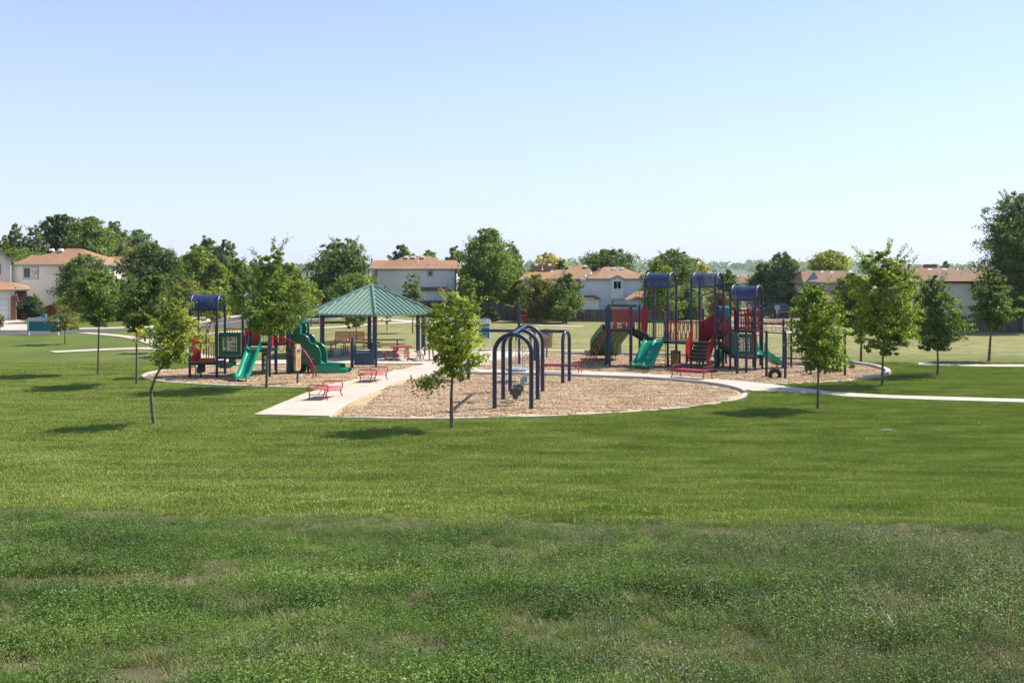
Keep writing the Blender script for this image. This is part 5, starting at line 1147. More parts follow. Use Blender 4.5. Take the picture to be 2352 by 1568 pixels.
mb = MB(); mb.add([(xa_, D-1.9, zb_), (xb_, D-1.9, zb_), (xm, D-1.9, zt_), (XX(240, D), D-1.2, zt_), (XX(240, D), D-1.2, zb_), (XX(240, D), D+2, zb_)], [(0, 2, 3, 4), (0, 1, 2)]); mb.build('porch_roof', shing, rf, smooth=0)
mb = MB(); mb.tube([(xa_-.2, D-1.95, zb_-.1), (xm, D-1.95, zt_), (xb_+.2, D-1.95, zb_-.1)], .1, 4); mb.build('gable_trim', white, rf)
for x in (280, 287): mb = MB(); mb.box((XX(x, D), D-1.6, ZZ(630, D)), (.22, .22, 1.6)); mb.build('porch_column', white, h3)
vents(rf, [(214, 587)], D+3.6)

# central white house
D = 118; X = lambda x: XX(cI(x, 0)[0], D); Z = lambda y: ZZ(cI(0, y)[1], D)
h4 = thing('house', 'pale two-storey house with a tan hip roof directly behind the green shelter', 'house', (X(900), D))
wallbox(h4, X(430), X(1442), D, D+9, 0, Z(408), sid_w); wallbox(h4, X(365), X(430), D+.9, D+9, 0, Z(408), sid_b, 'side_wall')
mb = MB(); mb.box((X(436), D-.03, Z(520)), (.22, .08, Z(410)-Z(640))); mb.box((X(1438), D-.03, Z(600)), (.14, .08, Z(410)-Z(800))); mb.box((X(1449), D+.1, Z(600)), (.12, .12, Z(430)-Z(800))); mb.build('corner_trim', bluetrim, h4)
mb = MB(); mb.box((X(400), D+.55, Z(556)), (X(430)-X(365), .7, .16)); mb.build('balcony', bluetrim, h4)
mb = MB(); mb.box((X(395), D+.86, Z(610)), (1.0, .08, 1.7)); mb.build('balcony_door', glass, h4)
rfl = hip(h4, X(360), X(1452), D, D+9, Z(403), X(336), X(1430), ZZ(597.5, D+4), shing, bluetrim, .3)
rf = hip(h4, X(430), X(1442), D+.6, D+8.4, Z(403)+.05, X(765), X(1068), ZZ(587, D+4), shing, bluetrim, .3, .02)
vents(rf, [(cI(815, 0)[0], 588), (cI(905, 0)[0], 588), (cI(1022, 0)[0], 588)], D+3.6)
pipes(rf, [(cI(962, 0)[0], 595), (cI(962, 0)[0], 601)], D+2.6); pipes(rf, [(cI(893, 0)[0], 606), (cI(968, 0)[0], 608), (cI(1113, 0)[0], 606), (cI(1225, 0)[0], 608)], D+1.4)
win(h4, X(1095), X(1146), Z(495), Z(432), D, bluetrim, False)
wallbox(h4, X(990), X(1370), D-1.0, D-.01, 0, Z(680), sid_b, 'lower_bay')
mb = MB(); mb.add([(X(975), D-1.3, Z(685)), (X(1385), D-1.3, Z(685)), (X(1325), D-.02, Z(636)), (X(1030), D-.02, Z(636))], [(0, 1, 2, 3)]); mb.add([(X(975), D-1.3, Z(685)), (X(1030), D-.02, Z(636)), (X(975), D-.02, Z(685))], [(0, 1, 2)]); mb.add([(X(1385), D-1.3, Z(685)), (X(1325), D-.02, Z(636)), (X(1385), D-.02, Z(685))], [(0, 1, 2)]); mb.build('lower_roof', shing2, h4, smooth=0)

# right-of-centre house group
D = 108; X = lambda x: XX(cH(x, 0)[0], D); Z = lambda y: ZZ(cH(0, y)[1], D)
h5 = thing('house', 'pale blue-white house with a gabled bay window and joined tan hip roofs', 'house', (X(1200), D))
wallbox(h5, X(905), X(1640), D, D+9, 0, Z(466), sid_b); wallbox(h5, X(560), X(905), D+2.5, D+9, 0, Z(468), sid_b, 'rear_wall')
rf = hip(h5, X(1000), X(1640), D, D+9, Z(462), X(1200), X(1400), ZZ(613, D+4), shing, bluetrim)
mb = MB(); mb.add([(X(1008), D-.34, Z(462)), (X(820), D-.34, Z(545)), (X(820), D+3.5, Z(520)), (X(1180), D+3.5, ZZ(614, D+4))], [(0, 1, 2, 3)]); mb.build('sloping_roof', shing, rf, smooth=0)
mb = MB(); mb.plate([(X(905), D-.01, Z(520)), (X(1008), D-.01, Z(468)), (X(1008), D-.01, Z(540)), (X(905), D-.01, Z(540))], (0, .2, 0)); mb.build('gable_wall', sid_b, h5, smooth=0)
rf0 = hip(h5, X(560), X(1100), D+2.5, D+10, Z(466), X(925), X(990), ZZ(608, D+6), shing, bluetrim); vents(rf0, [(cH(950, 0)[0], 609)], D+5.4)
rf1 = hip(h5, X(240), X(760), D+5, D+12, Z(478), X(330), X(780), ZZ(619.5, D+8), shing, bluetrim); vents(rf1, [(cH(577, 0)[0], 621), (cH(738, 0)[0], 620)], D+8)
wallbox(h5, X(250), X(745), D+5, D+11, 0, Z(480), sid_b, 'far_wall')
mb = MB(); mb.plate([(X(330), D+8, Z(405)), (X(365), D+8, Z(298)), (X(610), D+8, Z(298)), (X(645), D+8, Z(365)), (X(645), D+8, Z(405))], (0, 3, 0)); rg = mb.build('high_roof', shing, h5, smooth=0)
mb = MB(); mb.plate([(X(330), D+7.95, Z(405)), (X(362), D+7.95, Z(300)), (X(388), D+7.95, Z(405))], (0, .03, 0)); mb.build('gable_end', bluetrim, rg, smooth=0)
vents(rg, [(cH(402, 0)[0], 605.5), (cH(550, 0)[0], 605.5)], D+8.2); pipes(rg, [(cH(467, 0)[0], 613)], D+7.9)
vents(rf, [(cH(1270, 0)[0], 614.5), (cH(1360, 0)[0], 614.5)], D+3.4); pipes(rf, [(cH(1162, 0)[0], 627), (cH(1425, 0)[0], 634), (cH(1003, 0)[0], 622), (cH(945, 0)[0], 628)], D+2)
mb = MB(); q_ = (X(1122), D+2.5); mb.tube([(q_[0], q_[1], Z(380)), (q_[0], q_[1], Z(340))], .12, 8); mb.build('flue_pipe', steel, rf)
mb = MB(); mb.plate([(X(1228), D-.9, Z(685)), (X(1362), D-.9, Z(685)), (X(1362), D-.9, Z(465)), (X(1295), D-.9, Z(432)), (X(1228), D-.9, Z(465))], (0, .9, 0)); bay = mb.build('bay_window_wall', sid_b, h5, smooth=0)
mb = MB(); mb.plate([(X(1212), D-1.2, Z(478)), (X(1295), D-1.2, Z(437)), (X(1378), D-1.2, Z(478)), (X(1378), D-1.2, Z(464)), (X(1295), D-1.2, Z(423)), (X(1212), D-1.2, Z(464))], (0, 2.4, 0)); mb.build('bay_roof', bluetrim, bay, smooth=0)
win(h5, X(1252), X(1338), Z(577), Z(490), D-.9, None)
wallbox(h5, X(905), X(1088), D-1.2, D-.01, 0, Z(690), sid_b, 'lower_bay')
mb = MB(); mb.add([(X(880), D-1.5, Z(684)), (X(1115), D-1.5, Z(684)), (X(1045), D-.02, Z(648)), (X(880), D-.02, Z(648))], [(0, 1, 2, 3)]); mb.add([(X(1115), D-1.5, Z(684)), (X(1115), D-.02, Z(684)), (X(1045), D-.02, Z(648))], [(0, 1, 2)]); mb.build('lower_roof', shing2, h5, smooth=0)
wallbox(h5, X(1395), X(1640), D-3.4, D-.01, 0, Z(690), sid_b, 'porch_wall'); mb = MB(); mb.add([(X(1335), D-3.8, Z(685)), (X(1700), D-3.8, Z(685)), (X(1700), D-.02, Z(575)), (X(1560), D-.02, Z(575))], [(0, 1, 2, 3)]); mb.build('porch_roof', shing, h5, smooth=0)
win(h5, X(1240), X(1272), Z(765), Z(705), D, None); mb = MB(); mb.box((X(1305), D-.03, Z(760)), (.9, .06, 2.0)); mb.build('door', white, h5)

def small_house(label, D, xl, xr, ye, yr, rl, rr_, wall, rmat, trim, vl=(), dp=8, pl=()):
    h = thing('house', label, 'house', (XX((xl+xr)/2, D), D)); wallbox(h, XX(xl, D), XX(xr, D), D, D+dp, 0, ZZ(ye, D), wall)
    rf = hip(h, XX(xl, D), XX(xr, D), D, D+dp, ZZ(ye, D), XX(rl, D), XX(rr_, D), ZZ(yr, D+dp/2), rmat, trim); vents(rf, vl, D+dp/2-.4); pipes(rf, pl, D+dp/4); return h
small_house('low house with a pinkish roof glimpsed between the second and third blue arched roofs', 142, 1690, 1742, 650, 631, 1688, 1716, sid_b, shing2, bluetrim, [(1694, 632), (1703, 633)])
small_house('bit of a pale gabled house seen under the middle blue arched roof', 132, 1612, 1636, 662, 650, 1618, 1630, sid_c, shing, bluetrim)
small_house('sliver of a tan-roofed house between the dark trees and the pale central house', 134, 842, 866, 634, 627, 846, 862, sid_b, shing, bluetrim)
D = 110; h7 = small_house('taupe house with a brown roof and triangular gable right of the third blue arched roof', D, 1848, 1972, 647.5, 621.8, 1864, 1962, sid_t, shing2, bluetrim, [(1887, 622.5), (1951, 622.5), (1909, 623)])
mb = MB(); x_ = XX(1862, D); mb.plate([(XX(1850, D), D-.4, ZZ(646, D)), (XX(1868, D), D-.4, ZZ(624, D)), (XX(1877, D), D-.4, ZZ(640, D))], (0, .3, 0)); mb.build('gable_end', bluetrim, h7, smooth=0)
wallbox(h7, XX(1840, D), XX(1925, D), D-3, D-.01, 0, ZZ(694, D), sid_t, 'lower_wall'); hip(h7, XX(1840, D), XX(1925, D), D-3, D-.35, ZZ(692, D), XX(1850, D), XX(1915, D), ZZ(676, D), shing2, bluetrim, .25)
# white house at the right
D = 88; h8 = thing('house', 'white two-storey house with a long brown roof behind the dark fence at the right', 'house', (XX(2190, D), D))
X = lambda x: XX(1875.3+.21214*x, D); Z = lambda y: ZZ(423.4+.21214*y, D)
wallbox(h8, X(1055), X(2150), D, D+9, 0, Z(1052), sid_w)
rf = hip(h8, X(1040), X(2150), D, D+9, Z(1048), X(1055), X(2165), ZZ(615.4, D+4.5), shing2, browntrim, .3, .2)
mb = MB(); mb.plate([(X(1003), D-.1, Z(1200)), (X(1003), D-.1, Z(1050)), (X(1052), D-.1, Z(1050)), (X(1052), D-.1, Z(1180))], (0, 1.2, 0)); mb.build('side_bay', sid_w, h8, smooth=0)
mb = MB()
for a, b_ in (((1003, 1050), (1003, 1205)), ((1003, 1205), (1052, 1185)), ((1052, 1185), (1052, 1050))): mb.tube([(X(a[0]), D-.15, Z(a[1])), (X(b_[0]), D-.15, Z(b_[1]))], .07, 4)
mb.build('bay_trim', browntrim, h8)
win(h8, X(1687), X(1733), Z(1168), Z(1078), D, browntrim); win(h8, X(1437), X(1478), Z(1395), Z(1302), D, browntrim)
vents(rf, [(1875.3+.21214*x, 616.2) for x in (1215, 1370, 1525, 1685)], D+4.2, (.5, .4, .2)); pipes(rf, [(1875.3+.21214*1508, 634), (1875.3+.21214*1567, 630)], D+2.2)
mb = MB(); mb.box((X(1500), D+5.2, Z(878)-.25), (1.1, .6, .8)); mb.build('chimney', shing2, rf)

# ---------------------------------------------------------------- fences
def fence(label, pts, mat, pitch=.16, posts=True):
    """pts: (survey x, distance, top z)"""
    w = [(XX(x, D), D, z) for x, D, z in pts]; t = thing('wooden_fence', label, 'fence', w[0][:2]); mb = MB(); mp = MB(); rnd = random.Random(5)
    for (xa, ya, za), (xb, yb, zb) in zip(w, w[1:]):
        L_ = math.hypot(xb-xa, yb-ya); n = int(L_/pitch); ang = math.atan2(yb-ya, xb-xa)
        for i in range(n):
            f = (i+.5)/n; z = za+(zb-za)*f+rnd.uniform(-.015, .015); mb.box((xa+(xb-xa)*f, ya+(yb-ya)*f+rnd.uniform(-.006, .006), z/2), (pitch-.012, .02, z), ang)
        for i in range(int(L_/2.4)+1):
            f = i*2.4/L_; z = za+(zb-za)*f; mp.box((xa+(xb-xa)*f, ya+(yb-ya)*f+.06, z/2-.05), (.09, .09, z-.05), ang)
    mb.build('boards', mat, t, smooth=0, recalc=False); mp.build('posts', mat, t, smooth=0, recalc=False)
fence('long weathered grey board fence running behind the far field in the middle', [(960, 113, 1.85), (1085, 111, 1.95), (1190, 102, 1.40), (1395, 100.5, 1.27), (1500, 99.5, 1.27), (1560, 99, 1.27)], wood)
fence('dark weathered board fence along the right edge below the white house', [(1955, 91, 1.4), (2085, 86.5, 1.42), (2270, 83.5, 1.46), (2800, 81, 1.5)], wood)
fence('short red-brown stained fence beside the cream house', [(93, 112, 1.0), (131, 109, 1.75)], woodred)
# ---------------------------------------------------------------- trees
LM = {
 'bright': leafm('bright_maple_leaves', (.20, .25, .03), (.46, .48, .08)),
 'mid': leafm('mid_green_leaves', (.16, .21, .048)),
 'fresh': leafm('fresh_green_leaves', (.155, .215, .03), (.38, .42, .07)),
 'dark': leafm('dark_green_leaves', (.112, .155, .044)),
 'deep': leafm('deep_green_leaves', (.085, .125, .038)),
 'grey': leafm('grey_green_leaves', (.165, .21, .105)),
 'olive': leafm('olive_leaves', (.20, .19, .055)),
 'gold': leafm('yellow_autumn_leaves', (.42, .36, .11), (.60, .49, .18)),
 'pods': leafm('green_leaves_with_yellow_pods', (.17, .25, .04), (.62, .54, .14), var=.5),
 'conif': leafm('dark_needles', (.045, .08, .035), gloss=.6),
}
def leaf_mesh(name, cen, nrm, size, mat, aspect=.55):
    """diamond leaves folded slightly along the midrib"""
    n = len(cen); rng = np.random.default_rng(n)
    a = rng.normal(size=(n, 3)); a -= (a*nrm).sum(1, keepdims=True)*nrm; a /= np.linalg.norm(a, axis=1, keepdims=True)+1e-9
    a[:, 2] -= .35; a /= np.linalg.norm(a, axis=1, keepdims=True)
    b = np.cross(nrm, a); s = size[:, None]
    v = np.stack([cen-a*s*.55, cen+b*s*aspect*.5+nrm*s*.06, cen+a*s*.55-nrm*s*.05, cen-b*s*aspect*.5+nrm*s*.06], 1).reshape(-1, 3)
    me = bpy.data.meshes.new(name); me.vertices.add(4*n); me.loops.add(4*n); me.polygons.add(n)
    me.vertices.foreach_set('co', v.astype(np.float32).ravel()); me.loops.foreach_set('vertex_index', np.arange(4*n, dtype=np.int32))
    me.polygons.foreach_set('loop_start', np.arange(0, 4*n, 4, dtype=np.int32)); me.polygons.foreach_set('loop_total', np.full(n, 4, np.int32))
    me.update(); me.validate(); me.materials.append(mat); return me
def tree(name, label, base, D, rows, kind, n, size, trunk=.09, path=None, shoots=0, group=None, cat='tree', depth=1.0, gap=.42, trunkmat=None, clump=.17, extra=(), seed=None):
    """rows: (survey y, left x, right x) of the crown outline at distance D"""
    seed = seed if seed is not None else int(base*7+D*13) % 9973; rng = np.random.default_rng(seed)
    bx = XX(base, D); t = thing(name, label, cat, (bx, D), group)
    rows = sorted(rows, reverse=True); zs = np.array([ZZ(r[0], D) for r in rows]); xc = np.array([XX((r[1]+r[2])/2, D) for r in rows]); rd = np.array([abs(XX(r[2], D)-XX(r[1], D))/2 for r in rows])
    zl, zh = zs[0], zs[-1]; rm = rd.max(); hgt = zh-zl
    # volume-weighted height sampling
    zz = np.linspace(zl, zh, 200); rr = np.interp(zz, zs, rd); wt = (rr+.10*rm)**1.6; cdf = np.cumsum(wt)/wt.sum()
    ph = rng.uniform(0, 6.28, 8)
    ea = 1.45 if D < 90 else 1.15
    def env(z, a):
        tt = (z-zl)/hgt*6.28
        return 1+ea*(.18*np.sin(2*a+ph[0]+1.3*tt)+.14*np.sin(3*a+ph[1]-1.7*tt)+.12*np.sin(5*a+ph[2]+2.9*tt)+.13*np.sin(8*a+ph[3]+5.1*tt)+.12*np.sin(4*a+ph[4]+9*tt)+.10*np.sin(ph[5]+6*tt))
    n = int(n*(1.75 if D < 90 else 1)); size = size*(.84 if D < 90 else 1); clump = clump*(.9 if D < 90 else 1); nc = max(40, int(n/38)); cz = np.interp(rng.random(nc), cdf, zz); ca = rng.random(nc)*6.283; cr = np.interp(cz, zs, rd)*env(cz, ca)*(rng.random(nc)**gap)*.93*rng.uniform(.86, 1.14, nc)
    cx = np.interp(cz, zs, xc)+np.cos(ca)*cr; cy = D+np.sin(ca)*cr*depth
    cs_ = clump*rm*rng.uniform(.6, 1.35, nc)*np.clip(np.interp(cz, zs, rd)/rm, .35, 1)
    k = rng.integers(0, nc, n); off = rng.normal(size=(n, 3)); off[:, 2] *= (.5 if D < 90 else .7); off *= cs_[k][:, None]*.72
    C = np.stack([cx[k], cy[k], cz[k]], 1)+off
    out = np.stack([C[:, 0]-np.interp(C[:, 2], zs, xc), (C[:, 1]-D), (C[:, 2]-(zl+zh)/2)*.6], 1); out /= np.linalg.norm(out, axis=1, keepdims=True)+1e-6
    nr = rng.normal(size=(n, 3))*.75+out*.5+np.array((0, 0, .55))+off/(np.linalg.norm(off, axis=1, keepdims=True)+1e-6)*.35
    sz = size*rng.uniform(.6, 1.3, n)
    limbs = []
    if D < 90: shoots += 6
    if shoots:
        CC, NN, SS = [C], [nr], [sz]
        for i in range(shoots):
            zt_ = zl+hgt*rng.uniform(.35, .97); a = rng.uniform(0, 6.28); r_ = np.interp(zt_, zs, rd)*.8; p0 = np.array((np.interp(zt_, zs, xc)+math.cos(a)*r_, D+math.sin(a)*r_, zt_))
            dr = np.array((math.cos(a)*.6, math.sin(a)*.6, rng.uniform(.6, 1.5))); dr /= np.linalg.norm(dr); ln = rm*(rng.uniform(.35, .7) if D < 90 else rng.uniform(.2, .42)); m = int(ln/size*11)
            tt = np.sort(rng.random(m)); pp = p0+dr*(tt*ln)[:, None]+np.array((math.cos(a), math.sin(a), -.3))*(tt**2*ln*.25)[:, None]+rng.normal(size=(m, 3))*size*.4
            CC.append(pp); NN.append(rng.normal(size=(m, 3))+np.array((0, 0, .5))); SS.append(size*rng.uniform(.7, 1.2, m)*(1-.4*tt)); limbs.append((p0-dr*.3*rm, pp[-1]))
        C, nr, sz = np.concatenate(CC), np.concatenate(NN), np.concatenate(SS)
    nr /= np.linalg.norm(nr, axis=1, keepdims=True)+1e-9
    o0 = np.array((bx, D, 0)); me = leaf_mesh('crown', C-o0, nr, sz, LM[kind] if isinstance(kind, str) else kind); cr_ = bpy.data.objects.new('crown', me); COL.objects.link(cr_); cr_.parent = t; cr_['_w'] = tuple(o0)
    if path: pts = [Vector((XX(x, D), D, ZZ(y, D))) for x, y in path]
    else:
        pts = [Vector((bx, D, 0)), Vector((bx+rng.uniform(-.02, .02)*zl, D, zl*.5)), Vector((float(xc[0]*.4+bx*.6), D, zl))]
    top = Vector((float(np.interp(zl+hgt*.85, zs, xc)), D, zl+hgt*.85)); midp = Vector((float(np.interp(zl+hgt*.4, zs, xc)), D, zl+hgt*.4))
    full = bez([pts[0]-Vector((0, 0, .1))]+pts[1:]+[midp, top], 5); m = len(full); rr_ = [trunk*(1.25 if i == 0 else 1-.82*(i/(m-1))**.9) for i in range(m)]
    mb = MB(); mb.tube(full, rr_, 8); ax = lambda z: Vector((float(np.interp(z, zs, xc)), D, z))
    sel = rng.choice(nc, min(nc, 26 if D < 70 else 12), replace=False)
    for i in sel:
        e = Vector((cx[i], cy[i], cz[i])); zb_ = max(zl*.97, float(cz[i])-abs(float(cr[i]))*.9); s_ = min(full, key=lambda q: abs(q.z-zb_)); mid_ = s_.lerp(e, .5)+Vector((0, 0, .08*rm)); mb.tube(bez([s_, mid_, e], 3), [trunk*.34*(1-.11*j) for j in range(7)], 5, cap=False)
    for a_, b_ in limbs: mb.tube([tuple(a_), tuple(b_)], trunk*.1, 4, cap=False)
    mb.build('trunk', trunkmat or bark, t); return t
def blob(kind_rows): return kind_rows
def oval(x0, x1, y0, y1, k='oval'):
    """outline rows for a crown in a survey box"""
    c, w, h = (x0+x1)/2, (x1-x0)/2, y1-y0
    pr = {'oval': [(0, .12), (.12, .5), (.3, .82), (.5, 1), (.7, .95), (.88, .7), (1, .35)], 'round': [(0, .25), (.1, .6), (.25, .87), (.45, 1), (.7, .97), (.9, .75), (1, .4)],
          'cone': [(0, .05), (.2, .3), (.45, .6), (.7, .88), (.88, 1), (1, .6)], 'wide': [(0, .3), (.12, .7), (.3, .95), (.6, 1), (.85, .95), (1, .8)], 'pop': [(0, .1), (.15, .5), (.3, .75), (.5, .9), (.75, 1), (1, .85)]}[k]
    return [(y0+h*f, c-w*r, c+w*r) for f, r in pr]
Dz = lambda y: F*HC/(y-HY)
YG = 'young trees planted round the playground'
tree('young_tree', 'young leaning tree with a crooked trunk, nearest of the trees at the left', 355, Dz(975), [(695, 392, 412), (715, 375, 425), (735, 345, 438), (765, 338, 455), (795, 345, 448), (825, 352, 432), (845, 362, 405)], 'pods', 3600, .13, .075, [(355, 975), (350, 942), (347, 901), (351, 883), (360, 860), (373, 838)], 6, YG, clump=.2)
tree('young_tree', 'young bright green maple in front of the walk with one low branch to its left', 1040, Dz(985), [(672, 1022, 1048), (695, 1012, 1075), (715, 998, 1105), (745, 985, 1108), (778, 976, 1106), (800, 994, 1100), (820, 994, 1098), (845, 1003, 1090), (868, 1012, 1062)], 'bright', 4200, .135, .075, [(1038, 985), (1037, 930), (1038, 880)], 5, YG, clump=.2)
tree('young_tree', 'tall young tree with a feathery pointed top in front of the left play structure', 612, Dz(893), [(568, 625, 640), (590, 598, 655), (612, 592, 660), (640, 590, 668), (655, 566, 692), (685, 548, 702), (715, 548, 704), (742, 562, 692), (768, 585, 655)], 'mid', 7500, .17, .07, [(612, 893), (614, 830), (618, 770)], 10, YG, clump=.16)
tree('young_tree', 'bushy young tree beside the path in front of the right bed', 1878, Dz(940), [(662, 1855, 1890), (685, 1838, 1905), (715, 1834, 1925), (745, 1830, 1938), (775, 1826, 1946), (800, 1828, 1940), (825, 1830, 1938), (848, 1850, 1915)], 'fresh', 6500, .14, .06, [(1878, 940), (1879, 890), (1880, 845)], 8, YG, clump=.18)
tree('young_tree', 'largest young tree at the right, with long shoots sticking up from its crown', 2026, Dz(887), [(578, 2005, 2050), (600, 1985, 2075), (640, 1972, 2088), (680, 1965, 2095), (720, 1962, 2105), (755, 1966, 2112), (785, 1985, 2095), (812, 2005, 2055)], 'fresh', 9500, .17, .075, [(2026, 887), (2027, 850), (2028, 808)], 26, YG, clump=.16)
tree('young_tree', 'dark young tree with an uneven crown in front of the white house at the right', 2153, Dz(862), [(632, 2125, 2160), (660, 2110, 2168), (700, 2102, 2195), (735, 2104, 2215), (765, 2100, 2212), (788, 2106, 2200), (806, 2130, 2172)], 'dark', 6000, .17, .07, [(2153, 862), (2154, 830), (2154, 800)], 18, YG, clump=.17)
tree('young_tree', 'glossy dark green tree with bare slanting trunk at the far right', 2271, Dz(829), [(624, 2262, 2285), (645, 2248, 2305), (680, 2238, 2320), (705, 2238, 2325), (735, 2248, 2318), (757, 2262, 2300)], 'dark', 5000, .2, .09, [(2271, 829), (2274, 790), (2277, 752)], 0, YG, clump=.18)
tree('young_tree', 'dark tree standing directly behind the gap between the two bushy trees at the right', 1977, Dz(832), [(640, 1950, 1990), (670, 1930, 2005), (710, 1925, 2010), (750, 1935, 2005), (785, 1955, 1998)], 'dark', 5000, .19, .085, [(1977, 832), (1978, 800), (1979, 770)], 0, YG)
tree('young_tree', 'green tree with a straight bare trunk, leftmost of the pair on the left lawn', 225, Dz(860), [(614, 205, 235), (635, 185, 258), (665, 172, 270), (695, 170, 276), (722, 190, 272), (748, 205, 255)], 'mid', 6000, .17, .06, [(225, 860), (226, 800), (227, 740)], 4, YG)
tree('young_tree', 'dark feathery tree with a straight bare trunk, right of the pair on the left lawn', 314, Dz(884), [(634, 340, 372), (655, 300, 385), (685, 280, 394), (715, 272, 396), (742, 285, 358), (764, 302, 335)], 'dark', 6200, .17, .06, [(314, 884), (314, 820), (315, 755)], 6, YG)
tree('young_tree', 'small olive-brown sapling in front of the teal entry sign', 149, Dz(791), [(684, 140, 156), (700, 130, 166), (720, 118, 172), (740, 110, 178), (760, 125, 170)], 'olive', 1300, .2, .05, [(149, 791), (149, 770), (150, 745)], 6, YG, clump=.22)
tree('young_tree', 'young tree hung with yellow seed pods behind the leaning tree', 398, 62, [(688, 385, 405), (705, 375, 420), (725, 375, 428), (742, 380, 415)], 'pods', 2200, .18, .07, None, 0, YG)
tree('young_tree', 'young tree with yellow-green pods and a curved trunk behind the left blue arched roof', 468, 60, [(655, 475, 500), (675, 455, 520), (700, 448, 530), (722, 455, 528), (735, 470, 515)], 'pods', 3000, .2, .07, [(468, 818), (470, 790), (476, 762), (486, 735)], 3, YG)
tree('young_tree', 'slender tree by the footpath in front of the pale central house', 948, 82, oval(925, 974, 626, 726, 'oval'), 'grey', 2600, .22, .07, None, 2, YG)
tree('young_tree', 'thin sparse sapling seen under and above the shelter roof', 889, 79, [(655, 882, 893), (672, 873, 902), (700, 872, 902), (735, 874, 900), (762, 884, 894)], 'grey', 420, .2, .035, None, 2, YG)
tree('young_tree', 'tree whose drooping lower branches show under the shelter eave', 819, 72, [(668, 800, 825), (700, 782, 848), (725, 778, 850), (742, 785, 842), (752, 802, 830)], 'dark', 2600, .2, .06, None, 0, YG)
tree('young_tree', 'small rounded tree just left of the shelter roof', 715, 93, oval(692, 742, 648, 706, 'round'), 'fresh', 2200, .28, .08, None, 0, YG)
tree('young_tree', 'round-topped tree in front of the far fence behind the bright maple', 1074, 106, oval(1050, 1098, 632, 712, 'round'), 'mid', 2400, .3, .1, None, 0, YG)
# low branch of the maple is part of its crown: leaves on a side limb
def add_limb(t, D, pts, n, size, kind, seed, rad=.16):
    rng = np.random.default_rng(seed); c = bez([(XX(x, D), D+dy, ZZ(y, D)) for x, y, dy in pts], 8); k = rng.integers(len(c)//3, len(c), n)
    C = np.array([tuple(c[i]) for i in k])+rng.normal(size=(n, 3))*rad*np.array((1, 1, .8)); o0 = np.array(t['_w']); nr = rng.normal(size=(n, 3))+np.array((0, 0, .6)); nr /= np.linalg.norm(nr, axis=1, keepdims=True)
    me = leaf_mesh('branch_leaves', C-o0, nr, size*rng.uniform(.7, 1.2, n), LM[kind]); o = bpy.data.objects.new('branch_leaves', me); COL.objects.link(o); o.parent = t
    mb = MB(); mb.tube(c, [.022*(1-.6*i/len(c)) for i in range(len(c))], 6); mb.build('branch', bark, t)
mp_ = [o for o in COL.objects if o.get('label', '').startswith('young bright green maple')][0]
add_limb(mp_, Dz(985), [(1038, 876, 0), (1015, 872, -.1), (985, 880, -.2), (966, 882, -.3)], 330, .13, 'bright', 3, .17)
add_limb(mp_, Dz(985), [(1040, 860, 0), (1066, 850, -.2), (1088, 828, -.3), (1108, 815, -.3)], 260, .13, 'bright', 4, .15)
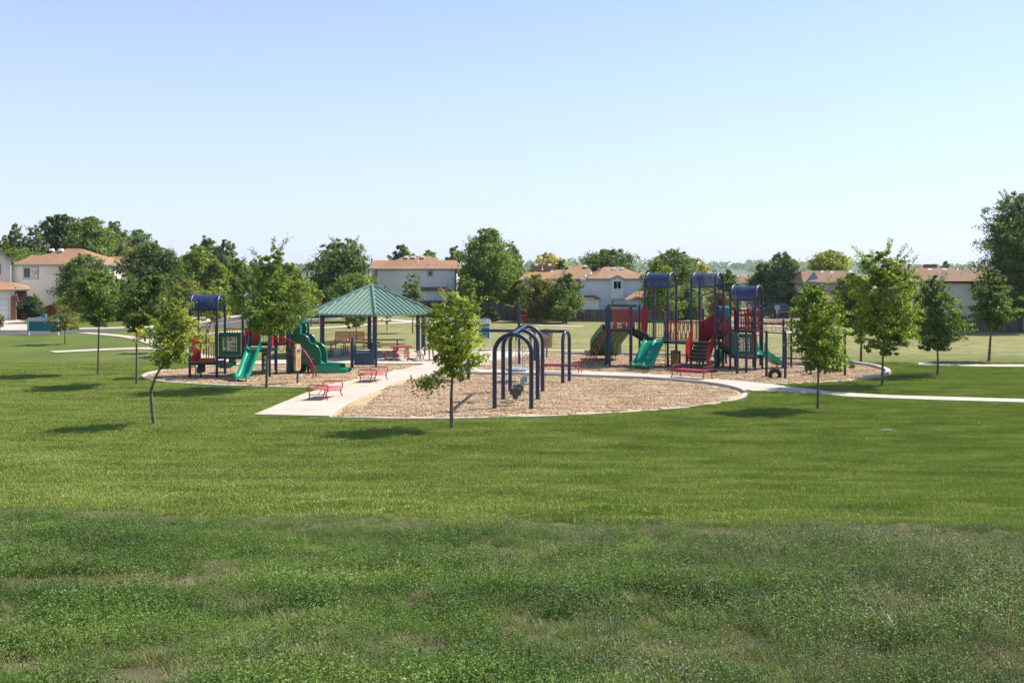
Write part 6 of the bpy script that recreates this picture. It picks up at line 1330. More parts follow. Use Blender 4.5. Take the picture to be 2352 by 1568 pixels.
# background trees
BG = 'trees beyond the park'
B = [
 ('broad_tree', 'large rounded dark green tree just right of the pale central house', 1118, 116, [(524, 1108, 1130), (545, 1085, 1150), (575, 1068, 1168), (610, 1058, 1180), (650, 1058, 1182), (685, 1065, 1178), (706, 1085, 1160)], 'mid', 12000, .36, .3, 8),
 ('broad_tree', 'grey-green tree against the right side of the largest central tree', 1185, 121, [(556, 1165, 1180), (580, 1158, 1195), (610, 1155, 1205), (650, 1160, 1212), (700, 1165, 1215)], 'grey', 4500, .36, .25, 6),
 ('broad_tree', 'rounded tree top behind the right end of the central house roof', 1045, 135, oval(1022, 1070, 566, 690, 'wide'), 'mid', 4000, .4, .25, 2),
 ('broad_tree', 'small dark tree top above the left part of the central roof', 922, 150, oval(898, 948, 561, 640, 'round'), 'dark', 2600, .4, .25, 2),
 ('broad_tree', 'small tree top above the right part of the central roof', 983, 150, oval(964, 1003, 573, 640, 'round'), 'mid', 1900, .4, .25, 2),
 ('broad_tree', 'tall dark tree above the left half of the shelter roof', 783, 112, [(550, 775, 805), (570, 745, 830), (600, 722, 842), (640, 708, 846), (680, 706, 846), (712, 715, 840)], 'dark', 10000, .36, .3, 10),
 ('broad_tree', 'mid green tree leaning over the shelter from the left', 815, 100, oval(760, 862, 630, 722, 'wide'), 'mid', 6000, .3, .2, 2),
 ('broad_tree', 'grey-green treetop with two peaks above the blue arched roofs at the left', 470, 150, oval(446, 502, 541, 690, 'round'), 'grey', 4500, .44, .3, 2),
 ('broad_tree', 'grey-green treetop beside it, the right peak of the two', 522, 148, oval(496, 548, 549, 690, 'round'), 'grey', 4500, .44, .3, 2),
 ('broad_tree', 'bright green bushy tree left of the grey-green twin treetops', 455, 122, oval(416, 492, 562, 708, 'round'), 'fresh', 6500, .36, .25, 6),
 ('broad_tree', 'yellow-green rounded tree behind the left blue arched roof', 492, 112, oval(462, 522, 596, 716, 'round'), 'fresh', 5500, .32, .2, 2),
 ('broad_tree', 'dark green tree filling the gap right of the left blue arched roof', 545, 116, oval(512, 582, 594, 716, 'wide'), 'mid', 6000, .34, .25, 2),
 ('broad_tree', 'slim tree directly left of the feathery young tree', 590, 124, oval(562, 622, 597, 716, 'wide'), 'grey', 4500, .36, .25, 2),
 ('broad_tree', 'tree behind the right side of the feathery young tree', 668, 110, oval(625, 698, 604, 722, 'round'), 'fresh', 5500, .32, .25, 3),
 ('broad_tree', 'big round very dark tree between the cream house and the left arched roof', 352, 106, [(562, 335, 370), (580, 305, 395), (610, 292, 412), (645, 290, 420), (680, 300, 418), (708, 320, 405)], 'deep', 12000, .34, .3, 2),
 ('broad_tree', 'dull yellow-green bushy tree in front of the far trees, above the left arched roof', 425, 96, oval(392, 462, 640, 722, 'round'), 'olive', 4200, .27, .15, 2),
 ('broad_tree', 'dark round tree against the cream house wall', 196, 100, oval(139, 252, 588, 714, 'round'), 'dark', 10000, .3, .22, 2),
 ('poplar_tree', 'pale feathery poplar at the far left edge', 12, 150, oval(-20, 34, 545, 690, 'round'), 'olive', 4500, .42, .25, 4),
 ('poplar_tree', 'pale feathery poplar, second from the left edge', 36, 155, oval(4, 66, 516, 690, 'oval'), 'grey', 7500, .42, .25, 10),
 ('poplar_tree', 'pale feathery poplar above the left end of the cream house roof', 78, 155, oval(48, 112, 519, 690, 'oval'), 'grey', 7500, .42, .25, 10),
 ('broad_tree', 'very dark tree rising above the cream house roof', 133, 140, [(492, 132, 150), (505, 112, 160), (525, 102, 163), (550, 104, 158), (570, 110, 150), (640, 110, 150)], 'deep', 5200, .42, .3, 2),
 ('broad_tree', 'large olive-green tree behind the right end of the cream house', 200, 140, [(499, 200, 220), (515, 170, 236), (540, 158, 248), (575, 152, 255), (620, 160, 255)], 'mid', 10000, .42, .3, 6),
 ('broad_tree', 'pale green treetop right of the large olive-green tree', 265, 150, oval(230, 292, 508, 650, 'round'), 'grey', 4800, .44, .3, 3),
 ('broad_tree', 'rounded light green tree beyond the small gables', 318, 155, oval(276, 356, 529, 660, 'wide'), 'grey', 7500, .44, .3, 2),
 ('broad_tree', 'small yellow tree behind the small white-trimmed gables', 300, 138, oval(284, 320, 567, 615, 'round'), 'gold', 1600, .36, .2, 0),
 ('broad_tree', 'small dark pointed treetop above the big round dark tree', 360, 160, oval(346, 372, 551, 640, 'cone'), 'dark', 1500, .42, .25, 1),
 ('broad_tree', 'yellow-leaved tree behind the right-of-centre roofs', 1245, 150, [(581, 1240, 1262), (592, 1232, 1284), (605, 1228, 1296), (640, 1230, 1290)], 'gold', 1900, .4, .2, 4),
 ('broad_tree', 'small green tree right of the yellow one behind the roofs', 1288, 148, oval(1276, 1302, 590, 650, 'oval'), 'grey', 1200, .4, .2, 1),
 ('broad_tree', 'wide dark treetop above the joined tan roofs', 1398, 140, oval(1340, 1462, 574, 680, 'wide'), 'dark', 8000, .42, .3, 12),
 ('broad_tree', 'olive bush-like tree at the fence left of the blue-white house', 1232, 100.0, [(632, 1222, 1245), (650, 1205, 1268), (680, 1196, 1285), (710, 1200, 1285), (728, 1210, 1270)], 'olive', 5500, .27, .15, 3),
 ('broad_tree', 'dark tree standing close in front of the blue-white house wall', 1300, 98.5, [(626, 1288, 1305), (645, 1280, 1320), (668, 1268, 1335), (690, 1262, 1338), (715, 1275, 1325)], 'dark', 6000, .26, .15, 4),
 ('broad_tree', 'small green tree in front of the long board fence', 1293, 97, oval(1268, 1322, 668, 736, 'oval'), 'mid', 3500, .23, .12, 2),
 ('shrub', 'dark conical evergreen shrub at the foot of the fence near the park sign', 1126, 101, oval(1107, 1147, 700, 738, 'cone'), 'conif', 3000, .2, .1, 0),
 ('shrub', 'small conical evergreen shrub against the fence left of the bright maple', 1005, 108, oval(994, 1016, 692, 732, 'cone'), 'conif', 1400, .22, .1, 0),
 ('broad_tree', 'large dark tree between the first and second right-hand arched roofs', 1545, 122, [(574, 1538, 1558), (592, 1505, 1585), (620, 1488, 1602), (655, 1486, 1606), (700, 1495, 1600), (728, 1500, 1590)], 'dark', 10000, .37, .3, 10),
 ('broad_tree', 'bright feathery tree behind the first right-hand arched roof', 1508, 104, [(592, 1500, 1512), (620, 1488, 1535), (650, 1480, 1550), (690, 1478, 1560), (725, 1485, 1560)], 'fresh', 6000, .28, .2, 16),
 ('broad_tree', 'grey-green willow-like tree behind the bridge railings', 1578, 106, oval(1545, 1618, 652, 736, 'wide'), 'grey', 5000, .28, .2, 3),
 ('broad_tree', 'yellowing wispy tree just right of the large dark tree', 1598, 130, [(592, 1580, 1602), (606, 1575, 1618), (620, 1572, 1622), (660, 1575, 1618)], 'gold', 1900, .38, .2, 3),
 ('broad_tree', 'dark tree between the second and third arched roofs', 1670, 128, oval(1640, 1702, 620, 730, 'oval'), 'dark', 5500, .36, .25, 2),
 ('broad_tree', 'small bush-like tree seen under the middle arched roof', 1652, 112, oval(1628, 1682, 665, 738, 'round'), 'olive', 3500, .28, .15, 2),
 ('broad_tree', 'large dark tree right of the third arched roof', 1755, 118, [(606, 1742, 1762), (622, 1732, 1790), (655, 1722, 1812), (690, 1722, 1815), (722, 1735, 1805)], 'dark', 9000, .36, .3, 6),
 ('broad_tree', 'tall grey-green tree beside the dark tree right of the third arched roof', 1806, 116, [(580, 1785, 1808), (605, 1770, 1830), (640, 1765, 1845), (680, 1768, 1850), (725, 1780, 1845)], 'grey', 8500, .35, .3, 6),
 ('broad_tree', 'yellow-green treetop above the taupe house roof', 1898, 140, oval(1862, 1950, 577, 660, 'wide'), 'pods', 5000, .42, .3, 8),
 ('broad_tree', 'green tree in front of the taupe house', 1862, 100, oval(1835, 1892, 655, 740, 'round'), 'mid', 4500, .28, .2, 2),
 ('broad_tree', 'tree behind the largest young tree, in front of the taupe house', 1958, 98, oval(1918, 1995, 628, 745, 'round'), 'mid', 7000, .28, .2, 3),
 ('broad_tree', 'dark tree at the left end of the white house at the right', 2075, 96, oval(2050, 2104, 640, 745, 'round'), 'deep', 5000, .27, .2, 2),
 ('broad_tree', 'small dark tree seen above the roof of the white house at the right', 2172, 150, oval(2160, 2184, 600, 640, 'oval'), 'mid', 700, .4, .2, 2),
 ('cottonwood_tree', 'very tall dark cottonwood cut off by the right edge', 2338, 84, [(442, 2332, 2362), (465, 2302, 2385), (500, 2278, 2400), (545, 2268, 2410), (600, 2264, 2410), (650, 2275, 2415), (700, 2290, 2410), (725, 2300, 2400)], 'dark', 13000, .27, .35, 16),
 ('broad_tree', 'low row of mixed green trees behind the cream house roof, at the left edge', 40, 146, oval(-20, 110, 572, 690, 'wide'), 'mid', 6500, .42, .25, 4),
 ('broad_tree', 'dark mid-height tree between the round dark tree and the bright bushy tree', 420, 130, oval(395, 450, 590, 700, 'round'), 'dark', 4500, .38, .25, 3),
 ('broad_tree', 'mid green tree behind the feathery young tree, right of its trunk', 640, 128, oval(600, 660, 612, 716, 'round'), 'mid', 4500, .36, .25, 3),
 ('shrub', 'rounded juniper bush beside the brick piers', 64, 106, oval(37, 94, 682, 727, 'wide'), 'conif', 6500, .2, .1, 0),
 ('shrub', 'small yellow-green bush behind the juniper', 80, 110, oval(70, 90, 673, 712, 'oval'), 'pods', 900, .22, .06, 0),
 ('shrub', 'small orange-tinged shrub at the left edge by the driveway', 0, 84, oval(-10, 8, 720, 752, 'round'), 'olive', 700, .17, .05, 0),
 ('broad_tree', 'dark shrubby tree at the corner of the cream house, right of the round tree', 262, 104, oval(232, 300, 640, 732, 'round'), 'deep', 5000, .28, .15, 0),
]
for nm, lb, bx_, D, rows, kd, n, sz, tr, sh in B:
    tree(nm, lb, bx_, D, rows, kd, int(n*2.2), sz*.86, tr, None, int(sh*.7), BG if 'shrub' not in nm else 'shrubs by the houses', 'shrub' if nm == 'shrub' else 'tree', trunkmat=barkd, clump=.19, gap=.38)

# far ridge with its woods
hx = np.linspace(-700, 2600, 160); Dh = 2300
mb = MB(); vs = []; hz = lambda x: HC+ (x*0)+ 10+5*math.sin(x*.0031+1)+3*math.sin(x*.011)+ (4 if x > 500 else 4*x/500 if x > 0 else 0)
for x in hx: vs += [(x, Dh-500, -2), (x, Dh-150, hz(x)*.55), (x, Dh, hz(x)), (x, Dh+600, -2)]
mb.add(vs, [(i*4+k, (i+1)*4+k, (i+1)*4+k+1, i*4+k+1) for i in range(len(hx)-1) for k in range(3)])
o = mb.build('hills', plain('far_hill_ground', (.10, .12, .06), .95, .3, .02), None); tag(o, None, kind='structure')
rng = np.random.default_rng(4); n = 26000; nc = 620; cx = rng.uniform(-650, 2550, nc); cy = rng.uniform(Dh-330, Dh+60, nc); hb = np.array([hz(x) for x in cx])*np.clip(1-(Dh-cy)/480, .2, 1); cr = rng.uniform(5, 12, nc)*(.8+.7*(vnoise(cx, cy, 90, 5)))
k = rng.integers(0, nc, n); dv = rng.normal(size=(n, 3)); dv /= np.linalg.norm(dv, axis=1, keepdims=True)
C = np.stack([cx[k], cy[k], hb[k]+cr[k]*.4], 1)+dv*(cr[k]*rng.uniform(.6, 1, n))[:, None]*np.array((1.15, 1.1, .8)); nr = dv+rng.normal(size=(n, 3))*.4; nr /= np.linalg.norm(nr, axis=1, keepdims=True)
me = leaf_mesh('far_wood', C, nr, rng.uniform(4.5, 8, n), LM['mid'], .9); o = bpy.data.objects.new('far_wood', me); COL.objects.link(o); tag(o, 'hazy wooded ridge on the horizon behind the play structures', 'woodland', kind='stuff')
D = 2240; t = thing('distant_building', 'tiny flat-roofed building on the hazy ridge above the middle arched roof', 'building', (XX(1697, D), D, 8)); mb = MB(); mb.prism([(XX(1691, D), D), (XX(1707, D), D), (XX(1707, D), D+20), (XX(1691, D), D+20)], 8, ZZ(607.5, D)); mb.build('wall', sid_c, t); mb = MB(); mb.prism([(XX(1707, D)+.1, D+2), (XX(1714, D), D+2), (XX(1714, D), D+16), (XX(1707, D)+.1, D+16)], 8, ZZ(611, D)); mb.build('wing', sid_w, t)
# ---------------------------------------------------------------- ground cover (uncountable, so instanced)
def bladem(name, stops, trans=.3, scale=.35, gloss=.5, rnd=.5, amp=1.7):
    m, nt, out = newmat(name); L = nt.links; geo = N(nt, 'ShaderNodeNewGeometry')
    mp = N(nt, 'ShaderNodeMapping'); mp.inputs['Scale'].default_value = (.45, 1.3, 1); mp.inputs['Rotation'].default_value = (0, 0, R(6)); L.new(geo.outputs['Position'], mp.inputs[0])
    n1 = noise(nt, scale, 5, .65, mp.outputs[0]); a = N(nt, 'ShaderNodeMath', operation='MULTIPLY_ADD'); a.inputs[1].default_value = rnd; L.new(geo.outputs['Random Per Island'], a.inputs[0])
    s_ = N(nt, 'ShaderNodeMath', operation='MULTIPLY_ADD'); s_.inputs[1].default_value = amp; s_.inputs[2].default_value = .5-amp*.5-rnd*.5; L.new(n1.outputs[0], s_.inputs[0]); L.new(s_.outputs[0], a.inputs[2])
    r = ramp(nt, stops); L.new(a.outputs[0], r.inputs[0])
    b = N(nt, 'ShaderNodeBsdfPrincipled'); b.inputs['Roughness'].default_value = gloss; b.inputs['Specular IOR Level'].default_value = .4; L.new(r.outputs[0], b.inputs['Base Color'])
    tr = N(nt, 'ShaderNodeBsdfTranslucent'); mc = N(nt, 'ShaderNodeMix', data_type='RGBA', blend_type='MULTIPLY'); mc.inputs[0].default_value = 1; L.new(r.outputs[0], mc.inputs[6]); mc.inputs[7].default_value = (1.2, 1.35, .6, 1); L.new(mc.outputs[2], tr.inputs[0])
    mx = N(nt, 'ShaderNodeMixShader'); mx.inputs[0].default_value = trans; L.new(b.outputs[0], mx.inputs[1]); L.new(tr.outputs[0], mx.inputs[2]); L.new(mx.outputs[0], out.inputs[0]); return m
m_lawn = bladem('lawn_blades', [(.1, (.138, .192, .027)), (.4, (.226, .288, .042)), (.7, (.322, .372, .066)), (1, (.44, .46, .19))], trans=.14, scale=.8, rnd=.45, amp=1.8)
m_clov = bladem('clover_leaves', [(.1, (.055, .105, .021)), (.5, (.12, .195, .036)), (.85, (.205, .295, .065)), (1, (.36, .42, .15))], scale=.6, gloss=.65, rnd=.5, amp=2.2)
m_dry = bladem('dry_grass_blades', [(.1, (.11, .15, .045)), (.45, (.20, .22, .085)), (.8, (.36, .31, .16)), (1, (.54, .43, .27))], scale=1.0, rnd=.7)
m_seed = bladem('seedy_weed_stems', [(.1, (.06, .095, .032)), (.45, (.12, .155, .06)), (.75, (.22, .215, .11)), (1, (.48, .39, .30))], scale=.8, rnd=.9)
m_chip = bladem('wood_chips', [(.1, (.36, .225, .12)), (.4, (.58, .405, .24)), (.75, (.74, .57, .38)), (1, (.83, .70, .52))], trans=.0, scale=1.2, gloss=.8, rnd=.9)
def patch(V, mat): return (np.asarray(V, float), mat)
def quads(name, V, mat):
    n = len(V)//4; me = bpy.data.meshes.new(name); me.vertices.add(4*n); me.loops.add(4*n); me.polygons.add(n)
    me.vertices.foreach_set('co', np.asarray(V, np.float32).ravel()); me.loops.foreach_set('vertex_index', np.arange(4*n, dtype=np.int32)); me.polygons.foreach_set('loop_start', np.arange(0, 4*n, 4, dtype=np.int32)); me.polygons.foreach_set('loop_total', np.full(n, 4, np.int32)); me.update(); me.materials.append(mat); return me
def blades(name, n, rad, h, w, mat, rng, lean=.5, square=False):
    p = rng.uniform(-rad, rad, (n, 2)) if square else (lambda r, a: np.stack([r*np.cos(a), r*np.sin(a)], 1))(rad*np.sqrt(rng.random(n)), rng.random(n)*6.283)
    a = rng.random(n)*6.283; hh = h*rng.uniform(.5, 1.25, n); ln = rng.uniform(0, lean, n)*hh; d = np.stack([np.cos(a), np.sin(a)], 1); s = np.stack([-np.sin(a), np.cos(a)], 1)*w/2*rng.uniform(.6, 1.3, n)[:, None]
    z0 = np.zeros((n, 1))-.01; b0 = np.hstack([p-s, z0]); b1 = np.hstack([p+s, z0]); t1 = np.hstack([p+d*ln[:, None]+s*.35, hh[:, None]]); t0 = np.hstack([p+d*ln[:, None]-s*.35, hh[:, None]])
    return np.stack([b0, b1, t1, t0], 1).reshape(-1, 3)
def leaves3(cen, size, rng, up=.9, asp=.8):
    n = len(cen); nr = rng.normal(size=(n, 3))*.6+np.array((0, 0, up)); nr /= np.linalg.norm(nr, axis=1, keepdims=True); a = rng.normal(size=(n, 3)); a -= (a*nr).sum(1, keepdims=True)*nr; a /= np.linalg.norm(a, axis=1, keepdims=True); b = np.cross(nr, a); s = (size*rng.uniform(.6, 1.3, n))[:, None]
    return np.stack([cen-a*s*.5, cen+b*s*asp*.5, cen+a*s*.5, cen-b*s*asp*.5], 1).reshape(-1, 3)
rng = np.random.default_rng(11)
def srcs(name, meshes): return meshes       # lists of 4-vertex-per-face arrays with a material
lawn_src = srcs('lawn_patch', [patch(blades('lp', 1500, .33, .055, .011, None, rng, .9, True), m_lawn) for _ in range(4)])
def clump_mesh(rad, h, nst, nl, size):
    V = []
    for i in range(nst):
        a = rng.random()*6.28; r = rad*math.sqrt(rng.random()); top = np.array((math.cos(a)*r*1.3, math.sin(a)*r*1.3, h*(1-.45*(r/rad)**2)*rng.uniform(.7, 1.15))); bot = np.array((math.cos(a)*r*.5, math.sin(a)*r*.5, 0)); t = rng.uniform(.3, 1.0, nl)[:, None]
        V.append(leaves3(bot+(top-bot)*t+rng.normal(size=(nl, 3))*size*.9, size, rng))
    return np.concatenate(V)
clov_src = srcs('leafy_weed', [patch(clump_mesh(.19, .15, 34, 17, .0155), m_clov) for _ in range(3)]+[patch(clump_mesh(.27, .26, 52, 17, .018), m_clov)])
dry_src = srcs('dry_tuft', [patch(blades('dt', 260, .2, .085, .006, None, rng, 1.8), m_dry) for _ in range(3)])
def seedy():
    V = [blades('s', 32, .16, .18, .005, None, rng, .9)]
    n = 230; a = rng.random(n)*6.28; r = .2*np.sqrt(rng.random(n)); c = np.stack([r*np.cos(a), r*np.sin(a), .06+.2*rng.random(n)], 1); V.append(leaves3(c, .015, rng, .3, .6)); return np.concatenate(V)
seed_src = srcs('seedy_weed', [patch(seedy(), m_seed) for _ in range(3)])
def chips():
    n = 1100; c = np.hstack([rng.uniform(-.36, .36, (n, 2)), rng.uniform(.008, .03, (n, 1))]); s = .030; nr = rng.normal(size=(n, 3))*.33+np.array((0, 0, 1)); nr /= np.linalg.norm(nr, axis=1, keepdims=True); a = rng.normal(size=(n, 3)); a -= (a*nr).sum(1, keepdims=True)*nr; a /= np.linalg.norm(a, axis=1, keepdims=True); b = np.cross(nr, a); L_ = (s*rng.uniform(.5, 1.5, n))[:, None]; W_ = (s*rng.uniform(.18, .4, n))[:, None]
    return np.stack([c-a*L_-b*W_, c+a*L_-b*W_, c+a*L_+b*W_, c-a*L_+b*W_], 1).reshape(-1, 3)
chip_src = srcs('chip_patch', [patch(chips(), m_chip) for _ in range(3)])
def scatter(name, xy, z, tilt, scale, src, label, cat):
    """one object: its mesh holds the patch shapes and the anchor points; the node tree sets the patches on the points"""
    n = len(xy); V = np.concatenate([q[0] for q in src]); ids = np.concatenate([np.full(len(q[0]), i+1) for i, q in enumerate(src)]); nf = len(V)//4; nv = len(V)
    me = bpy.data.meshes.new(name); me.vertices.add(nv+n); me.loops.add(4*nf); me.polygons.add(nf)
    me.vertices.foreach_set('co', np.concatenate([V, np.hstack([xy, np.asarray(z)[:, None]])]).astype(np.float32).ravel()); me.loops.foreach_set('vertex_index', np.arange(4*nf, dtype=np.int32)); me.polygons.foreach_set('loop_start', np.arange(0, 4*nf, 4, dtype=np.int32)); me.polygons.foreach_set('loop_total', np.full(nf, 4, np.int32)); me.update(); me.validate(); me.materials.append(src[0][1])
    az = rng.random(n)*6.283; E = np.zeros((nv+n, 3)); E[nv:] = [tuple((Matrix.Rotation(float(t_), 3, 'X') @ Matrix.Rotation(float(a_), 3, 'Z')).to_euler()) for t_, a_ in zip(tilt, az)]
    S_ = np.ones(nv+n); S_[nv:] = scale; I_ = np.zeros(nv+n, np.int32); I_[:nv] = ids
    me.attributes.new('rot', 'FLOAT_VECTOR', 'POINT').data.foreach_set('vector', E.astype(np.float32).ravel()); me.attributes.new('scl', 'FLOAT', 'POINT').data.foreach_set('value', S_.astype(np.float32)); me.attributes.new('src', 'INT', 'POINT').data.foreach_set('value', I_)
    o = bpy.data.objects.new(name, me); COL.objects.link(o); tag(o, label, cat, kind='stuff')
    ng = bpy.data.node_groups.new(name, 'GeometryNodeTree'); ng.interface.new_socket('Geometry', in_out='INPUT', socket_type='NodeSocketGeometry'); ng.interface.new_socket('Geometry', in_out='OUTPUT', socket_type='NodeSocketGeometry')
    nn = ng.nodes; l = ng.links; gi = nn.new('NodeGroupInput'); go = nn.new('NodeGroupOutput'); ip = nn.new('GeometryNodeInstanceOnPoints'); sp = nn.new('GeometryNodeSeparateGeometry'); si = nn.new('GeometryNodeSplitToInstances')
    def at(nm, ty): q = nn.new('GeometryNodeInputNamedAttribute'); q.data_type = ty; q.inputs['Name'].default_value = nm; return q.outputs['Attribute']
    cp_ = nn.new('FunctionNodeCompare'); cp_.data_type = 'INT'; cp_.operation = 'GREATER_THAN'; ci_ = [i for i in cp_.inputs if i.type == 'INT']; ci_[1].default_value = 0; l.new(at('src', 'INT'), ci_[0])
    l.new(gi.outputs[0], sp.inputs['Geometry']); l.new(cp_.outputs[0], sp.inputs['Selection']); l.new(sp.outputs['Selection'], si.inputs[0]); l.new(at('src', 'INT'), si.inputs['Group ID'])
    e2 = nn.new('FunctionNodeEulerToRotation'); l.new(at('rot', 'FLOAT_VECTOR'), e2.inputs[0])
    l.new(sp.outputs['Inverted'], ip.inputs['Points']); l.new(si.outputs[0], ip.inputs['Instance']); ip.inputs['Pick Instance'].default_value = True; l.new(e2.outputs[0], ip.inputs['Rotation']); l.new(at('scl', 'FLOAT'), ip.inputs['Scale']); l.new(ip.outputs[0], go.inputs[0])
    md = o.modifiers.new('scatter', 'NODES'); md.node_group = ng; return o
def slope(x, y): return np.arctan((H(x, y+.1)-H(x, y-.1))/.2)
def jit_grid(y0, y1, step, half, j=.35):
    P_ = []
    for y in np.arange(y0, y1, step):
        h_ = half(y); xs_ = np.arange(-h_, h_, step); P_.append(np.stack([xs_+rng.uniform(-j, j, len(xs_))*step, y+rng.uniform(-j, j, len(xs_))*step], 1))
    return np.concatenate(P_)
hw = lambda y: y*.56+10
edge = lambda x: 16.3-.165*x
# lawn
p = jit_grid(12.5, 55, .52, hw); x, y = p[:, 0], p[:, 1]; keep = y > edge(x)+.15*(vnoise(x, y, .8, 2)-.5)
for poly in NO_GRASS:
    a = np.array(poly); 
    if a[:, 1].min() > 56: continue
    for dx, dy in ((0, 0), (.3, 0), (-.3, 0), (0, .3), (0, -.3)): keep &= ~inside(x+dx, y+dy, poly)
p = p[keep]; x, y = p[:, 0], p[:, 1]; scatter('lawn_grass', p, H(x, y)-.004, slope(x, y), rng.uniform(.8, 1.15, len(p))*np.clip(1.25-.006*y, .9, 1.2), lawn_src, 'short mown green grass of the park lawn', 'grass')
# rough weeds of the near slope
p = jit_grid(4.0, 19.6, .165, lambda y: y*.57+6, .5); x, y = p[:, 0], p[:, 1]; w = y < edge(x)+.3*(vnoise(x, y, .7, 9)-.5); p = p[w]; x, y = p[:, 0], p[:, 1]
side = np.clip((x+1.5)/5+.5*(vnoise(x, y, 2.5, 7)-.5), 0, 1); nz = .35*vnoise(x, y, .9, 21)+.65*vnoise(x*.8, y*1.1, .36, 22); u_ = rng.random(len(x))
near_edge = np.clip((y-(edge(x)-2.3))/1.6, 0, 1)
bx_ = [(-4.9, 10.6, 1.1, .5), (-5.6, 11.8, 1.0, .35), (-3.0, 11.2, .7, .3), (-2.6, 9.7, .5, .3), (-1.8, 9.0, .45, .3), (1.3, 9.6, .4, .3), (-6.5, 9.2, .9, .3)]
bare = np.zeros(len(x), bool)
for ax_, ay_, rx_, ry_ in bx_: bare |= ((x-ax_)/rx_)**2+((y-ay_)/ry_)**2 < .6+.9*vnoise(x, y, .35, 41)
bare |= (.62*vnoise(x*.7, y*1.3, 1.3, 33)+.38*vnoise(x, y, .4, 34)) > np.where(x < -1, .72, .77)
pc = np.clip((nz-.26)*4.4, 0.15, .95)*(1-.50*side)*(1-.75*near_edge); is_c = (u_ < pc) & ~bare
is_s = (~is_c) & (~bare) & (rng.random(len(x)) < (.15+.72*side)*(1-.3*near_edge)); is_d = (~is_c) & (~is_s) & (rng.random(len(x)) < np.where(bare, .42, .95))
for nm, msk, src, lb, cat, s0 in (('leafy_weeds', is_c, clov_src, 'low leafy green weeds covering the near slope, thickest at the left', 'weeds', 1.0), ('seedy_weeds', is_s, seed_src, 'brownish seeding weeds on the near slope, thickest at the right', 'weeds', 1.0), ('dry_grass', is_d, dry_src, 'straw-coloured dry grass tufts between the weeds', 'grass', 1.0)):
    q = p[msk]; xx_, yy_ = q[:, 0], q[:, 1]; mound = .62+.62*np.clip((.7*vnoise(xx_, yy_, .42, 51)+.3*vnoise(xx_, yy_, 1.2, 52)-.28)*2.2, 0, 1) if nm != 'dry_grass' else .85; mound = mound*(1-.42*np.clip((yy_-(edge(xx_)-2.6))/2.2, 0, 1)); scatter(nm, q, H(xx_, yy_)-.01, slope(xx_, yy_), s0*mound*rng.uniform(.75, 1.2, len(q)), src, lb, cat)
print('weeds', is_c.sum(), is_s.sum(), is_d.sum())
# a few tall pale grass clumps on the near slope
tall_m = quads('tall', blades('t', 150, .12, .22, .006, None, rng, 2.2), plain('tall_grass_blades', (.22, .29, .055), .5, .3, 9))
for i, (vx, vy) in enumerate(((2075, 1480), (2010, 1395), (1460, 1398))):
    yy_ = 6.5
    for _ in range(60):
        zz_ = float(H(XX(vx, yy_), yy_)); yt = HY+(HC-zz_)*F/yy_
        if yt < vy: break
        yy_ += .12
    o = bpy.data.objects.new('grass_clump', tall_m); COL.objects.link(o); o.location = (XX(vx, yy_), yy_, zz_); o.rotation_euler = (0, 0, i*2.1); o.scale = [(1, 1, 1), (.8, .8, .6), (.7, .7, .5)][i]
    tag(o, ['tall pale green grass clump low on the right of the near slope', 'second pale grass clump, just above the tall one at the right', 'short pale grass clump right of the middle of the near slope'][i], 'grass clump', 'pale grass clumps in the weeds')
q = G(2036, 990); mb = MB(); mb.prism([(q[0]-.17, q[1]-.08), (q[0]+.16, q[1]-.1), (q[0]+.18, q[1]+.08), (q[0]-.14, q[1]+.1)], .02, .06); o = mb.build('utility_cover', steel, None); tag(o, 'small pale flat utility cover lying in the lawn at the right', 'utility cover')
# wood chips
for k, poly in enumerate((front_poly, right_poly, left_poly)):
    a = np.array(poly); g = np.array([(xx_+rng.uniform(-.1, .1), yy_+rng.uniform(-.1, .1)) for xx_ in np.arange(a[:, 0].min(), a[:, 0].max(), .66) for yy_ in np.arange(a[:, 1].min(), a[:, 1].max(), .66)])
    kp = np.ones(len(g), bool)
    for dx, dy in ((.38, 0), (-.38, 0), (0, .38), (0, -.38)): kp &= inside(g[:, 0]+dx, g[:, 1]+dy, poly)
    for pl_ in [walk_poly]+kerb_polys:
        for dx, dy in ((0, 0), (.35, 0), (-.35, 0), (0, .35), (0, -.35)): kp &= ~inside(g[:, 0]+dx, g[:, 1]+dy, pl_)
    g = g[kp]; scatter('wood_chips', g, np.full(len(g), .012), np.zeros(len(g)), np.ones(len(g)), chip_src, ['tan wood chips filling the front swing bed', 'tan wood chips filling the bed of the right play structure', 'tan wood chips filling the bed of the left play structure'][k], 'wood chips')

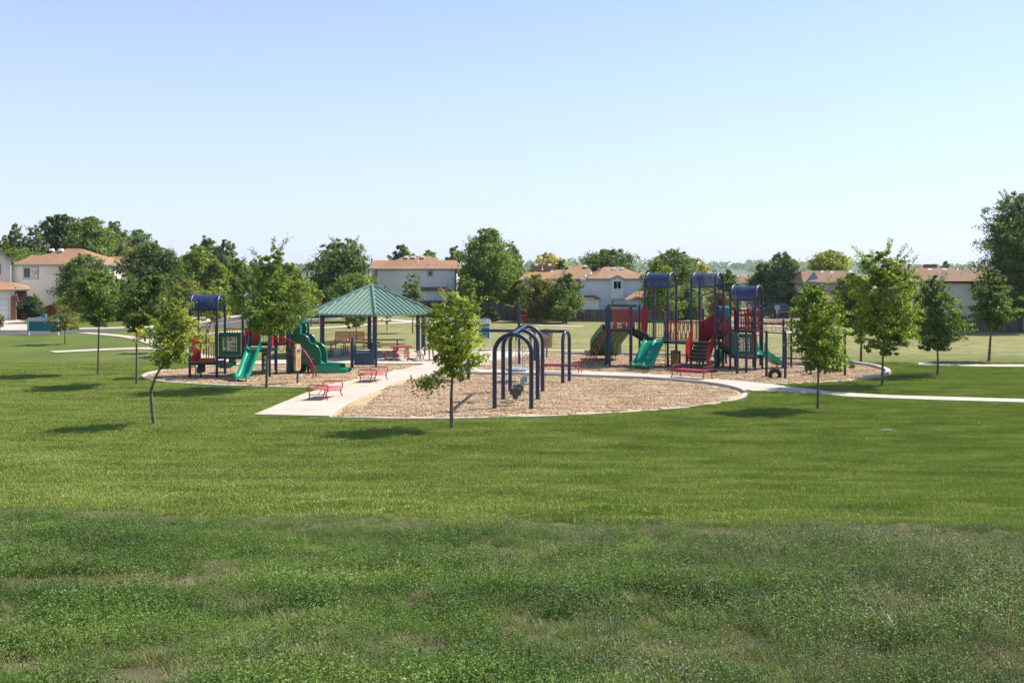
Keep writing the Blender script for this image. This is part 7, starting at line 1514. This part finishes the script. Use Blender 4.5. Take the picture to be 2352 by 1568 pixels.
# ---------------------------------------------------------------- light, air, camera
SUN_EL, SUN_AZ = 48.0, 66.0      # elevation; azimuth clockwise from the view direction (+Y)
w = bpy.data.worlds.new('World'); SC.world = w; w.use_nodes = True; nt = w.node_tree
bg = nt.nodes['Background']; sky = nt.nodes.new('ShaderNodeTexSky'); sky.sky_type = 'NISHITA'; sky.sun_disc = False; sky.sun_elevation = R(SUN_EL); sky.sun_rotation = R(SUN_AZ); sky.altitude = 1600; sky.air_density = 1.0; sky.dust_density = .45; sky.ozone_density = 1.2
hz_mix = nt.nodes.new('ShaderNodeMix'); hz_mix.data_type = 'RGBA'; hz_mix.inputs[7].default_value = (3.45, 3.82, 5.15, 1)   # pale summer haze low in the sky
tc = nt.nodes.new('ShaderNodeTexCoord'); sx = nt.nodes.new('ShaderNodeSeparateXYZ'); nt.links.new(tc.outputs['Generated'], sx.inputs[0]); mr = nt.nodes.new('ShaderNodeMapRange'); mr.inputs[1].default_value = .0; mr.inputs[2].default_value = .42; mr.inputs[3].default_value = .85; mr.inputs[4].default_value = .0
nt.links.new(sx.outputs[2], mr.inputs[0]); nt.links.new(mr.outputs[0], hz_mix.inputs[0]); nt.links.new(sky.outputs[0], hz_mix.inputs[6])
nt.links.new(hz_mix.outputs[2], bg.inputs[0]); bg.inputs[1].default_value = .14
sl = bpy.data.lights.new('sun', 'SUN'); sl.energy = 5.0; sl.angle = R(.53); sl.color = (1, .93, .82); so = bpy.data.objects.new('sun', sl); COL.objects.link(so)
dv = Vector((math.sin(R(SUN_AZ))*math.cos(R(SUN_EL)), math.cos(R(SUN_AZ))*math.cos(R(SUN_EL)), math.sin(R(SUN_EL)))); so.rotation_euler = (-dv).to_track_quat('-Z', 'Y').to_euler(); so.location = (40, 20, 60)
HAZE = True
if HAZE:
    mb = MB(); mb.box((900, 1650, 24), (7600, 3900, 54)); o = mb.build('haze', newmat('haze_air')[0], None, smooth=0); tag(o, 'thin blue summer haze lying over the whole park', 'haze', kind='stuff')
    nt = MATS['haze_air'].node_tree; pv = nt.nodes.new('ShaderNodeVolumePrincipled'); pv.inputs['Color'].default_value = (.80, .90, 1, 1); pv.inputs['Density'].default_value = .00013; pv.inputs['Anisotropy'].default_value = .2
    nt.links.new(pv.outputs[0], [n for n in nt.nodes if n.type == 'OUTPUT_MATERIAL'][0].inputs['Volume'])
cam = bpy.data.cameras.new('camera'); co = bpy.data.objects.new('camera', cam); COL.objects.link(co); SC.camera = co
co.location = (0, 0, HC); co.rotation_euler = (R(90), 0, 0); cam.sensor_width = 36; cam.lens = 36*F/2352; cam.shift_y = -(784-HY)/2352; cam.clip_end = 9000; cam.clip_start = .2
SC.view_settings.view_transform = 'Standard'; SC.view_settings.look = 'None'; SC.view_settings.exposure = .6; SC.view_settings.gamma = 1
SC.cycles.max_bounces = 6; SC.cycles.transparent_max_bounces = 12; SC.cycles.volume_bounces = 0; SC.cycles.diffuse_bounces = 3; SC.cycles.use_fast_gi = False
for o in COL.objects:
    if '_w' in o: del o['_w']
